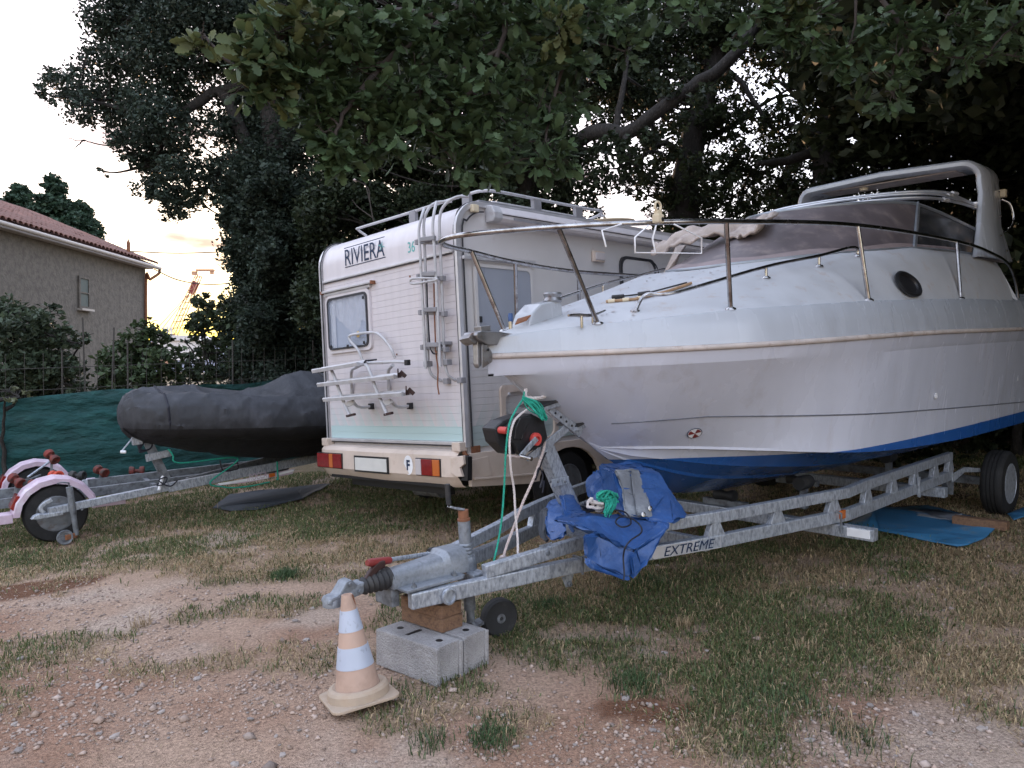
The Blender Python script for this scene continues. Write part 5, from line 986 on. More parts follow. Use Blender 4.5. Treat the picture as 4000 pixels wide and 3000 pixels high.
rope([(290, 60, -.05), (275, 120, -.08), (230, 190, -.12), (180, 290, -.14), (160, 400, -.14), (145, 560, -.13), (140, 700, -.11), (120, 1000, -.09), (90, 1200, -.1), (52, 1370, -.12)], .006, 'rope_green', 'thin green rope hanging from the bow eye to the drawbar')
rope([(330, 180, -.09), (250, 240, -.13), (205, 300, -.15), (178, 420, -.15), (180, 560, -.15), (190, 680, -.14), (210, 800, -.12), (222, 1000, -.12), (238, 1180, -.14), (240, 1310, -.18)], .0068, 'rope_white', 'white twisted rope hanging down past the winch to the rail')
rope([(448, 440, -.08), (430, 520, -.09), (360, 720, -.1), (280, 900, -.1), (220, 1060, -.1), (160, 1220, -.1), (125, 1330, -.1)], .008, 'rope_pale', 'taut off-white rope running slantwise from the winch post to the drawbar')
kn = rope([(300, 40, -.04), (295, 100, -.06), (330, 110, -.07), (380, 110, -.08), (420, 105, -.07), (470, 80, -.06)], .012, 'rope_white', 'white rope knotted round the bow eye with a frayed end')
mb = MB()
for k in range(34):
    a = B1(285+random.uniform(-15, 15), 110+random.uniform(-15, 15), -.09); b = B1(445+random.uniform(-35, 25), 265+random.uniform(-20, 15), -.14-random.random()*.04); m_ = (a+b)/2+np.array([random.uniform(-.03, .03), random.uniform(-.03, .02), random.uniform(-.02, .03)])
    mb.tube(catm([a, m_, b], 4), .0035, 4)
fr_ = mb.build('frayed_rope_end', 'rope_green', None, fix=False); fr_.matrix_world = TF.mat(); tag(fr_, 'bushy frayed green rope end knotted at the bow eye', 'rope')
mb = MB()
for k in range(4): mb.tube(catm([T0(1790, 520, -.1), T0(1830+10*k, 480+15*k, -.14), T0(1870, 500+10*k, -.12), T0(1800-10*k, 560, -.1)], 5), .009, 6)
kn2 = mb.build('rope_knot', 'rope_pale', None, smooth=60); kn2.matrix_world = TF.mat(); tag(kn2, 'off-white rope knot tied on the trailer drawbar', 'rope')
mb = MB().tube(catm([B1(455, 520, -.09), B1(420, 600, -.1), B1(375, 730, -.1), B1(400, 640, -.11), B1(430, 700, -.11), B1(410, 790, -.11), B1(440, 740, -.11), B1(428, 830, -.11)], 6), .005, 5); cbl = mb.build('cord', 'cord_black', None); cbl.matrix_world = TF.mat(); tag(cbl, 'tangled thin black cord hanging from the winch post', 'cord')
# ------------------------------------------------------------------ blue tarpaulin folded over the rail
Q4 = lambda x, y, t: tp(*q4(x, y), t)
tarp = thing('tarpaulin', 'folded blue tarpaulin with a grey eyelet hem draped over the trailer rail', 'tarpaulin', TF)
def cloth(name, front, back, mt_, amp=.010, sub=3, seed=0, parent=None, bev=.012):
    mb = MB(); n = len(front); mb.add(list(front)+list(back), [tuple(range(n))[::-1], tuple(range(n, 2*n))]+[(i, (i+1) % n, n+(i+1) % n, n+i) for i in range(n)])
    me = bpy.data.meshes.new(name); me.from_pydata(mb.v, [], mb.f); bm = bmesh.new(); bm.from_mesh(me); bmesh.ops.recalc_face_normals(bm, faces=bm.faces)
    bmesh.ops.bevel(bm, geom=[e for e in bm.edges if e.calc_face_angle(0) > .35], offset=bev, segments=2, affect='EDGES', clamp_overlap=True)
    bmesh.ops.triangulate(bm, faces=bm.faces)
    for _ in range(sub): bmesh.ops.subdivide_edges(bm, edges=[e for e in bm.edges if e.calc_length() > .035], cuts=1)
    rg = random.Random(seed); ks = [(np.array([rg.uniform(-1, 1) for _ in range(3)]), rg.uniform(0, 6.3), rg.uniform(12, 34)) for _ in range(9)]; bm.normal_update()
    for v in bm.verts:
        d = sum((1-abs(math.sin(float(np.dot(k/np.linalg.norm(k), v.co))*f+ph)))**2 for k, ph, f in ks)/9; v.co += v.normal*amp*(d-.33)*4.2
    bm.to_mesh(me); bm.free(); me.materials.append(MT[mt_]); me.polygons.foreach_set('use_smooth', [True]*len(me.polygons)); me.set_sharp_from_angle(angle=rad(42))
    return link(bpy.data.objects.new(name, me), parent if parent is not None else tarp)
def slab(name, px, dpt, mt_, **k): f = [Q4(*p) for p in px]; return cloth(name, f, [p+np.array(dpt) for p in f], mt_, **k)
# front drape with folded-up pocket
slab('front_drape', [(1060, 665, -.62), (1215, 645, -.62), (1480, 785, -.70), (1610, 835, -.74), (1580, 1130, -.74), (1480, 1115, -.72), (1230, 1020, -.66), (1110, 925, -.64), (1070, 900, -.62)], (.02, .04, .0), 'tarp_blue', amp=.012, seed=1)
slab('fold', [(1080, 985, -.66), (1120, 930, -.66), (1240, 1025, -.68), (1480, 1120, -.73), (1585, 1135, -.75), (1560, 1178, -.75), (1480, 1155, -.73), (1130, 1040, -.67)], (.03, .06, .01), 'tarp_blue', amp=.007, seed=2)
slab('right_drape', [(1605, 825, -.74), (1995, 560, -.80), (1780, 950, -.80), (1690, 1040, -.78), (1570, 1175, -.755), (1640, 1000, -.75)], (.05, .10, .02), 'tarp_blue', amp=.012, seed=3)
slab('pocket_edge', [(1560, 900, -.755), (1620, 840, -.76), (1690, 1030, -.775), (1590, 1120, -.76)], (.01, .02, 0), 'tarp_blue', amp=.005, seed=9)
slab('middle_fold', [(930, 530, -.52), (1040, 490, -.50), (1110, 455, -.48), (1400, 470, -.52), (1700, 490, -.60), (1995, 540, -.72), (1980, 590, -.78), (1610, 835, -.75), (1480, 790, -.71), (1220, 645, -.63), (1150, 620, -.60), (945, 560, -.54)], (.06, .22, -.02), 'tarp_blue', amp=.013, seed=4)
slab('top_fold', [(1370, -30, -.30), (1500, -40, -.30), (1840, -50, -.36), (1900, 20, -.42), (2000, 150, -.50), (2190, 455, -.66), (2040, 548, -.72), (1720, 490, -.60), (1500, 465, -.50), (1480, 380, -.46), (1400, 170, -.36)], (.10, .22, .01), 'tarp_blue', amp=.014, seed=5)
slab('grey_hem', [(1395, -35, -.325), (1620, -45, -.33), (1700, 20, -.36), (1790, 230, -.46), (1825, 330, -.52), (1800, 495, -.60), (1700, 490, -.58), (1500, 465, -.515), (1485, 330, -.46), (1470, 170, -.40)], (.02, .03, .0), 'tarp_grey', amp=.010, seed=6)
slab('hem_flap', [(1560, -40, -.345), (1650, -40, -.35), (1720, 200, -.44), (1760, 320, -.53), (1800, 480, -.60), (1640, 455, -.57), (1600, 250, -.46)], (.01, .015, 0), 'tarp_grey', amp=.007, seed=7)
for (x, y, t) in ((1768, 375, -.568), (1695, 440, -.592)): MB().lathe([(.014, 0), (.015, .003), (.009, .004), (.008, -.004)], Q4(x, y, t), (-.3, -1, .3), 14).build('eyelet', 'stainless', tarp, smooth=40)
slab('left_fold', [(820, 265, -.10), (960, 245, -.12), (1060, 390, -.28), (1090, 440, -.34), (940, 510, -.40), (960, 670, -.44), (900, 560, -.36), (840, 400, -.22)], (.10, .14, .0), 'tarp_blue', amp=.012, seed=8)
slab('left_drape', [(720, 330, .05), (810, 310, .02), (840, 420, -.10), (880, 600, -.24), (850, 700, -.26), (690, 745, -.14), (640, 640, -.05), (650, 450, .0)], (.08, .12, .0), 'tarp_blue', amp=.012, seed=10)
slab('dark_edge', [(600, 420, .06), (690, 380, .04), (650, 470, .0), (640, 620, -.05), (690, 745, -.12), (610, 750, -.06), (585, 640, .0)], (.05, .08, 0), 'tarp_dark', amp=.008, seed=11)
slab('back_bulge', [(1120, 150, .0), (1180, 60, .0), (1250, 5, -.02), (1380, 0, -.10), (1440, 60, -.16), (1480, 330, -.34), (1300, 440, -.30), (1150, 330, -.12)], (.12, .16, 0), 'tarp_blue', amp=.016, seed=12)
# cords and rope heap on the tarpaulin
def heap(name, mt_, cx, cy, rx, ry, t, n, r_, lab, cat):
    mb = MB()
    for k in range(n):
        a0 = random.random()*6.3; pts = []
        for j in range(7):
            a = a0+j*random.uniform(.6, 1.3); q = random.uniform(.35, 1); pts.append(Q4(cx+rx*q*math.cos(a), cy+ry*q*math.sin(a), t-random.random()*.05))
        mb.tube(catm(pts, 5), r_, 5)
    o = mb.build(name, mt_, None, smooth=60, fix=False); o.matrix_world = TF.mat(); return tag(o, lab, cat)
heap('cord_bundle', 'cord_black', 1110, 350, 90, 70, -.38, 5, .007, 'tangle of black cord lying in the fold of the blue tarpaulin', 'cord')
heap('rope_bundle', 'rope_white', 1190, 340, 105, 85, -.40, 3, .010, 'loose white rope coil lying on the blue tarpaulin', 'rope')
heap('rope_bundle', 'rope_green', 1300, 260, 130, 75, -.40, 6, .007, 'green rope coil lying on the blue tarpaulin', 'rope')
mb = MB()
for k in range(40):
    a = Q4(1330+random.uniform(-40, 60), 240+random.uniform(-30, 30), -.42); b = Q4(1310+random.uniform(-50, 50), 440+random.uniform(-50, 40), -.46-.02*random.random()); mb.tube(catm([a, (a+b)/2+np.array([random.uniform(-.03, .03), random.uniform(-.03, .0), 0]), b], 3), .0032, 4)
o = mb.build('frayed_rope_end', 'rope_green', None, fix=False); o.matrix_world = TF.mat(); tag(o, 'frayed green rope end spread over the blue tarpaulin', 'rope')
o = MB().tube(catm([Q4(1400, 390, -.53), Q4(1500, 420, -.55), Q4(1560, 500, -.60), Q4(1540, 560, -.68), Q4(1450, 575, -.68), Q4(1395, 520, -.62), Q4(1450, 470, -.58), Q4(1560, 480, -.62), Q4(1660, 560, -.74), Q4(1670, 640, -.76), Q4(1560, 720, -.77), Q4(1500, 800, -.765), Q4(1480, 900, -.745), Q4(1490, 1080, -.765), Q4(1480, 1160, -.775)], 6), .005, 5).build('elastic_cord', 'cord_black', None); o.matrix_world = TF.mat(); tag(o, 'thin black cord trailing down over the front of the blue tarpaulin', 'cord')
# ------------------------------------------------------------------ concrete blocks and timber under the drawbar
def r9(x, y): return 1300+x*.3316, 2300+y*.3316
bz = float(ground_z(-.35, 4.0)); topz = bz+.195
P1, P2, P3 = (onplane(*r9(x, y), (0, 0, topz), (0, 0, 1)) for x, y in ((1200, 710), (545, 490), (1890, 440)))
dl_ = (P2-P1)/np.linalg.norm(P2-P1); dw_ = (P3-P1)-dl_*np.dot(P3-P1, dl_); dw_ /= np.linalg.norm(dw_)
print('block', np.linalg.norm(P2-P1), np.linalg.norm(P3-P1), np.degrees(math.acos(np.dot(dl_, (P3-P1)/np.linalg.norm(P3-P1)))))
BL = min(.52, max(.46, np.linalg.norm(P2-P1))); BWd = .195
def conc(o, lab):
    root = thing('concrete_block', lab, 'concrete block', None, 'concrete blocks propping the drawbar'); Rm = np.stack([dl_, dw_, np.array([0, 0, 1.])], 1)
    m4 = Matrix.Identity(4)
    for i in range(3):
        for j in range(3): m4[i][j] = Rm[i, j]
        m4[i][3] = o[i]
    root.matrix_world = m4
    me = bpy.data.meshes.new('block_body'); bm = bmesh.new(); mb = MB().prism([(0, .012, 0), (.0, .03, 0), (0, .175, 0), (0, .19, 0), (.0, .19, 0), (BL, .19, 0), (BL, .005, 0), (0.0, .005, 0)][:3]+[(0, .19, 0), (BL, .19, 0), (BL, .005, 0), (0, .005, 0)], (0, 0, .195))
    # body with end recess: two end lips proud of the face
    b = MB().box((BL/2, .0975, .0975), (BL, .185, .195)).build('block_body', 'concrete', root, bev=.007)
    for y in (.014, .181): MB().box((-.006, y, .0965), (.014, .026, .191)).build('end_lip', 'concrete', root, bev=.005)
    for (x, y) in ((.07, .10), (BL-.09, .10)): MB().lathe([(.0185, 0), (.0185, .002)], (x, y, .195), (0, 0, 1), 16).build('core_hole', 'black_paint', root)
    MB().prism([(BL-.20, .05, .1955), (BL-.19, .045, .1955), (BL-.19, .15, .1955), (BL-.20, .155, .1955), (BL-.21, .15, .1955), (BL-.21, .045, .1955)], (0, 0, .002)).build('core_slot', 'black_paint', root)
    return root
P1[2] = bz
conc(P1, 'grey hollow concrete block on the ground, beside the traffic cone'); conc(P1+dw_*.205+dl_*.004, 'grey hollow concrete block on the ground, against the jockey wheel')
def timber(px, z0, h, lab, dy=0):
    A, B, Cc = (onplane(*r9(x, y+dy), (0, 0, z0), (0, 0, 1)) for x, y in px); d1 = B-A; d2 = Cc-A; d2 = d2-d1*np.dot(d1, d2)/np.dot(d1, d1)
    o = MB().prism([(0, 0, 0), d1, d1+d2, d2], (0, 0, h)).build('timber_block', 'wood_brown', None, bev=.005); o.location = A; return tag(o, lab, 'wood block', 'timber packing under the drawbar'), A, d1, d2
tz = bz+.1955
t1, A_, d1_, d2_ = timber(((1290, 525), (810, 365), (1530, 440)), tz, .072, 'lower brown timber block resting on the concrete blocks')
o = MB().prism([(0, 0, 0), d1_*.98, d1_*.98+d2_*.98, d2_*.98], (0, 0, .070)).build('timber_block', 'wood_brown', None, bev=.005); o.location = A_+np.array([-.002, .006, .0725]); o.rotation_euler = (0, 0, .03); tag(o, 'upper brown timber block directly under the drawbar', 'wood block', 'timber packing under the drawbar')
# ------------------------------------------------------------------ traffic cone, leaning
cc0 = onplane(1402, 2738, (0, 0, float(ground_z(-.72, 3.72))), (0, 0, 1)); CH = .50
cf = Fr(cc0+np.array([0, 0, .006]), rad(28), 0, 0); cone = thing('traffic_cone', 'faded orange traffic cone with two white bands, leaning by the hitch', 'traffic cone', cf)
tilt = Matrix.Rotation(rad(-7.0), 4, 'Y') @ Matrix.Rotation(rad(-2), 4, 'X'); cone.matrix_world = Matrix.Translation(Vector(cc0)+Vector((0, 0, .022))) @ tilt @ Matrix.Rotation(rad(28), 4, 'Z')
rc = lambda q: .105+(.026-.105)*q
MB().lathe([(.108, .055), (rc(0), .07), (rc(.22), .07+.43*.22), (rc(.6), .07+.43*.6), (rc(1), .5), (.020, .5), (.018, .47)], (0, 0, 0), n=36).build('cone_body', 'cone_body', cone, smooth=40)
for (a, b) in ((.17, .40), (.57, .80)): MB().lathe([(rc(1-q)+.0025, .07+.43*(1-q)) for q in (a, (a+b)/2, b)], (0, 0, 0), n=36).build('white_band', 'cone_band', cone, smooth=40)
MB().lathe([(.106, .058), (.122, .064), (.140, .058), (.148, .046), (.150, .008), (.10, .006)], (0, 0, 0), n=36).build('base_ring', 'cone_base', cone, smooth=30)
MB().prism([(x, y, -.002) for x, y in rrect(-.165, -.165, .165, .165, .045)], (0, 0, .014)).build('base_plate', 'cone_base', cone, bev=.004)
MB().prism([(.02, -.03, .497), (.030, -.018, .45), (.026, -.002, .40), (.031, .01, .44), (.024, .02, .497)], (.004, 0, 0)).build('torn_rim', 'rust', cone)
# ------------------------------------------------------------------ mats, boards by the right wheel
def gp(x, y, dz=0.):
    p = onplane(x, y, (0, 0, .1), (0, 0, 1))
    for _ in range(4): p = onplane(x, y, (0, 0, float(ground_z(p[0], p[1]))+dz), (0, 0, 1))
    return p
def mat_obj(name, px, mt_, lab, cat, th=.008, amp=.02):
    P = [gp(*p, .03) for p in px]; c = sum(P)/len(P); me = bpy.data.meshes.new(name); bm = bmesh.new(); f = bm.faces.new([bm.verts.new(tuple(p-c)) for p in P]); bmesh.ops.triangulate(bm, faces=bm.faces)
    for _ in range(4): bmesh.ops.subdivide_edges(bm, edges=bm.edges[:], cuts=1)
    for v in bm.verts:
        w = np.array(v.co)+c; v.co.z = float(ground_z(w[0], w[1]))+.034-c[2]+amp*(float(fbm(w[0]*5, w[1]*5))-.45)
    if f is not None and bm.faces: 
        bm.normal_update()
        if sum(q.normal.z for q in bm.faces) < 0: bmesh.ops.reverse_faces(bm, faces=bm.faces[:])
    bm.to_mesh(me); bm.free(); me.materials.append(MT[mt_]); me.polygons.foreach_set('use_smooth', [True]*len(me.polygons)); o = link(bpy.data.objects.new(name, me)); o.location = c; md = o.modifiers.new('t', 'SOLIDIFY'); md.thickness = th; return tag(o, lab, cat)
mat_obj('ground_sheet', [(3300, 2050), (3420, 1985), (3620, 1975), (3905, 2050), (3850, 2100), (3780, 2130), (3740, 2135), (3640, 2115), (3440, 2075)], 'mat_blue', 'blue plastic ground sheet lying by the boat trailer wheel', 'ground sheet')
mat_obj('ground_sheet', [(3935, 2010), (4060, 1965), (4060, 2005), (3960, 2030)], 'mat_blue', 'blue plastic ground sheet lying beyond the boat trailer wheel', 'ground sheet')
mat_obj('ground_sheet', [(3520, 2005), (3560, 1990), (3760, 2010), (3745, 2035), (3680, 2030)], 'tarp_grey', 'pale crumpled sheet lying on the blue ground sheet', 'ground sheet', amp=.05)
a, b = gp(3730, 2035, .05), gp(3945, 2062, .05); o = MB().beam([np.zeros(3), b-a], .10, .075).build('timber_plank', 'wood_brown', None, bev=.005); o.location = a+np.array([0, .02, .01]); tag(o, 'brown timber plank chocking the boat trailer wheel', 'plank')
mat_obj('ground_sheet', [(830, 1985), (900, 1930), (1150, 1905), (1290, 1890), (1180, 1950), (1000, 1990), (900, 1995)], 'tarp_dark', 'dark sheet lying in the grass under the covered dinghy', 'ground sheet')
# ------------------------------------------------------------------ small dinghy trailer (coupling at the left) with covered inflatable
AF = Fr((-4.62, 7.40, .17), rad(43), 0, .10)
def ap(x, y, t=0.): a = AF.on(x, y, 1, t); return np.array([a[0], t, a[2]])
def z2(x, y): return x*.3165, 1700+y*.3165
def z3(x, y): return 600+x*.3165, 1650+y*.3165
A2 = lambda x, y, t=0.: ap(*z2(x, y), t)
A3 = lambda x, y, t=0.: ap(*z3(x, y), t)
dt = thing('dinghy_trailer', 'galvanised single-beam trailer with its coupling down, under the covered dinghy', 'trailer', AF)
MB().beam([(.12, 0, .02), (1.3, 0, .03)], .06, .075).build('drawbar', 'galvanised', dt, bev=.006); MB().beam([(1.25, -.035, .03), (3.4, -.035, .03)], .05, .10).build('main_beam', 'galvanised', dt, bev=.006)
MB().beam([(1.5, .1, .03), (3.4, .75, .03)], .05, .09).build('main_beam', 'galv_old', dt, bev=.006)
MB().beam([(3.4, -.9, .05), (3.4, .9, .05)], .06, .08).build('cross_beam', 'galv_old', dt, bev=.006); MB().beam([(3.4, -.035, .03), (5.4, -.05, .03)], .05, .10).build('main_beam', 'galv_old', dt, bev=.006)
hd2 = MB().prism([A2(x, y, -.035) for x, y in ((385, 1045), (420, 1000), (480, 970), (560, 970), (780, 935), (785, 985), (600, 1020), (470, 1045))], (0, .07, 0)).build('hitch_head', 'galvanised', dt, bev=.01)
MB().beam(catm([A2(545, 960, 0), A2(510, 930, 0), A2(505, 890, 0), A2(550, 845, 0), A2(640, 795, 0)], 4), .035, .03, up=(0, 1, 0)).build('coupling_lever', 'galvanised', hd2, bev=.006)
for x in (868, 1010): MB().lathe([(.014, 0), (.012, .012)], A2(x, 935 if x < 900 else 912, -.032), (0, -1, 0), 6).build('bolt', 'galv_old', dt)
ja, jb = A2(855, 640, -.05), A2(945, 1230, -.05); jk = MB().tube([ja, ja*.55+jb*.45, ja*.5+jb*.5, jb], [.031, .033, .026, .024], 12).build('jockey_tube', 'galv_old', dt, smooth=50)
MB().tube(catm([ja, A2(850, 610, -.05), A2(845, 590, -.05), A2(760, 585, -.06), A2(700, 600, -.06)], 4), .008, 6).build('crank', 'galv_old', jk); wcj = A2(800, 1265, -.06); gzw = float(ground_z(*AF.g(wcj)[:2]))
wcj = AF.l((*AF.g(wcj)[:2], gzw+.075)); MB().lathe([(.045, -.02), (.068, -.024), (.075, 0), (.068, .024), (.045, .02), (.04, .008), (.001, .008)], wcj, (0, -1, 0), 20).build('jockey_wheel', 'galv_old', dt, smooth=40); MB().beam([jb, wcj+np.array([0, -.03, 0])], .02, .05).build('fork', 'rust', jk, bev=.003)
# winch post
pA, pB = A2(2060, 560, .0), A2(1800, 40, .0); pst = MB().beam([pA, pB], .06, .085, up=(1, 0, 0)).build('winch_post', 'galv_old', dt, bev=.006)
MB().beam([A2(1800, 285, -.05), A2(2110, 215, -.05)], .03, .075).build('post_arm', 'galvanised', pst, bev=.005); MB().box(A2(1690, 60, -.05), (.10, .05, .10)).build('winch', 'galvanised', dt, bev=.01); MB().beam([A2(1640, 30, -.09), A2(1500, 200, -.09)], .02, .012).build('winch_crank', 'galvanised', dt, bev=.003); MB().tube([A2(1490, 205, -.09), A2(1555, 208, -.12)], .016, 8).build('crank_grip', 'white_paint', dt)
MB().beam([A2(1960, 680, -.05), A2(2010, 500, -.03)], .03, .02).build('strap_tail', 'white_paint', dt, bev=.003)
mb = MB()
for k in range(5): mb.tube(catm([A2(1700+20*k, 90, -.06), A2(1720, 170+10*k, -.08), A2(1850, 170, -.07), A2(1880, 60+10*k, -.05), A2(1800, 20, -.03)], 5), .007, 5)
mb.build('winch_cable', 'cord_black', dt); mb = MB(); mb.tube(catm([A2(1960, 590, -.05), A2(1940, 620, -.08), A2(2030, 600, -.08), A2(2060, 520, -.06), A2(1960, 560, -.07), A2(2100, 630, -.08), A2(2190, 560, -.06)], 5), .007, 5); mb.build('winch_cable', 'cord_black', dt)
# decal strip ROCCA and amber reflector
dz_ = MB().prism([A3(755, 765, -.062), A3(1150, 690, -.062), A3(1745, 570, -.062), A3(1715, 635, -.062), A3(1150, 740, -.062), A3(800, 780, -.062)], (0, .002, 0)).build('decal_strip', 'pink_paint', dt)
MB().prism([A3(790, 752, -.064), A3(1160, 695, -.064), A3(1160, 725, -.064), A3(820, 775, -.064)], (0, .001, 0)).build('decal_white', 'white_paint', dt); MB().prism([A3(1540, 625, -.064), A3(1740, 580, -.064), A3(1725, 605, -.064), A3(1540, 655, -.064)], (0, .001, 0)).build('decal_white', 'white_paint', dt)
MB().prism([A3(1175, 690, -.064), A3(1410, 645, -.064), A3(1410, 690, -.064), A3(1165, 725, -.064)], (0, .001, 0)).build('decal_white', 'white_paint', dt)
o3 = A3(1180, 722, -.0655); e3 = A3(1400, 680, -.0655); text('lettering', 'ROCCA', 'pink_paint', dt, o3, e3-o3, (0, 0, 1), .075, np.linalg.norm(e3-o3), shear=.25)
MB().prism([A3(1425, 635, -.075), A3(1500, 622, -.075), A3(1505, 665, -.075), A3(1430, 682, -.075)], (0, .015, 0)).build('amber_reflector', 'lamp_orange', dt, bev=.003)
def arope(pts, r_, mt_, lab):
    o = MB().tube(catm(pts, 7), r_, 6).build('rope', mt_, None, smooth=60); o.matrix_world = AF.mat(); return tag(o, lab, 'rope')
arope([A3(180, 330, -.08), A3(215, 370, -.1), A3(240, 410, -.12), A3(330, 500, -.14), (2.0, -.12, .22), A3(700, 735, -.10), A3(850, 795, -.10), A3(1000, 805, -.10), A3(1200, 785, -.1), A3(1430, 735, -.08)], .009, 'rope_green', 'green rope sagging from the dinghy winch post along the beam')
arope([A3(1525, 480, -.08), A3(1530, 600, -.085), A3(1535, 700, -.085), A3(1520, 700, -.05)], .009, 'rope_green', 'short green rope tied down round the dinghy trailer beam')
arope([A3(820, 470, -.05), A3(840, 560, -.06), A3(880, 600, -.06), A3(1000, 590, -.05), A3(1045, 560, -.05), A3(1035, 490, -.05)], .008, 'cord_black', 'dark rope looped under the covered dinghy')
# covered inflatable
RF = Fr((-4.62, 7.40, .0), rad(43), 0, .03)
dng = thing('covered_dinghy', 'inflatable boat wrapped in a charcoal fabric cover, on the small trailer', 'boat', RF)
def rp_(x, y, t=0.): a = RF.on(x, y, 1, t); return np.array([a[0], t, a[2]])
# section table: s, half beam, z bottom, z of tube centre, tube radius, z middle (between the tubes)
DT = [(.80, .006, 1.095, 1.10, .006, 1.106), (.82, .15, .93, 1.09, .12, 1.22), (.88, .29, .86, 1.09, .19, 1.31), (1.0, .42, .80, 1.08, .225, 1.36), (1.2, .56, .74, 1.07, .245, 1.385), (1.5, .68, .66, 1.055, .25, 1.375), (1.8, .76, .58, 1.03, .25, 1.33), (2.1, .80, .52, 1.00, .25, 1.29), (2.35, .82, .48, .98, .25, 1.33), (2.6, .83, .46, .97, .25, 1.43), (2.85, .83, .45, .97, .25, 1.50), (3.1, .83, .44, .97, .25, 1.47), (3.5, .83, .44, .97, .25, 1.40), (4.2, .83, .44, .97, .25, 1.36), (4.8, .81, .46, .97, .25, 1.28), (5.2, .75, .52, .97, .22, 1.22)]
ss = .80+4.4*np.linspace(0, 1, 210)**1.4; rows = []
for i, s in enumerate(ss):
    hb2, zb, zt_, r_, zm = lerp_tab(DT, s); c = hb2-r_; P = [(0, zb), (hb2*.35, zb+.03), (c*.75, zb+(zt_-r_-zb)*.55), (c*.95, zt_-r_*1.02)]
    for a in np.linspace(-70, 100, 24): P.append((c+r_*math.cos(rad(a)), zt_+r_*math.sin(rad(a))))
    hump = float(sstep(2.1, 2.7, s)*(1-sstep(4.0, 4.7, s))); zt2 = zt_+r_
    for q in (.8, .6, .4, .2, 0): P.append((c*q, zt2+(zm-zt2)*((1-q)**(1.2-.3*hump))-.05*(1-hump)*math.sin(q*math.pi)*float(sstep(.9, 1.6, s))))
    wr = []
    for j, (t, z) in enumerate(P):
        an_ = j/28*3.1; n1_ = float(fbm(s*1.7+3, an_*1.5)); n2_ = float(fbm(s*4+20, an_*3)); rdg = lambda v, p: (1-abs(math.sin(v)))**p
        wv = .035*rdg(s*4.6+an_*1.9+3*n1_, 4)*float(sstep(.35, .65, n1_))+.03*rdg(s*7.5-an_*2.6+2*n2_, 5)*float(sstep(.45, .7, n2_))+.03*(n2_-.5)+.045*rdg(an_*4.2+n1_*3, 3)*float(1-sstep(.95, 1.5, s))*float(sstep(.8, .95, s))+.022*rdg((s-2.75)*3-an_*.8, 6); k = 1+wv*(.9 if j > 2 else .3); wr.append((t*k, z+(wv-.01)*.6))
    rows.append([(s, -t, z) for t, z in wr]+[(s, t, z) for t, z in wr[::-1]])
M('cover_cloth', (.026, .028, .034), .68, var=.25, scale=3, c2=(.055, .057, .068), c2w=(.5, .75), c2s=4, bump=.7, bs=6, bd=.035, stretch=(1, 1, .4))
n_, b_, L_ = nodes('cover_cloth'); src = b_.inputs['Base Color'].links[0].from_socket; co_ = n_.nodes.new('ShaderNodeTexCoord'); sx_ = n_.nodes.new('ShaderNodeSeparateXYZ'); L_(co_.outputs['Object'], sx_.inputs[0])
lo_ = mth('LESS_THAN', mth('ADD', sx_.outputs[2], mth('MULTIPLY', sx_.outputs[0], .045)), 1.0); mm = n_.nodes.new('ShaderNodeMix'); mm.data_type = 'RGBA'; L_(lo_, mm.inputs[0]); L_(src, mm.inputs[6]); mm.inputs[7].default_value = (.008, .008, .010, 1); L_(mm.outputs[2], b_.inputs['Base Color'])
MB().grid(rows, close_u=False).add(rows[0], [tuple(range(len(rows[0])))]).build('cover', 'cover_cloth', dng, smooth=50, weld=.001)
def girth(s0, ds):      # a strap round the cover
    out = []
    for k, p in enumerate(rows[int(((s0-.8)/4.4)**(1/1.4)*209)]): out.append(np.array(p)+np.array([ds*abs(k-16)/17, 0, 0]))
    n = len(out); return [p+np.array([0, math.copysign(.006, p[1]) if abs(p[1]) > .05 else 0, .006]) for p in out[3:33]]
MB().tube(catm(girth(1.12, .05), 2), .012, 5).build('strap', 'cord_black', dng); MB().tube(catm(girth(3.1, -.02), 2), .010, 5).build('strap', 'cover_black', dng)
# ------------------------------------------------------------------ empty roller trailer at far left
WX = at(222, 2040, 7.75); BF = Fr((WX[0], WX[1], float(ground_z(WX[0], WX[1]))), rad(37), 0, .04)
def bp(x, y, t=0.): a = BF.on(*z2(x, y), 1, t); return np.array([a[0], t, a[2]])
rt = thing('roller_trailer', 'empty trailer with faded pink mudguards, red keel rollers and grey beams', 'trailer', BF)
wheel('wheel', (0, 0, .29), (0, -1, 0), .29, .17, rt, .175); wheel('wheel', (0, 1.75, .29), (0, 1, 0), .29, .17, rt, .175)
for tm_, lab in ((0, 0), (1.75, 1)):
    rows = []
    for a in np.linspace(rad(176), rad(4), 9):
        c, s = math.cos(a), math.sin(a); rows.append([(.315*c, tm_-.112, .28+.315*s), (.362*c, tm_-.116, .28+.362*s), (.376*c, tm_-.085, .28+.376*s), (.376*c, tm_+.12, .28+.376*s)])
    o = MB().grid(rows).build('mudguard', 'pink_paint', rt, fix=False); md = o.modifiers.new('t', 'SOLIDIFY'); md.thickness = .008
    MB().prism([(-.39, tm_-.10, .40), (-.33, tm_-.10, .52), (-.29, tm_-.10, .50), (-.35, tm_-.10, .36)], (0, .2, 0)).build('tail_lamp', 'lamp_red', rt, bev=.006)
    MB().box((-.62, tm_-.02, .30), (.5, .2, .09)).build('step_plate', 'pink_paint', rt, bev=.008); MB().box((.50, tm_-.02, .33), (.26, .18, .06)).build('step_plate', 'pink_paint', rt, bev=.008)
for t, zz in ((.42, .40), (.95, .44)):
    MB().beam([(-1.6, t, zz-.03), (2.6, t+(.05 if t < .6 else -.2), zz+.0)], .05, .10).build('main_beam', 'galv_old', rt, bev=.005)
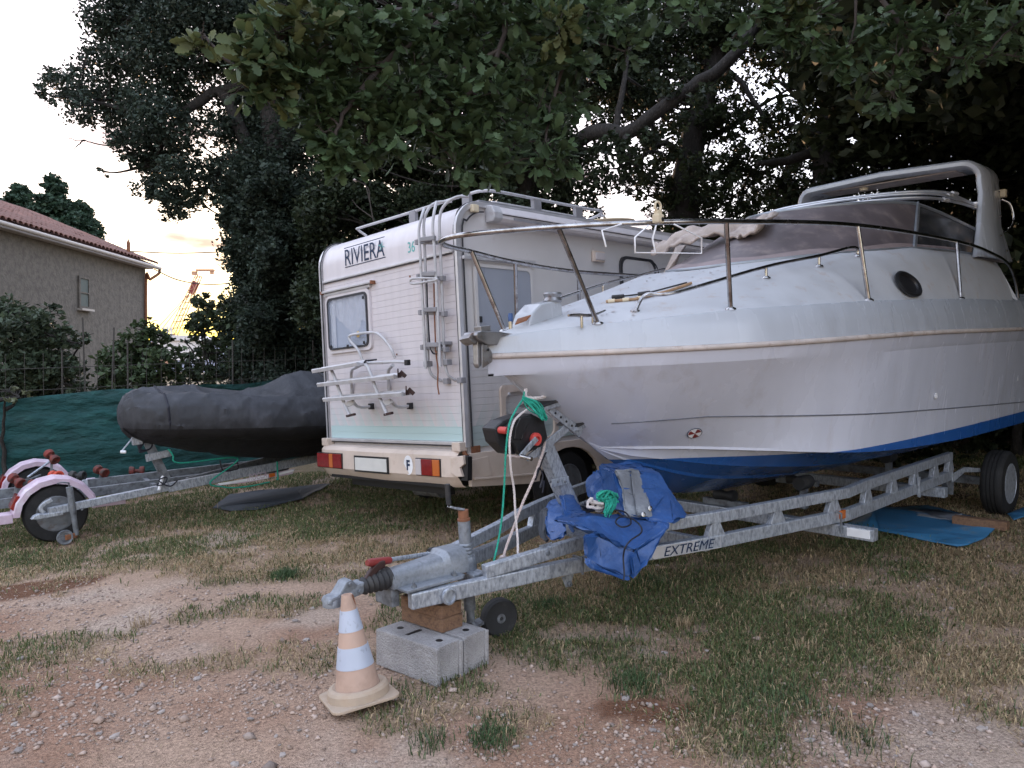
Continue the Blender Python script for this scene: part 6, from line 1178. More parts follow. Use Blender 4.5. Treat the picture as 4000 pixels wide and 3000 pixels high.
MB().beam([(0, -.1, .36), (0, 1.85, .36)], .07, .07).build('axle', 'galv_old', rt, bev=.005); MB().beam([(-1.0, -.1, .38), (-1.0, 1.85, .38)], .06, .08).build('cross_beam', 'galv_old', rt, bev=.005); MB().beam([(1.0, .3, .38), (1.0, 1.0, .40)], .05, .06).build('cross_beam', 'galv_old', rt, bev=.005)
def roller(p, ax, r_=.055, L=.16, mt_='roller_red'):
    ax = np.array(ax, float)/np.linalg.norm(ax); o = MB().lathe([(.010, -L*.5), (r_*.9, -L*.5), (r_, -L*.42), (r_*.86, -L*.18), (.02, -L*.14), (.02, L*.14), (r_*.86, L*.18), (r_, L*.42), (r_*.9, L*.5), (r_*.6, L*.5), (r_*.55, L*.44), (.012, L*.44)], p, ax, 16).build('roller', mt_, rt, smooth=35); return o
for (x, y, ax, mt_, t) in ((640, 265, (.5, -1, -.7), 'roller_red', .9), (205, 560, (.55, -1, -.5), 'roller_red', .35), (410, 590, (1, -.6, .1), 'black_rubber', .3), (470, 600, (1, -.7, .1), 'roller_red', .25), (690, 500, (.35, -1, .05), 'roller_bright', .45), (955, 500, (.9, -.8, -.05), 'black_rubber', .7), (1250, 445, (.5, -1, -.35), 'roller_red', .9), (1690, 440, (1, -.35, -.05), 'roller_red', .9)):
    p = bp(x, y, t); roller(p, ax, mt_=mt_); MB().beam([p+np.array([0, 0, -.02]), np.array([p[0]-.03, p[1], .42])], .025, .02, up=(0, 1, 0)).build('roller_bracket', 'galv_old', rt)
MB().tube([bp(620, 320, .9), bp(340, 520, .75)], .012, 7).build('swing_arm', 'galvanised', rt); MB().tube([bp(500, 490, .9), bp(330, 560, .8)], .010, 6).build('swing_arm', 'galv_old', rt)
MB().tube([bp(1430, 780, .3), bp(1700, 655, .5)], .014, 6).build('brace', 'galv_old', rt); MB().box(bp(1050, 615, .1), (.05, .04, .11)).build('lamp_bracket', 'galvanised', rt, bev=.004)
o4 = bp(2330, 620, .40); text('lettering', 'ROCCA', 'brass_old', rt, (2.0, .405, .385), (1, 0, 0), (0, 0, 1), .06, .3, shear=.2)
MB().prism([(1.75, .415, .36), (2.6, .44, .38), (2.6, .44, .44), (1.75, .415, .42)], (0, -.012, 0)).build('dark_strip', 'red_dark', rt)
# ------------------------------------------------------------------ vegetation
def leaf_cloud(cl, per, size, col, colv=.35, flat=.55, thin=None, shape='oval'):
    """cl rows: x y z rx ry rz dens ; returns vertex, face, colour arrays of folded leaves"""
    Vs, Cs = [], []
    for (x, y, z, rx, ry, rz, dn) in cl:
        n = max(4, int(per*dn)); nt = max(3, n//14)
        d = rng.normal(size=(nt, 3)); d /= np.linalg.norm(d, axis=1)[:, None]; tw = d*(.25+.80*rng.random((nt, 1))**.5)*np.array([rx, ry, rz])+np.array([x, y, z])   # twig tips
        k = rng.integers(0, nt, n); p = tw[k]+rng.normal(size=(n, 3))*np.array([rx, ry, rz])*.14*(1+.4*rng.random((n, 1)))
        a = rng.normal(size=(n, 3)); a[:, 2] *= .7; a /= np.linalg.norm(a, axis=1)[:, None]; b = rng.normal(size=(n, 3)); b[:, 2] *= flat; b -= a*np.sum(a*b, 1)[:, None]; b /= np.linalg.norm(b, axis=1)[:, None]; nn = np.cross(a, b)
        L = size*(.6+.8*rng.random((n, 1))); w = L*.30
        Vs.append(np.stack([p-a*L*.5, p+b*w+nn*L*.10, p+a*L*.5, p-b*w+nn*L*.10], 1))
        ct = (1-colv+2*colv*rng.random((nt, 1)))[k]*(.8+.4*rng.random((n, 1))); Cs.append(np.repeat((np.array(col)*ct)[:, None], 4, 1))
    V = np.concatenate(Vs).reshape(-1, 3); C = np.concatenate(Cs).reshape(-1, 3); n = len(V)//4
    F = (np.array([[0, 1, 2], [0, 2, 3]])[None]+4*np.arange(n)[:, None, None]).reshape(-1, 3); return V, F, C
def limb(mb, pts, r0, r1, n=8, wob=.0):
    P = catm(pts, 5); k = len(P); P = [p+np.array([random.uniform(-wob, wob) for _ in range(3)]) for p in P]
    mb.tube(P, [r0+(r1-r0)*(i/(k-1))**.8 for i in range(k)], n)
def tree(name, lab, base, trunks, clumps, per, size, col, group=None, cat='tree', colv=.35, leafmat='leaf', twigs=1.0, flat=.55):
    t = thing(name, lab, cat, None, group); base = np.array(base, float); t.location = base; B0 = base
    mb = MB()
    for (pts, r0, r1) in trunks: limb(mb, [np.array(p)-B0 for p in pts], r0, r1, 9, .015)
    # thin boughs from the nearest limb point to every clump
    allp = np.concatenate([np.array(catm([np.array(p)-B0 for p in pts], 4)) for pts, _, _ in trunks])
    cl = [(*(np.array(c[:3])-B0), *c[3:]) for c in clumps]
    for c in cl:
        if random.random() > twigs: continue
        q = np.array(c[:3]); d = np.linalg.norm(allp-q, axis=1)+.6*np.clip(allp[:, 2]-q[2], 0, None); s = allp[np.argmin(d)]; m_ = (s+q)/2+np.array([random.uniform(-.15, .15), random.uniform(-.15, .15), -.10*np.linalg.norm(q-s)]); limb(mb, [s, m_, q], .035, .008, 5)
        for _ in range(4):
            e = q+np.array([random.uniform(-1, 1)*c[3], random.uniform(-1, 1)*c[4], random.uniform(-1, 1)*c[5]])*.9; limb(mb, [q*.6+m_*.4, (q+e)/2, e], .010, .003, 4)
    mb.build('trunk', 'bark', t, smooth=60, fix=False); V, F, C = leaf_cloud(cl, per, size, col, colv, flat); tag(raw_mesh('crown', V, F, [leafmat], t, C), kind='stuff'); return t
def cl_px(rows, depth, spread=.9, jit=.5):         # clumps from the outline seen in the photo; depth is the tree's own distance
    out = []
    for r_ in rows:
        px, py, rr = r_[:3]; dn = r_[3] if len(r_) > 3 else 1.0; D = (r_[4] if len(r_) > 4 else depth)+random.uniform(-jit, jit); p = at(px, py, D); R_ = rr/3000*D; out.append((*p, R_, R_*spread+.15, R_*.9, (dn**.75)*(rr/100)**2))
    return out
# --- big evergreen oak behind the camper, left part against the sky
rows = [(430, 70, 95), (540, 30, 110), (660, 80, 130), (800, 40, 140), (940, 90, 150), (1080, 60, 150), (1220, 90, 160), (470, 190, 105), (590, 210, 110), (730, 230, 120), (880, 250, 110, .8), (1030, 260, 130), (1180, 260, 150), (1320, 220, 150),
  (250, 340, 60, .8), (180, 365, 32, .8), (215, 300, 30, .8), (330, 320, 75, .9), (400, 400, 85), (300, 420, 70, .8), (480, 330, 90), (570, 420, 90), (500, 490, 75), (660, 350, 90), (640, 480, 95), (760, 390, 75, .5), (420, 240, 60, .7), (335, 235, 34, .6), (345, 190, 20, .6),
  (570, 560, 85), (660, 590, 90), (480, 570, 55, .8), (600, 650, 70), (560, 640, 45, .7), (700, 680, 75), (640, 740, 62), (570, 745, 45, .7), (690, 790, 55), (665, 840, 40, .8), (400, 672, 18, .5), (740, 770, 55, .7), (770, 560, 50, .5), (800, 640, 55, .45), (790, 480, 70, .6),
  (960, 420, 110, .9), (1080, 420, 140), (1200, 420, 150), (870, 500, 60, .5), (900, 700, 95, .8), (840, 740, 60, .6), (960, 560, 100, .7), (1060, 560, 120), (1180, 600, 150), (1010, 690, 120), (920, 820, 65), (880, 850, 35, .7), (950, 900, 60), (920, 900, 30, .5), (935, 970, 38), (950, 1050, 40, .8), (955, 1110, 40)]
rows = [(a[0], a[1], a[2], (a[3] if len(a) > 3 else 1.0)*(.62 if a[0] < 820 and a[1] > 150 else 1)) for a in rows]
for yy in range(760, 1480, 85):
    for xx in range(980, 1330, 95): rows.append((xx+random.uniform(-25, 25), yy+random.uniform(-25, 25), 85, 1.25))
for yy in range(680, 1500, 70): rows += [(1000+random.uniform(-30, 30), yy, 60, 1.1, 13.5), (1070+random.uniform(-30, 30), yy+30, 60, 1.1, 13.5)]
D0 = 14.5; oak = cl_px(rows, D0, 1.0, .8)
tb = at(1010, 1700, D0); tb[2] = float(gz(tb[0], tb[1]))
T_ = lambda x, y, d=D0: at(x, y, d)
tree('evergreen_oak', 'huge dark evergreen oak overgrown with ivy, spreading over the fence', tb, [([tb, T_(1020, 1300), T_(1060, 900), T_(1080, 600), T_(1040, 300), T_(980, -60)], .42, .16), ([T_(1060, 800), T_(960, 560), T_(860, 360), T_(730, 430), T_(560, 440), T_(300, 380)], .17, .03), ([T_(960, 330), T_(800, 380), T_(680, 480), T_(600, 640)], .11, .03), ([T_(1070, 700), T_(1180, 400), T_(1260, 100)], .16, .05), ([T_(980, 560), T_(880, 640), T_(820, 720), T_(700, 780)], .09, .02), ([T_(1000, 300), T_(800, 150), T_(520, 60)], .12, .03)],
     oak, 2700, .078, (.034, .050, .036), colv=.45)
# bare dead twigs at its upper left
tw = thing('dead_branch', 'bare leafless twigs sticking out at the top of the evergreen oak', 'branch'); mb = MB(); tw.location = T_(420, 90); o0 = T_(420, 90)
for pts in (([(430, 95), (380, 60), (330, 40), (290, 10)]), ([(380, 60), (350, 30), (340, -20)]), ([(330, 40), (300, 50), (280, 45)]), ([(400, 80), (370, 110), (360, 130)]), ([(350, 50), (320, 20), (295, -10)]), ([(500, 560), (400, 565), (330, 550), (270, 540), (240, 500)]), ([(330, 550), (300, 570), (285, 590)])): limb(mb, [T_(x, y)-o0 for x, y in pts], .018, .005, 5, .02)
mb.build('twig', 'twig', tw)
# --- trees behind the boat
def bgtree(lab, basepx, D, trunks, rows, per, size, col, **k):
    b = at(basepx, 1750, D); b[2] = float(gz(b[0], b[1])); return tree('oak_tree', lab, b, [([at(x, y, d) if y < 1700 else b for x, y, d in pts], r0, r1) for pts, r0, r1 in trunks], cl_px(rows, D, 1.1, .9), per, size, col, 'trees behind the boat', **k)
rows = []
for yy in range(-60, 330, 95):
    for xx in range(1330, 2500, 105): rows.append((xx+random.uniform(-30, 30), yy+random.uniform(-30, 30), 90, 1.1))
for yy in range(330, 830, 90):
    for xx in range(1330, 2250, 105): rows.append((xx+random.uniform(-30, 30), yy+random.uniform(-30, 30), 85, 1.25 if yy > 420 else 1))
for yy in range(820, 1250, 100):
    for xx in range(1250, 1900, 110): rows.append((xx, yy, 90, 1.3))
rows += [(xx, yy, 48, .7, 11.9) for xx, yy in ((2330, 470), (2420, 460), (2500, 400), (2380, 570), (2460, 590), (2540, 540), (2600, 380), (2680, 290), (2740, 380), (2300, 590), (2450, 700), (2360, 660), (2520, 660), (2820, 300), (2640, 480))]
rows += [(2290, 640, 60, .5), (2330, 720, 60, .5), (2260, 760, 70, .8), (2200, 850, 70), (2320, 800, 45, .5), (2300, 880, 55, .7)]
bgtree('ivy-clad oak with a thick crooked limb behind the motorhome roof', 2080, 13.0, [([(0, 1750, 0), (2040, 1200, 13), (2060, 700, 13), (2150, 540, 12.6)], .34, .2), ([(2060, 720, 13), (2300, 525, 12), (2450, 520, 11.6), (2560, 440, 11.4), (2700, 340, 11.3), (2860, 230, 11.2), (2980, 40, 11.2)], .13, .08), ([(2450, 520, 11.6), (2440, 560, 11.5), (2420, 620, 11.5)], .06, .05), ([(2150, 560, 12.6), (2220, 300, 12.6), (2290, 0, 12.6)], .15, .07), ([(2400, 530, 11.7), (2440, 300, 11.8), (2480, 60, 12)], .06, .02)], rows, 1500, .08, (.028, .040, .020), colv=.5)
rows = []
for yy in range(-60, 260, 85):
    for xx in range(2480, 3450, 95): rows.append((xx+random.uniform(-35, 35), yy+random.uniform(-30, 30), 80, 1.0 if xx > 2700 else .75))
rows += [(xx+random.uniform(-25, 25), yy+random.uniform(-25, 25), 58, .75) for xx in range(2330, 2800, 78) for yy in range(120, 440, 80)]+[(xx+random.uniform(-25, 25), yy+random.uniform(-25, 25), 52, .55) for xx in range(2520, 3250, 80) for yy in range(440, 800, 80)]
rows += [(2400, 180, 60, .8), (2340, 260, 55, .7), (2560, 380, 60, .5), (2640, 450, 60, .4), (2480, 480, 45, .4), (2900, 360, 60, .5), (2820, 440, 55, .4), (3050, 450, 60, .4), (3180, 430, 55, .5), (2960, 640, 55, .5), (2520, 290, 60, .6), (2450, 380, 55, .5), (2580, 600, 60, .35), (2620, 750, 60, .9), (2560, 680, 45, .4), (2700, 560, 60, .5), (2780, 480, 60, .5), (2750, 640, 60, .6), (2850, 560, 60, .5), (2900, 660, 60, .6), (2980, 560, 60, .45), (3080, 560, 60, .5), (3060, 640, 60, .6), (3160, 520, 55, .5), (3120, 400, 50, .4), (2950, 450, 45, .3), (2860, 400, 35, .25), (3000, 320, 50, .4), (3120, 300, 60, .6), (2820, 720, 70, .9), (2960, 740, 70, .9), (3080, 720, 70, .9), (2720, 760, 70, 1), (2560, 830, 45, .7), (2480, 740, 40, .5), (2450, 640, 40, .5), (2600, 900, 55, 1.1), (2420, 720, 35, .4)]
for yy in (820, 900, 980):
    for xx in range(2640, 3300, 85): rows.append((xx, yy+random.uniform(-20, 20), 65, .85))
bgtree('oak with ivy thick on its straight trunk, sky showing through its leaves', 2660, 14.0, [([(0, 1750, 0), (2680, 1100, 14), (2670, 820, 14), (2690, 640, 14), (2740, 420, 13.8), (2800, 200, 13.8), (2830, -80, 13.8)], .36, .16), ([(2690, 640, 14), (2600, 560, 13.6), (2520, 600, 13.4)], .10, .03), ([(2790, 240, 13.8), (2900, 330, 13.6), (3000, 480, 13.5), (3100, 560, 13.5)], .07, .02), ([(2700, 560, 14), (2850, 500, 14), (2960, 420, 14), (3080, 350, 14)], .07, .02), ([(2740, 700, 14), (2900, 660, 14), (3050, 700, 14)], .06, .02)], rows, 1300, .08, (.030, .042, .018), colv=.5)
rows = []
for yy in range(-60, 980, 90):
    for xx in range(3250, 4150, 95):
        if yy < 330 or xx > 3420 or random.random() < .5: rows.append((xx+random.uniform(-30, 30), yy+random.uniform(-30, 30), 80, 1.1 if xx > 3450 else .6))
for yy in range(980, 1700, 110):
    for xx in range(3650, 4250, 110): rows.append((xx, yy, 90, 1.0))
bgtree('dense dark oak with a thick upright trunk beside the radar arch', 3270, 13.0, [([(0, 1750, 0), (3270, 1200, 13), (3260, 800, 13), (3240, 560, 13), (3290, 300, 13), (3330, 0, 13)], .38, .22), ([(3250, 560, 13), (3100, 620, 12.8), (2960, 640, 12.6)], .12, .04), ([(3270, 640, 13), (3420, 560, 12.8), (3600, 420, 12.5)], .16, .06), ([(3260, 760, 13), (3380, 700, 13), (3500, 640, 13)], .12, .05), ([(3260, 480, 13), (3180, 520, 13), (3080, 480, 13)], .09, .03)], rows, 1000, .09, (.020, .028, .014), colv=.5)
# overhead canopy and side hedge to the right (continues out of view; shades the boat's stern)
cl = []
for k in range(330):
    x, y = random.uniform(2.8, 13), random.uniform(2.6, 13); z = 4.5+random.uniform(0, 2.6)+.10*(x-3)
    if x/y > .42 or z > 1.6+.52*y: cl.append((x, y, z, .9, .9, .5, 1.5))
for k in range(300): cl.append((random.uniform(7.8, 11), random.uniform(.5, 13), random.uniform(.3, 6), .8, .8, .8, 1.6))
tb = (9.2, 9.4, float(gz(9.2, 9.4))); tree('oak_tree', 'broad dark oak whose boughs hang low over the stern of the boat', tb, [([tb, (9.1, 9.3, 2.2), (8.9, 9.2, 4.6), (8.6, 9, 7)], .36, .18), ([(9, 9.2, 3.6), (7.6, 8, 4.8), (5.6, 6.4, 5.4), (4.2, 5.2, 5.6)], .18, .05), ([(9, 9.2, 3.8), (8.2, 6.5, 5.0), (7.4, 4.6, 5.4)], .16, .05), ([(8.9, 9.2, 4.2), (9.6, 10.8, 5.4), (10.5, 11.8, 6)], .15, .05)], cl, 330, .19, (.030, .040, .018), 'trees behind the boat', twigs=.3)
# far hedge closing the view between trunks, low
for (x0, x1, D, y0, y1, lab, sz, cc) in ((2250, 4300, 19.0, 980, 1500, 'far dark hedge showing between the trunks', .10, (.030, .040, .018)), (3250, 4700, 10.6, 1250, 1830, 'low dark shrubs growing close behind the boat trailer wheel', .11, (.022, .030, .014)), (2350, 4500, 13.6, 1330, 1800, 'low dark hedge running behind the parked boat', .10, (.030, .040, .018)),):
    rows = [(xx+random.uniform(-30, 30), yy, 75, .9) for xx in range(x0, x1, 95) for yy in range(y0, y1, 90)]; b = at((x0+x1)/2, 1600, D); b[2] = float(gz(b[0], b[1]))
    tree('hedge', lab, b, [([b, b+np.array([0, 0, 1.2])], .08, .03)], cl_px(rows, D, 1.2, 1.0), 300, sz, cc, cat='hedge', twigs=0)
# --- bushes along the fence
def bush(lab, D, rows, per, size, col, basepx, name='bush', **k):
    b = at(basepx, 1700, D); b[2] = float(gz(b[0], b[1])); cl = cl_px(rows, D, 1.2, .4); tr = [([b, b+np.array([.1*random.uniform(-1, 1), 0, .8]), np.array(cl[i][:3])], .04, .012) for i in range(0, len(cl), 4)]
    return tree(name, lab, b, tr, cl, per, size, col, 'shrubs along the fence', cat='bush', **k)
bush('large grey-green bush growing against the house wall by the fence end', 13.0, [(40, 1240, 80), (130, 1270, 75), (60, 1340, 90), (170, 1350, 80), (250, 1320, 55, .7), (20, 1430, 90), (110, 1440, 90), (210, 1430, 75), (290, 1440, 50, .7), (310, 1340, 25, .5), (60, 1520, 80), (160, 1530, 80), (250, 1520, 70), (330, 1540, 40, .7), (20, 1200, 40, .7), (200, 1220, 35, .6), (340, 1310, 14, .4)], 1000, .105, (.050, .070, .042), 120)
bush('rounded green bush in front of the house corner', 13.5, [(560, 1290, 45, .9), (520, 1340, 55), (600, 1340, 60), (480, 1400, 60), (560, 1410, 70), (640, 1400, 60), (440, 1450, 50), (520, 1480, 60), (610, 1480, 65), (680, 1450, 45), (585, 1255, 16, .5), (650, 1310, 25, .6), (470, 1490, 50), (430, 1500, 45)], 1100, .10, (.052, .078, .036), 560)
bush('tall dark shrub with pointed leaves rising beside the crane', 15.0, [(770, 1180, 35, .6), (810, 1160, 30, .6), (800, 1230, 55, .9), (850, 1250, 60), (780, 1290, 45, .8), (880, 1190, 40), (740, 1260, 18, .5), (720, 1330, 18, .4), (850, 1340, 70), (930, 1250, 70), (930, 1350, 70), (790, 1390, 60), (730, 1410, 35, .7), (880, 1430, 70), (800, 1460, 60), (960, 1440, 70), (720, 1470, 40)], 1000, .105, (.046, .066, .034), 840)
bush('low leafy bush behind the netting next to the covered dinghy', 14.6, [(1020, 1350, 60), (1080, 1400, 65), (1010, 1440, 60), (1100, 1330, 50), (1160, 1400, 60), (1090, 1470, 50), (1180, 1470, 50), (1220, 1400, 50), (1230, 1300, 50)], 900, .10, (.055, .085, .036), 1090)
bush('small weeds with pale stems at the open end of the netting', 10.2, [(25, 1560, 35, .6), (70, 1540, 30, .5), (10, 1520, 30, .5)], 300, .07, (.10, .11, .06), 30)
# --- conifers behind the house
def conifer(lab, top, D, w, hpx, seed):
    rg = random.Random(seed); tip = at(*top, D); H = hpx/3000*D; base = np.array([tip[0], tip[1], 0.]); t = thing('conifer', lab, 'tree', None, 'conifers behind the house'); t.location = base; mb = MB().tube([(0, 0, 0), (0, 0, tip[2]*.6), (0, 0, tip[2])], [.25, .15, .02], 7); cl = []
    for k in range(260):
        q = rg.random()**.8; z = tip[2]-q*H; R_ = w/3000*D*(q**.7)*(.6+.6*rg.random()); a = rg.random()*6.3; e = np.array([R_*math.cos(a), R_*math.sin(a), z+.04*R_]); cl.append((*e, .30+.30*q, .30+.30*q, .16+.12*q, .55+q)); cl.append((*(e*np.array([.5, .5, 1])), .3+.25*q, .3+.25*q, .2, .5+q))
        if k % 4 == 0: mb.tube([(0, 0, z-.2), e], .025, 4)
    mb.build('trunk', 'bark', t, fix=False); V, F, C = leaf_cloud(cl, 110, .2, (.034, .066, .042), .4); tag(raw_mesh('crown', V, F, ['leaf'], t, C), kind='stuff')
conifer('tall pointed blue-green conifer rising above the tiled roof', (205, 690), 34, 190, 520, 1); conifer('shorter blue-green conifer beside the taller one behind the roof', (75, 730), 36, 170, 400, 2); conifer('blue-green conifer partly hidden by the roof slope', (315, 800), 35, 90, 300, 5)
b = at(415, 965, 30); tree('shrub', 'small shrub tip showing just over the roof edge', (b[0], b[1], 0), [([(b[0], b[1], 0), b], .05, .02)], [(*b, .25, .25, .3, .5)], 200, .09, (.08, .09, .04), cat='bush')
# --- overhanging oak branch close by, lobed leaves
def oak_leaf_mesh(kind):
    L = 1.0; pr = [(0, .02), (.12, .05), (.22, .17), (.30, .12), (.42, .26), (.52, .17), (.64, .30), (.74, .20), (.86, .20), (.95, .08), (1.0, 0)] if kind == 0 else [(0, .02), (.15, .06), (.26, .20), (.34, .13), (.48, .29), (.58, .19), (.72, .27), (.80, .17), (.92, .13), (1, 0)]
    V = []; Fc = []
    for i, (x, w) in enumerate(pr):
        dz = -.10*math.sin(x*2.6)-.05*x*x*(1 if kind else -1); V += [(x, w, dz+.28*w), (x, 0, dz), (x, -w, dz+.28*w)]
    for i in range(len(pr)-1):
        a = 3*i; Fc += [(a, a+1, a+4), (a, a+4, a+3), (a+1, a+2, a+5), (a+1, a+5, a+4)]
    return np.array(V), np.array(Fc)
OL = [oak_leaf_mesh(0), oak_leaf_mesh(1)]
br = thing('oak_branch', 'leafy oak branch with lobed leaves hanging down over the motorhome', 'branch'); bo = at(1700, -250, 4.3); br.location = bo; mb = MB()
def bpt(x, y, d): return at(x, y, d)-bo
arms = [([(2300, -420, 5.0), (2000, -200, 4.6), (1750, 60, 4.3), (1500, 250, 4.0), (1340, 450, 3.8), (1300, 600, 3.8)], .035, .006), ([(1750, 60, 4.3), (1450, 40, 4.0), (1150, 120, 3.7), (950, 260, 3.6), (800, 150, 3.6), (740, 130, 3.6)], .02, .004), ([(1500, 250, 4.0), (1250, 230, 3.8), (1020, 260, 3.6)], .014, .004), ([(2000, -200, 4.6), (1950, 200, 4.3), (1800, 400, 4.2), (1700, 560, 4.2)], .022, .005), ([(2000, -200, 4.6), (2200, 150, 4.5), (2150, 420, 4.4), (2130, 620, 4.3)], .02, .005), ([(1950, 200, 4.3), (1600, 380, 4.1), (1450, 560, 4.0)], .014, .004), ([(2300, -420, 5.0), (2750, -150, 4.6), (3050, 60, 4.4), (3180, 160, 4.4)], .03, .004), ([(2750, -150, 4.6), (3350, -60, 4.4), (3550, 150, 4.3), (3700, 220, 4.3), (3850, 230, 4.4)], .02, .004), ([(3350, -60, 4.4), (3330, 130, 4.4), (3280, 230, 4.4)], .010, .003), ([(3550, 150, 4.3), (3480, 300, 4.3), (3490, 390, 4.3)], .010, .003)]
for pts, r0, r1 in arms: limb(mb, [bpt(*p) for p in pts], r0, r1, 6, .008)
mb.build('branch', 'twig', br, smooth=60, fix=False)
spots = [(1080, 130, 120, 3.6, 60, 1), (1200, 60, 120, 3.7, 60, 1.6), (960, 230, 70, 3.55, 30, 1), (1000, 330, 90, 3.6, 40, 1), (1060, 250, 100, 3.6, 45, 1), (1120, 330, 60, 3.7, 20, .8), (1080, 380, 30, 3.6, 6, 1), (790, 150, 50, 3.6, 12, 1.5), (800, 215, 25, 3.6, 3, 1), (1300, 170, 130, 3.8, 70, 1), (1420, 80, 130, 3.9, 70, .7), (1250, 290, 110, 3.8, 60, 1), (1400, 270, 130, 3.9, 70, .8), (1550, 150, 140, 4.1, 80, .5), (1700, 100, 140, 4.3, 80, .45), (1850, 60, 140, 4.3, 80, .45), (2000, 80, 140, 4.4, 80, .7), (2130, 60, 120, 4.4, 60, 1.2), (2180, 110, 80, 4.3, 40, 1.4), (2250, 150, 110, 4.5, 50, .6), (2380, 100, 110, 4.6, 50, .5), (1240, 440, 60, 3.8, 30, 1.2), (1270, 520, 60, 3.8, 35, 1.1), (1340, 420, 110, 3.9, 55, .8), (1480, 400, 120, 4.0, 60, .7), (1320, 600, 55, 3.8, 30, 1.1), (1345, 650, 40, 3.8, 14, 1), (1420, 560, 90, 3.95, 45, .9), (1530, 520, 100, 4.0, 50, .8), (1640, 380, 130, 4.1, 60, .6), (1620, 500, 110, 4.1, 50, .8), (1720, 520, 100, 4.2, 45, .7), (1780, 420, 120, 4.2, 55, .6), (1900, 300, 140, 4.3, 70, .5), (1920, 440, 110, 4.3, 50, .7), (2040, 300, 130, 4.4, 60, .6), (2100, 430, 110, 4.4, 45, .6), (1880, 560, 90, 4.2, 35, .7), (2010, 560, 90, 4.3, 32, .6), (2140, 560, 70, 4.3, 26, .9), (2120, 640, 55, 4.3, 16, .9), (2190, 620, 45, 4.3, 12, .8), (2220, 400, 90, 4.5, 36, .6), (1650, 250, 140, 4.2, 70, .5), (1800, 220, 140, 4.3, 70, .4), (2260, 260, 90, 4.5, 40, .6), (1780, 650, 60, 4.2, 16, .6), (1920, 660, 60, 4.3, 16, .6), (2300, 30, 120, 4.7, 50, .6), (2600, 20, 110, 4.7, 46, .7), (2740, 60, 80, 4.6, 26, .9),
         (2960, 60, 90, 4.4, 40, 1), (3080, 50, 100, 4.4, 46, 1.3), (3180, 60, 90, 4.4, 40, 1.1), (3060, 130, 70, 4.4, 28, 1), (3170, 150, 60, 4.4, 20, 1), (2860, 150, 45, 4.5, 10, .6), (3300, 200, 55, 4.4, 20, .6), (3280, 250, 40, 4.4, 12, .7), (3450, 80, 90, 4.4, 36, .5), (3560, 100, 100, 4.3, 40, .6), (3500, 230, 80, 4.3, 26, .6), (3620, 200, 70, 4.3, 22, .5), (3750, 200, 90, 4.3, 30, .6), (3850, 230, 70, 4.4, 20, .7), (3960, 220, 60, 4.4, 14, .5), (3490, 370, 55, 4.3, 12, .7), (3420, 280, 60, 4.3, 14, .5), (3700, 60, 110, 4.3, 34, .4), (3850, 80, 110, 4.4, 34, .4), (3960, 100, 90, 4.4, 26, .4), (2440, 200, 60, 4.6, 16, .5)]
LV = []                                             # (position, x axis, y axis, size, colour, kind)
for (px, py, rp, D, n, bright) in spots:
    c = bpt(px, py, D); R_ = rp/3000*D; ng = max(1, n//3)
    for g in range(ng):
        d = rng.normal(size=3); d /= np.linalg.norm(d); tip = c+d*R_*(.2+.8*rng.random())*np.array([1, 1.2, 1]); out = d*np.array([1, 1, .5])+np.array([0, -.3, -.25]); out /= np.linalg.norm(out)
        for k in range(6):
            ax = out+rng.normal(size=3)*.75; ax /= np.linalg.norm(ax); up = np.array([0, -.35, 1.0])+rng.normal(size=3)*.55; y_ = np.cross(up, ax); y_ /= np.linalg.norm(y_)
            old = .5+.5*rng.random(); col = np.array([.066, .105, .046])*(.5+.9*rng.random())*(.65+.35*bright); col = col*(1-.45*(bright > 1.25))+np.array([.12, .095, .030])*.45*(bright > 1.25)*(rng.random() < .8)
            LV.append((tip+rng.normal(size=3)*.02, ax, y_, .066+.05*rng.random(), col, int(rng.random() < .5), D-.15*bright))
arm_pts = np.concatenate([np.array(catm([bpt(*p) for p in pts], 4)) for pts, _, _ in arms]); tw_ = MB()
for (px, py, rp, D, n, bright) in spots:
    c = bpt(px, py, D); q = arm_pts[np.argmin(np.linalg.norm(arm_pts-c, axis=1))]; limb(tw_, [q, (q+c)/2+np.array([0, 0, .02]), c], .007, .004, 5, .004)
    for k in range(5):
        e = c+rng.normal(size=3)*rp/3000*D*.6; limb(tw_, [c, (c+e)/2+np.array([0, 0, .012]), e], .0038, .0018, 4, .003)
tw_.build('twigs', 'twig', br, fix=False)['kind'] = 'stuff'
LV.sort(key=lambda q: (q[6]-q[3]*6))
V_, F_, C_ = [], [], []; nb0 = 0; crown = None
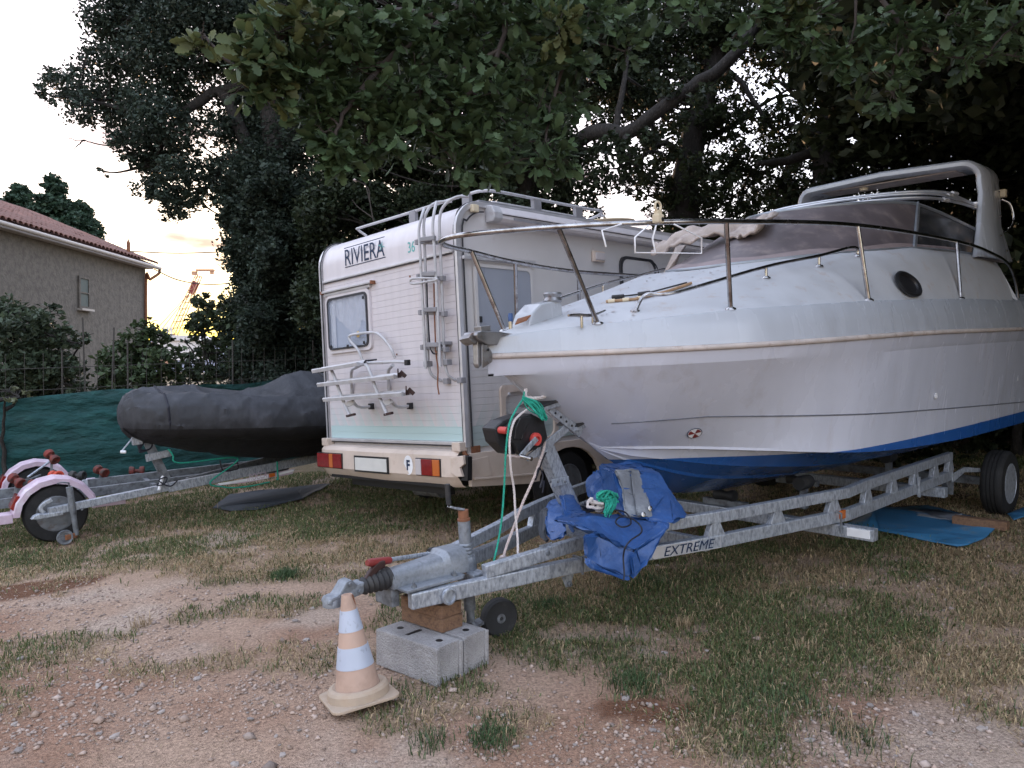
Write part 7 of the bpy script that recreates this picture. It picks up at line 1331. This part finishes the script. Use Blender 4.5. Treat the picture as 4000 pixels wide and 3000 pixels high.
crown = MB().tube([bpt(1700, -240, 4.3), bpt(1690, -200, 4.3)], .01, 5).build('crown', 'twig', br)
protos = []
for k in range(2):
    for tone in range(4):
        v, f = OL[k]; me_o = raw_mesh('leaf', v, f, ['oak_leaf'], crown, np.repeat((np.array([[.075, .10, .040], [.10, .11, .040], [.060, .095, .045], [.14, .11, .045]])[tone])[None], len(v), 0)); protos.append(me_o.data); bpy.data.objects.remove(me_o)
for i, (p, ax, y_, sz, col, kd, _) in enumerate(LV):
    z_ = np.cross(ax, y_)
    if i < 290:
        tone = 3 if col[0] > col[1] else (1 if col[0] > .075 else (0 if rng.random() < .6 else 2)); o = bpy.data.objects.new('leaf', protos[kd*4+tone]); link(o, crown); m4 = Matrix.Identity(4)
        for r_ in range(3): m4[r_][0], m4[r_][1], m4[r_][2], m4[r_][3] = ax[r_]*sz, y_[r_]*sz, z_[r_]*sz, p[r_]
        o.matrix_local = m4
    else:
        v, f = OL[kd]; Rm = np.stack([ax, y_, z_], 1); V_.append((v*sz)@Rm.T+p); F_.append(f+nb0); C_.append(np.repeat(col[None], len(v), 0)); nb0 += len(v)
tag(raw_mesh('leaves', np.concatenate(V_), np.concatenate(F_), ['oak_leaf'], br, np.concatenate(C_)), kind='stuff')
print('oak leaves', len(LV))
# thin dead stem rising behind the camper
st_ = thing('dry_weed', 'thin dry weed stalks with a seed head standing behind the motorhome roof', 'weed'); o0 = at(1450, 900, 10.5); st_.location = o0
mb = MB()
for pts in ([(1460, 870), (1445, 790), (1440, 740), (1415, 715), (1385, 703)], [(1445, 790), (1430, 730), (1410, 670)], [(1455, 850), (1400, 810), (1375, 780)]): limb(mb, [at(x, y, 10.5)-o0 for x, y in pts], .010, .004, 5)
mb.build('stem', 'twig', st_); MB().lathe([(.001, -.02), (.025, 0), (.001, .02)], at(1385, 703, 10.5)-o0, n=7).build('seed_head', 'rope_pale', st_)

print('tris', sum(sum(len(p.vertices)-2 for p in m.polygons) for m in bpy.data.meshes if m.users))
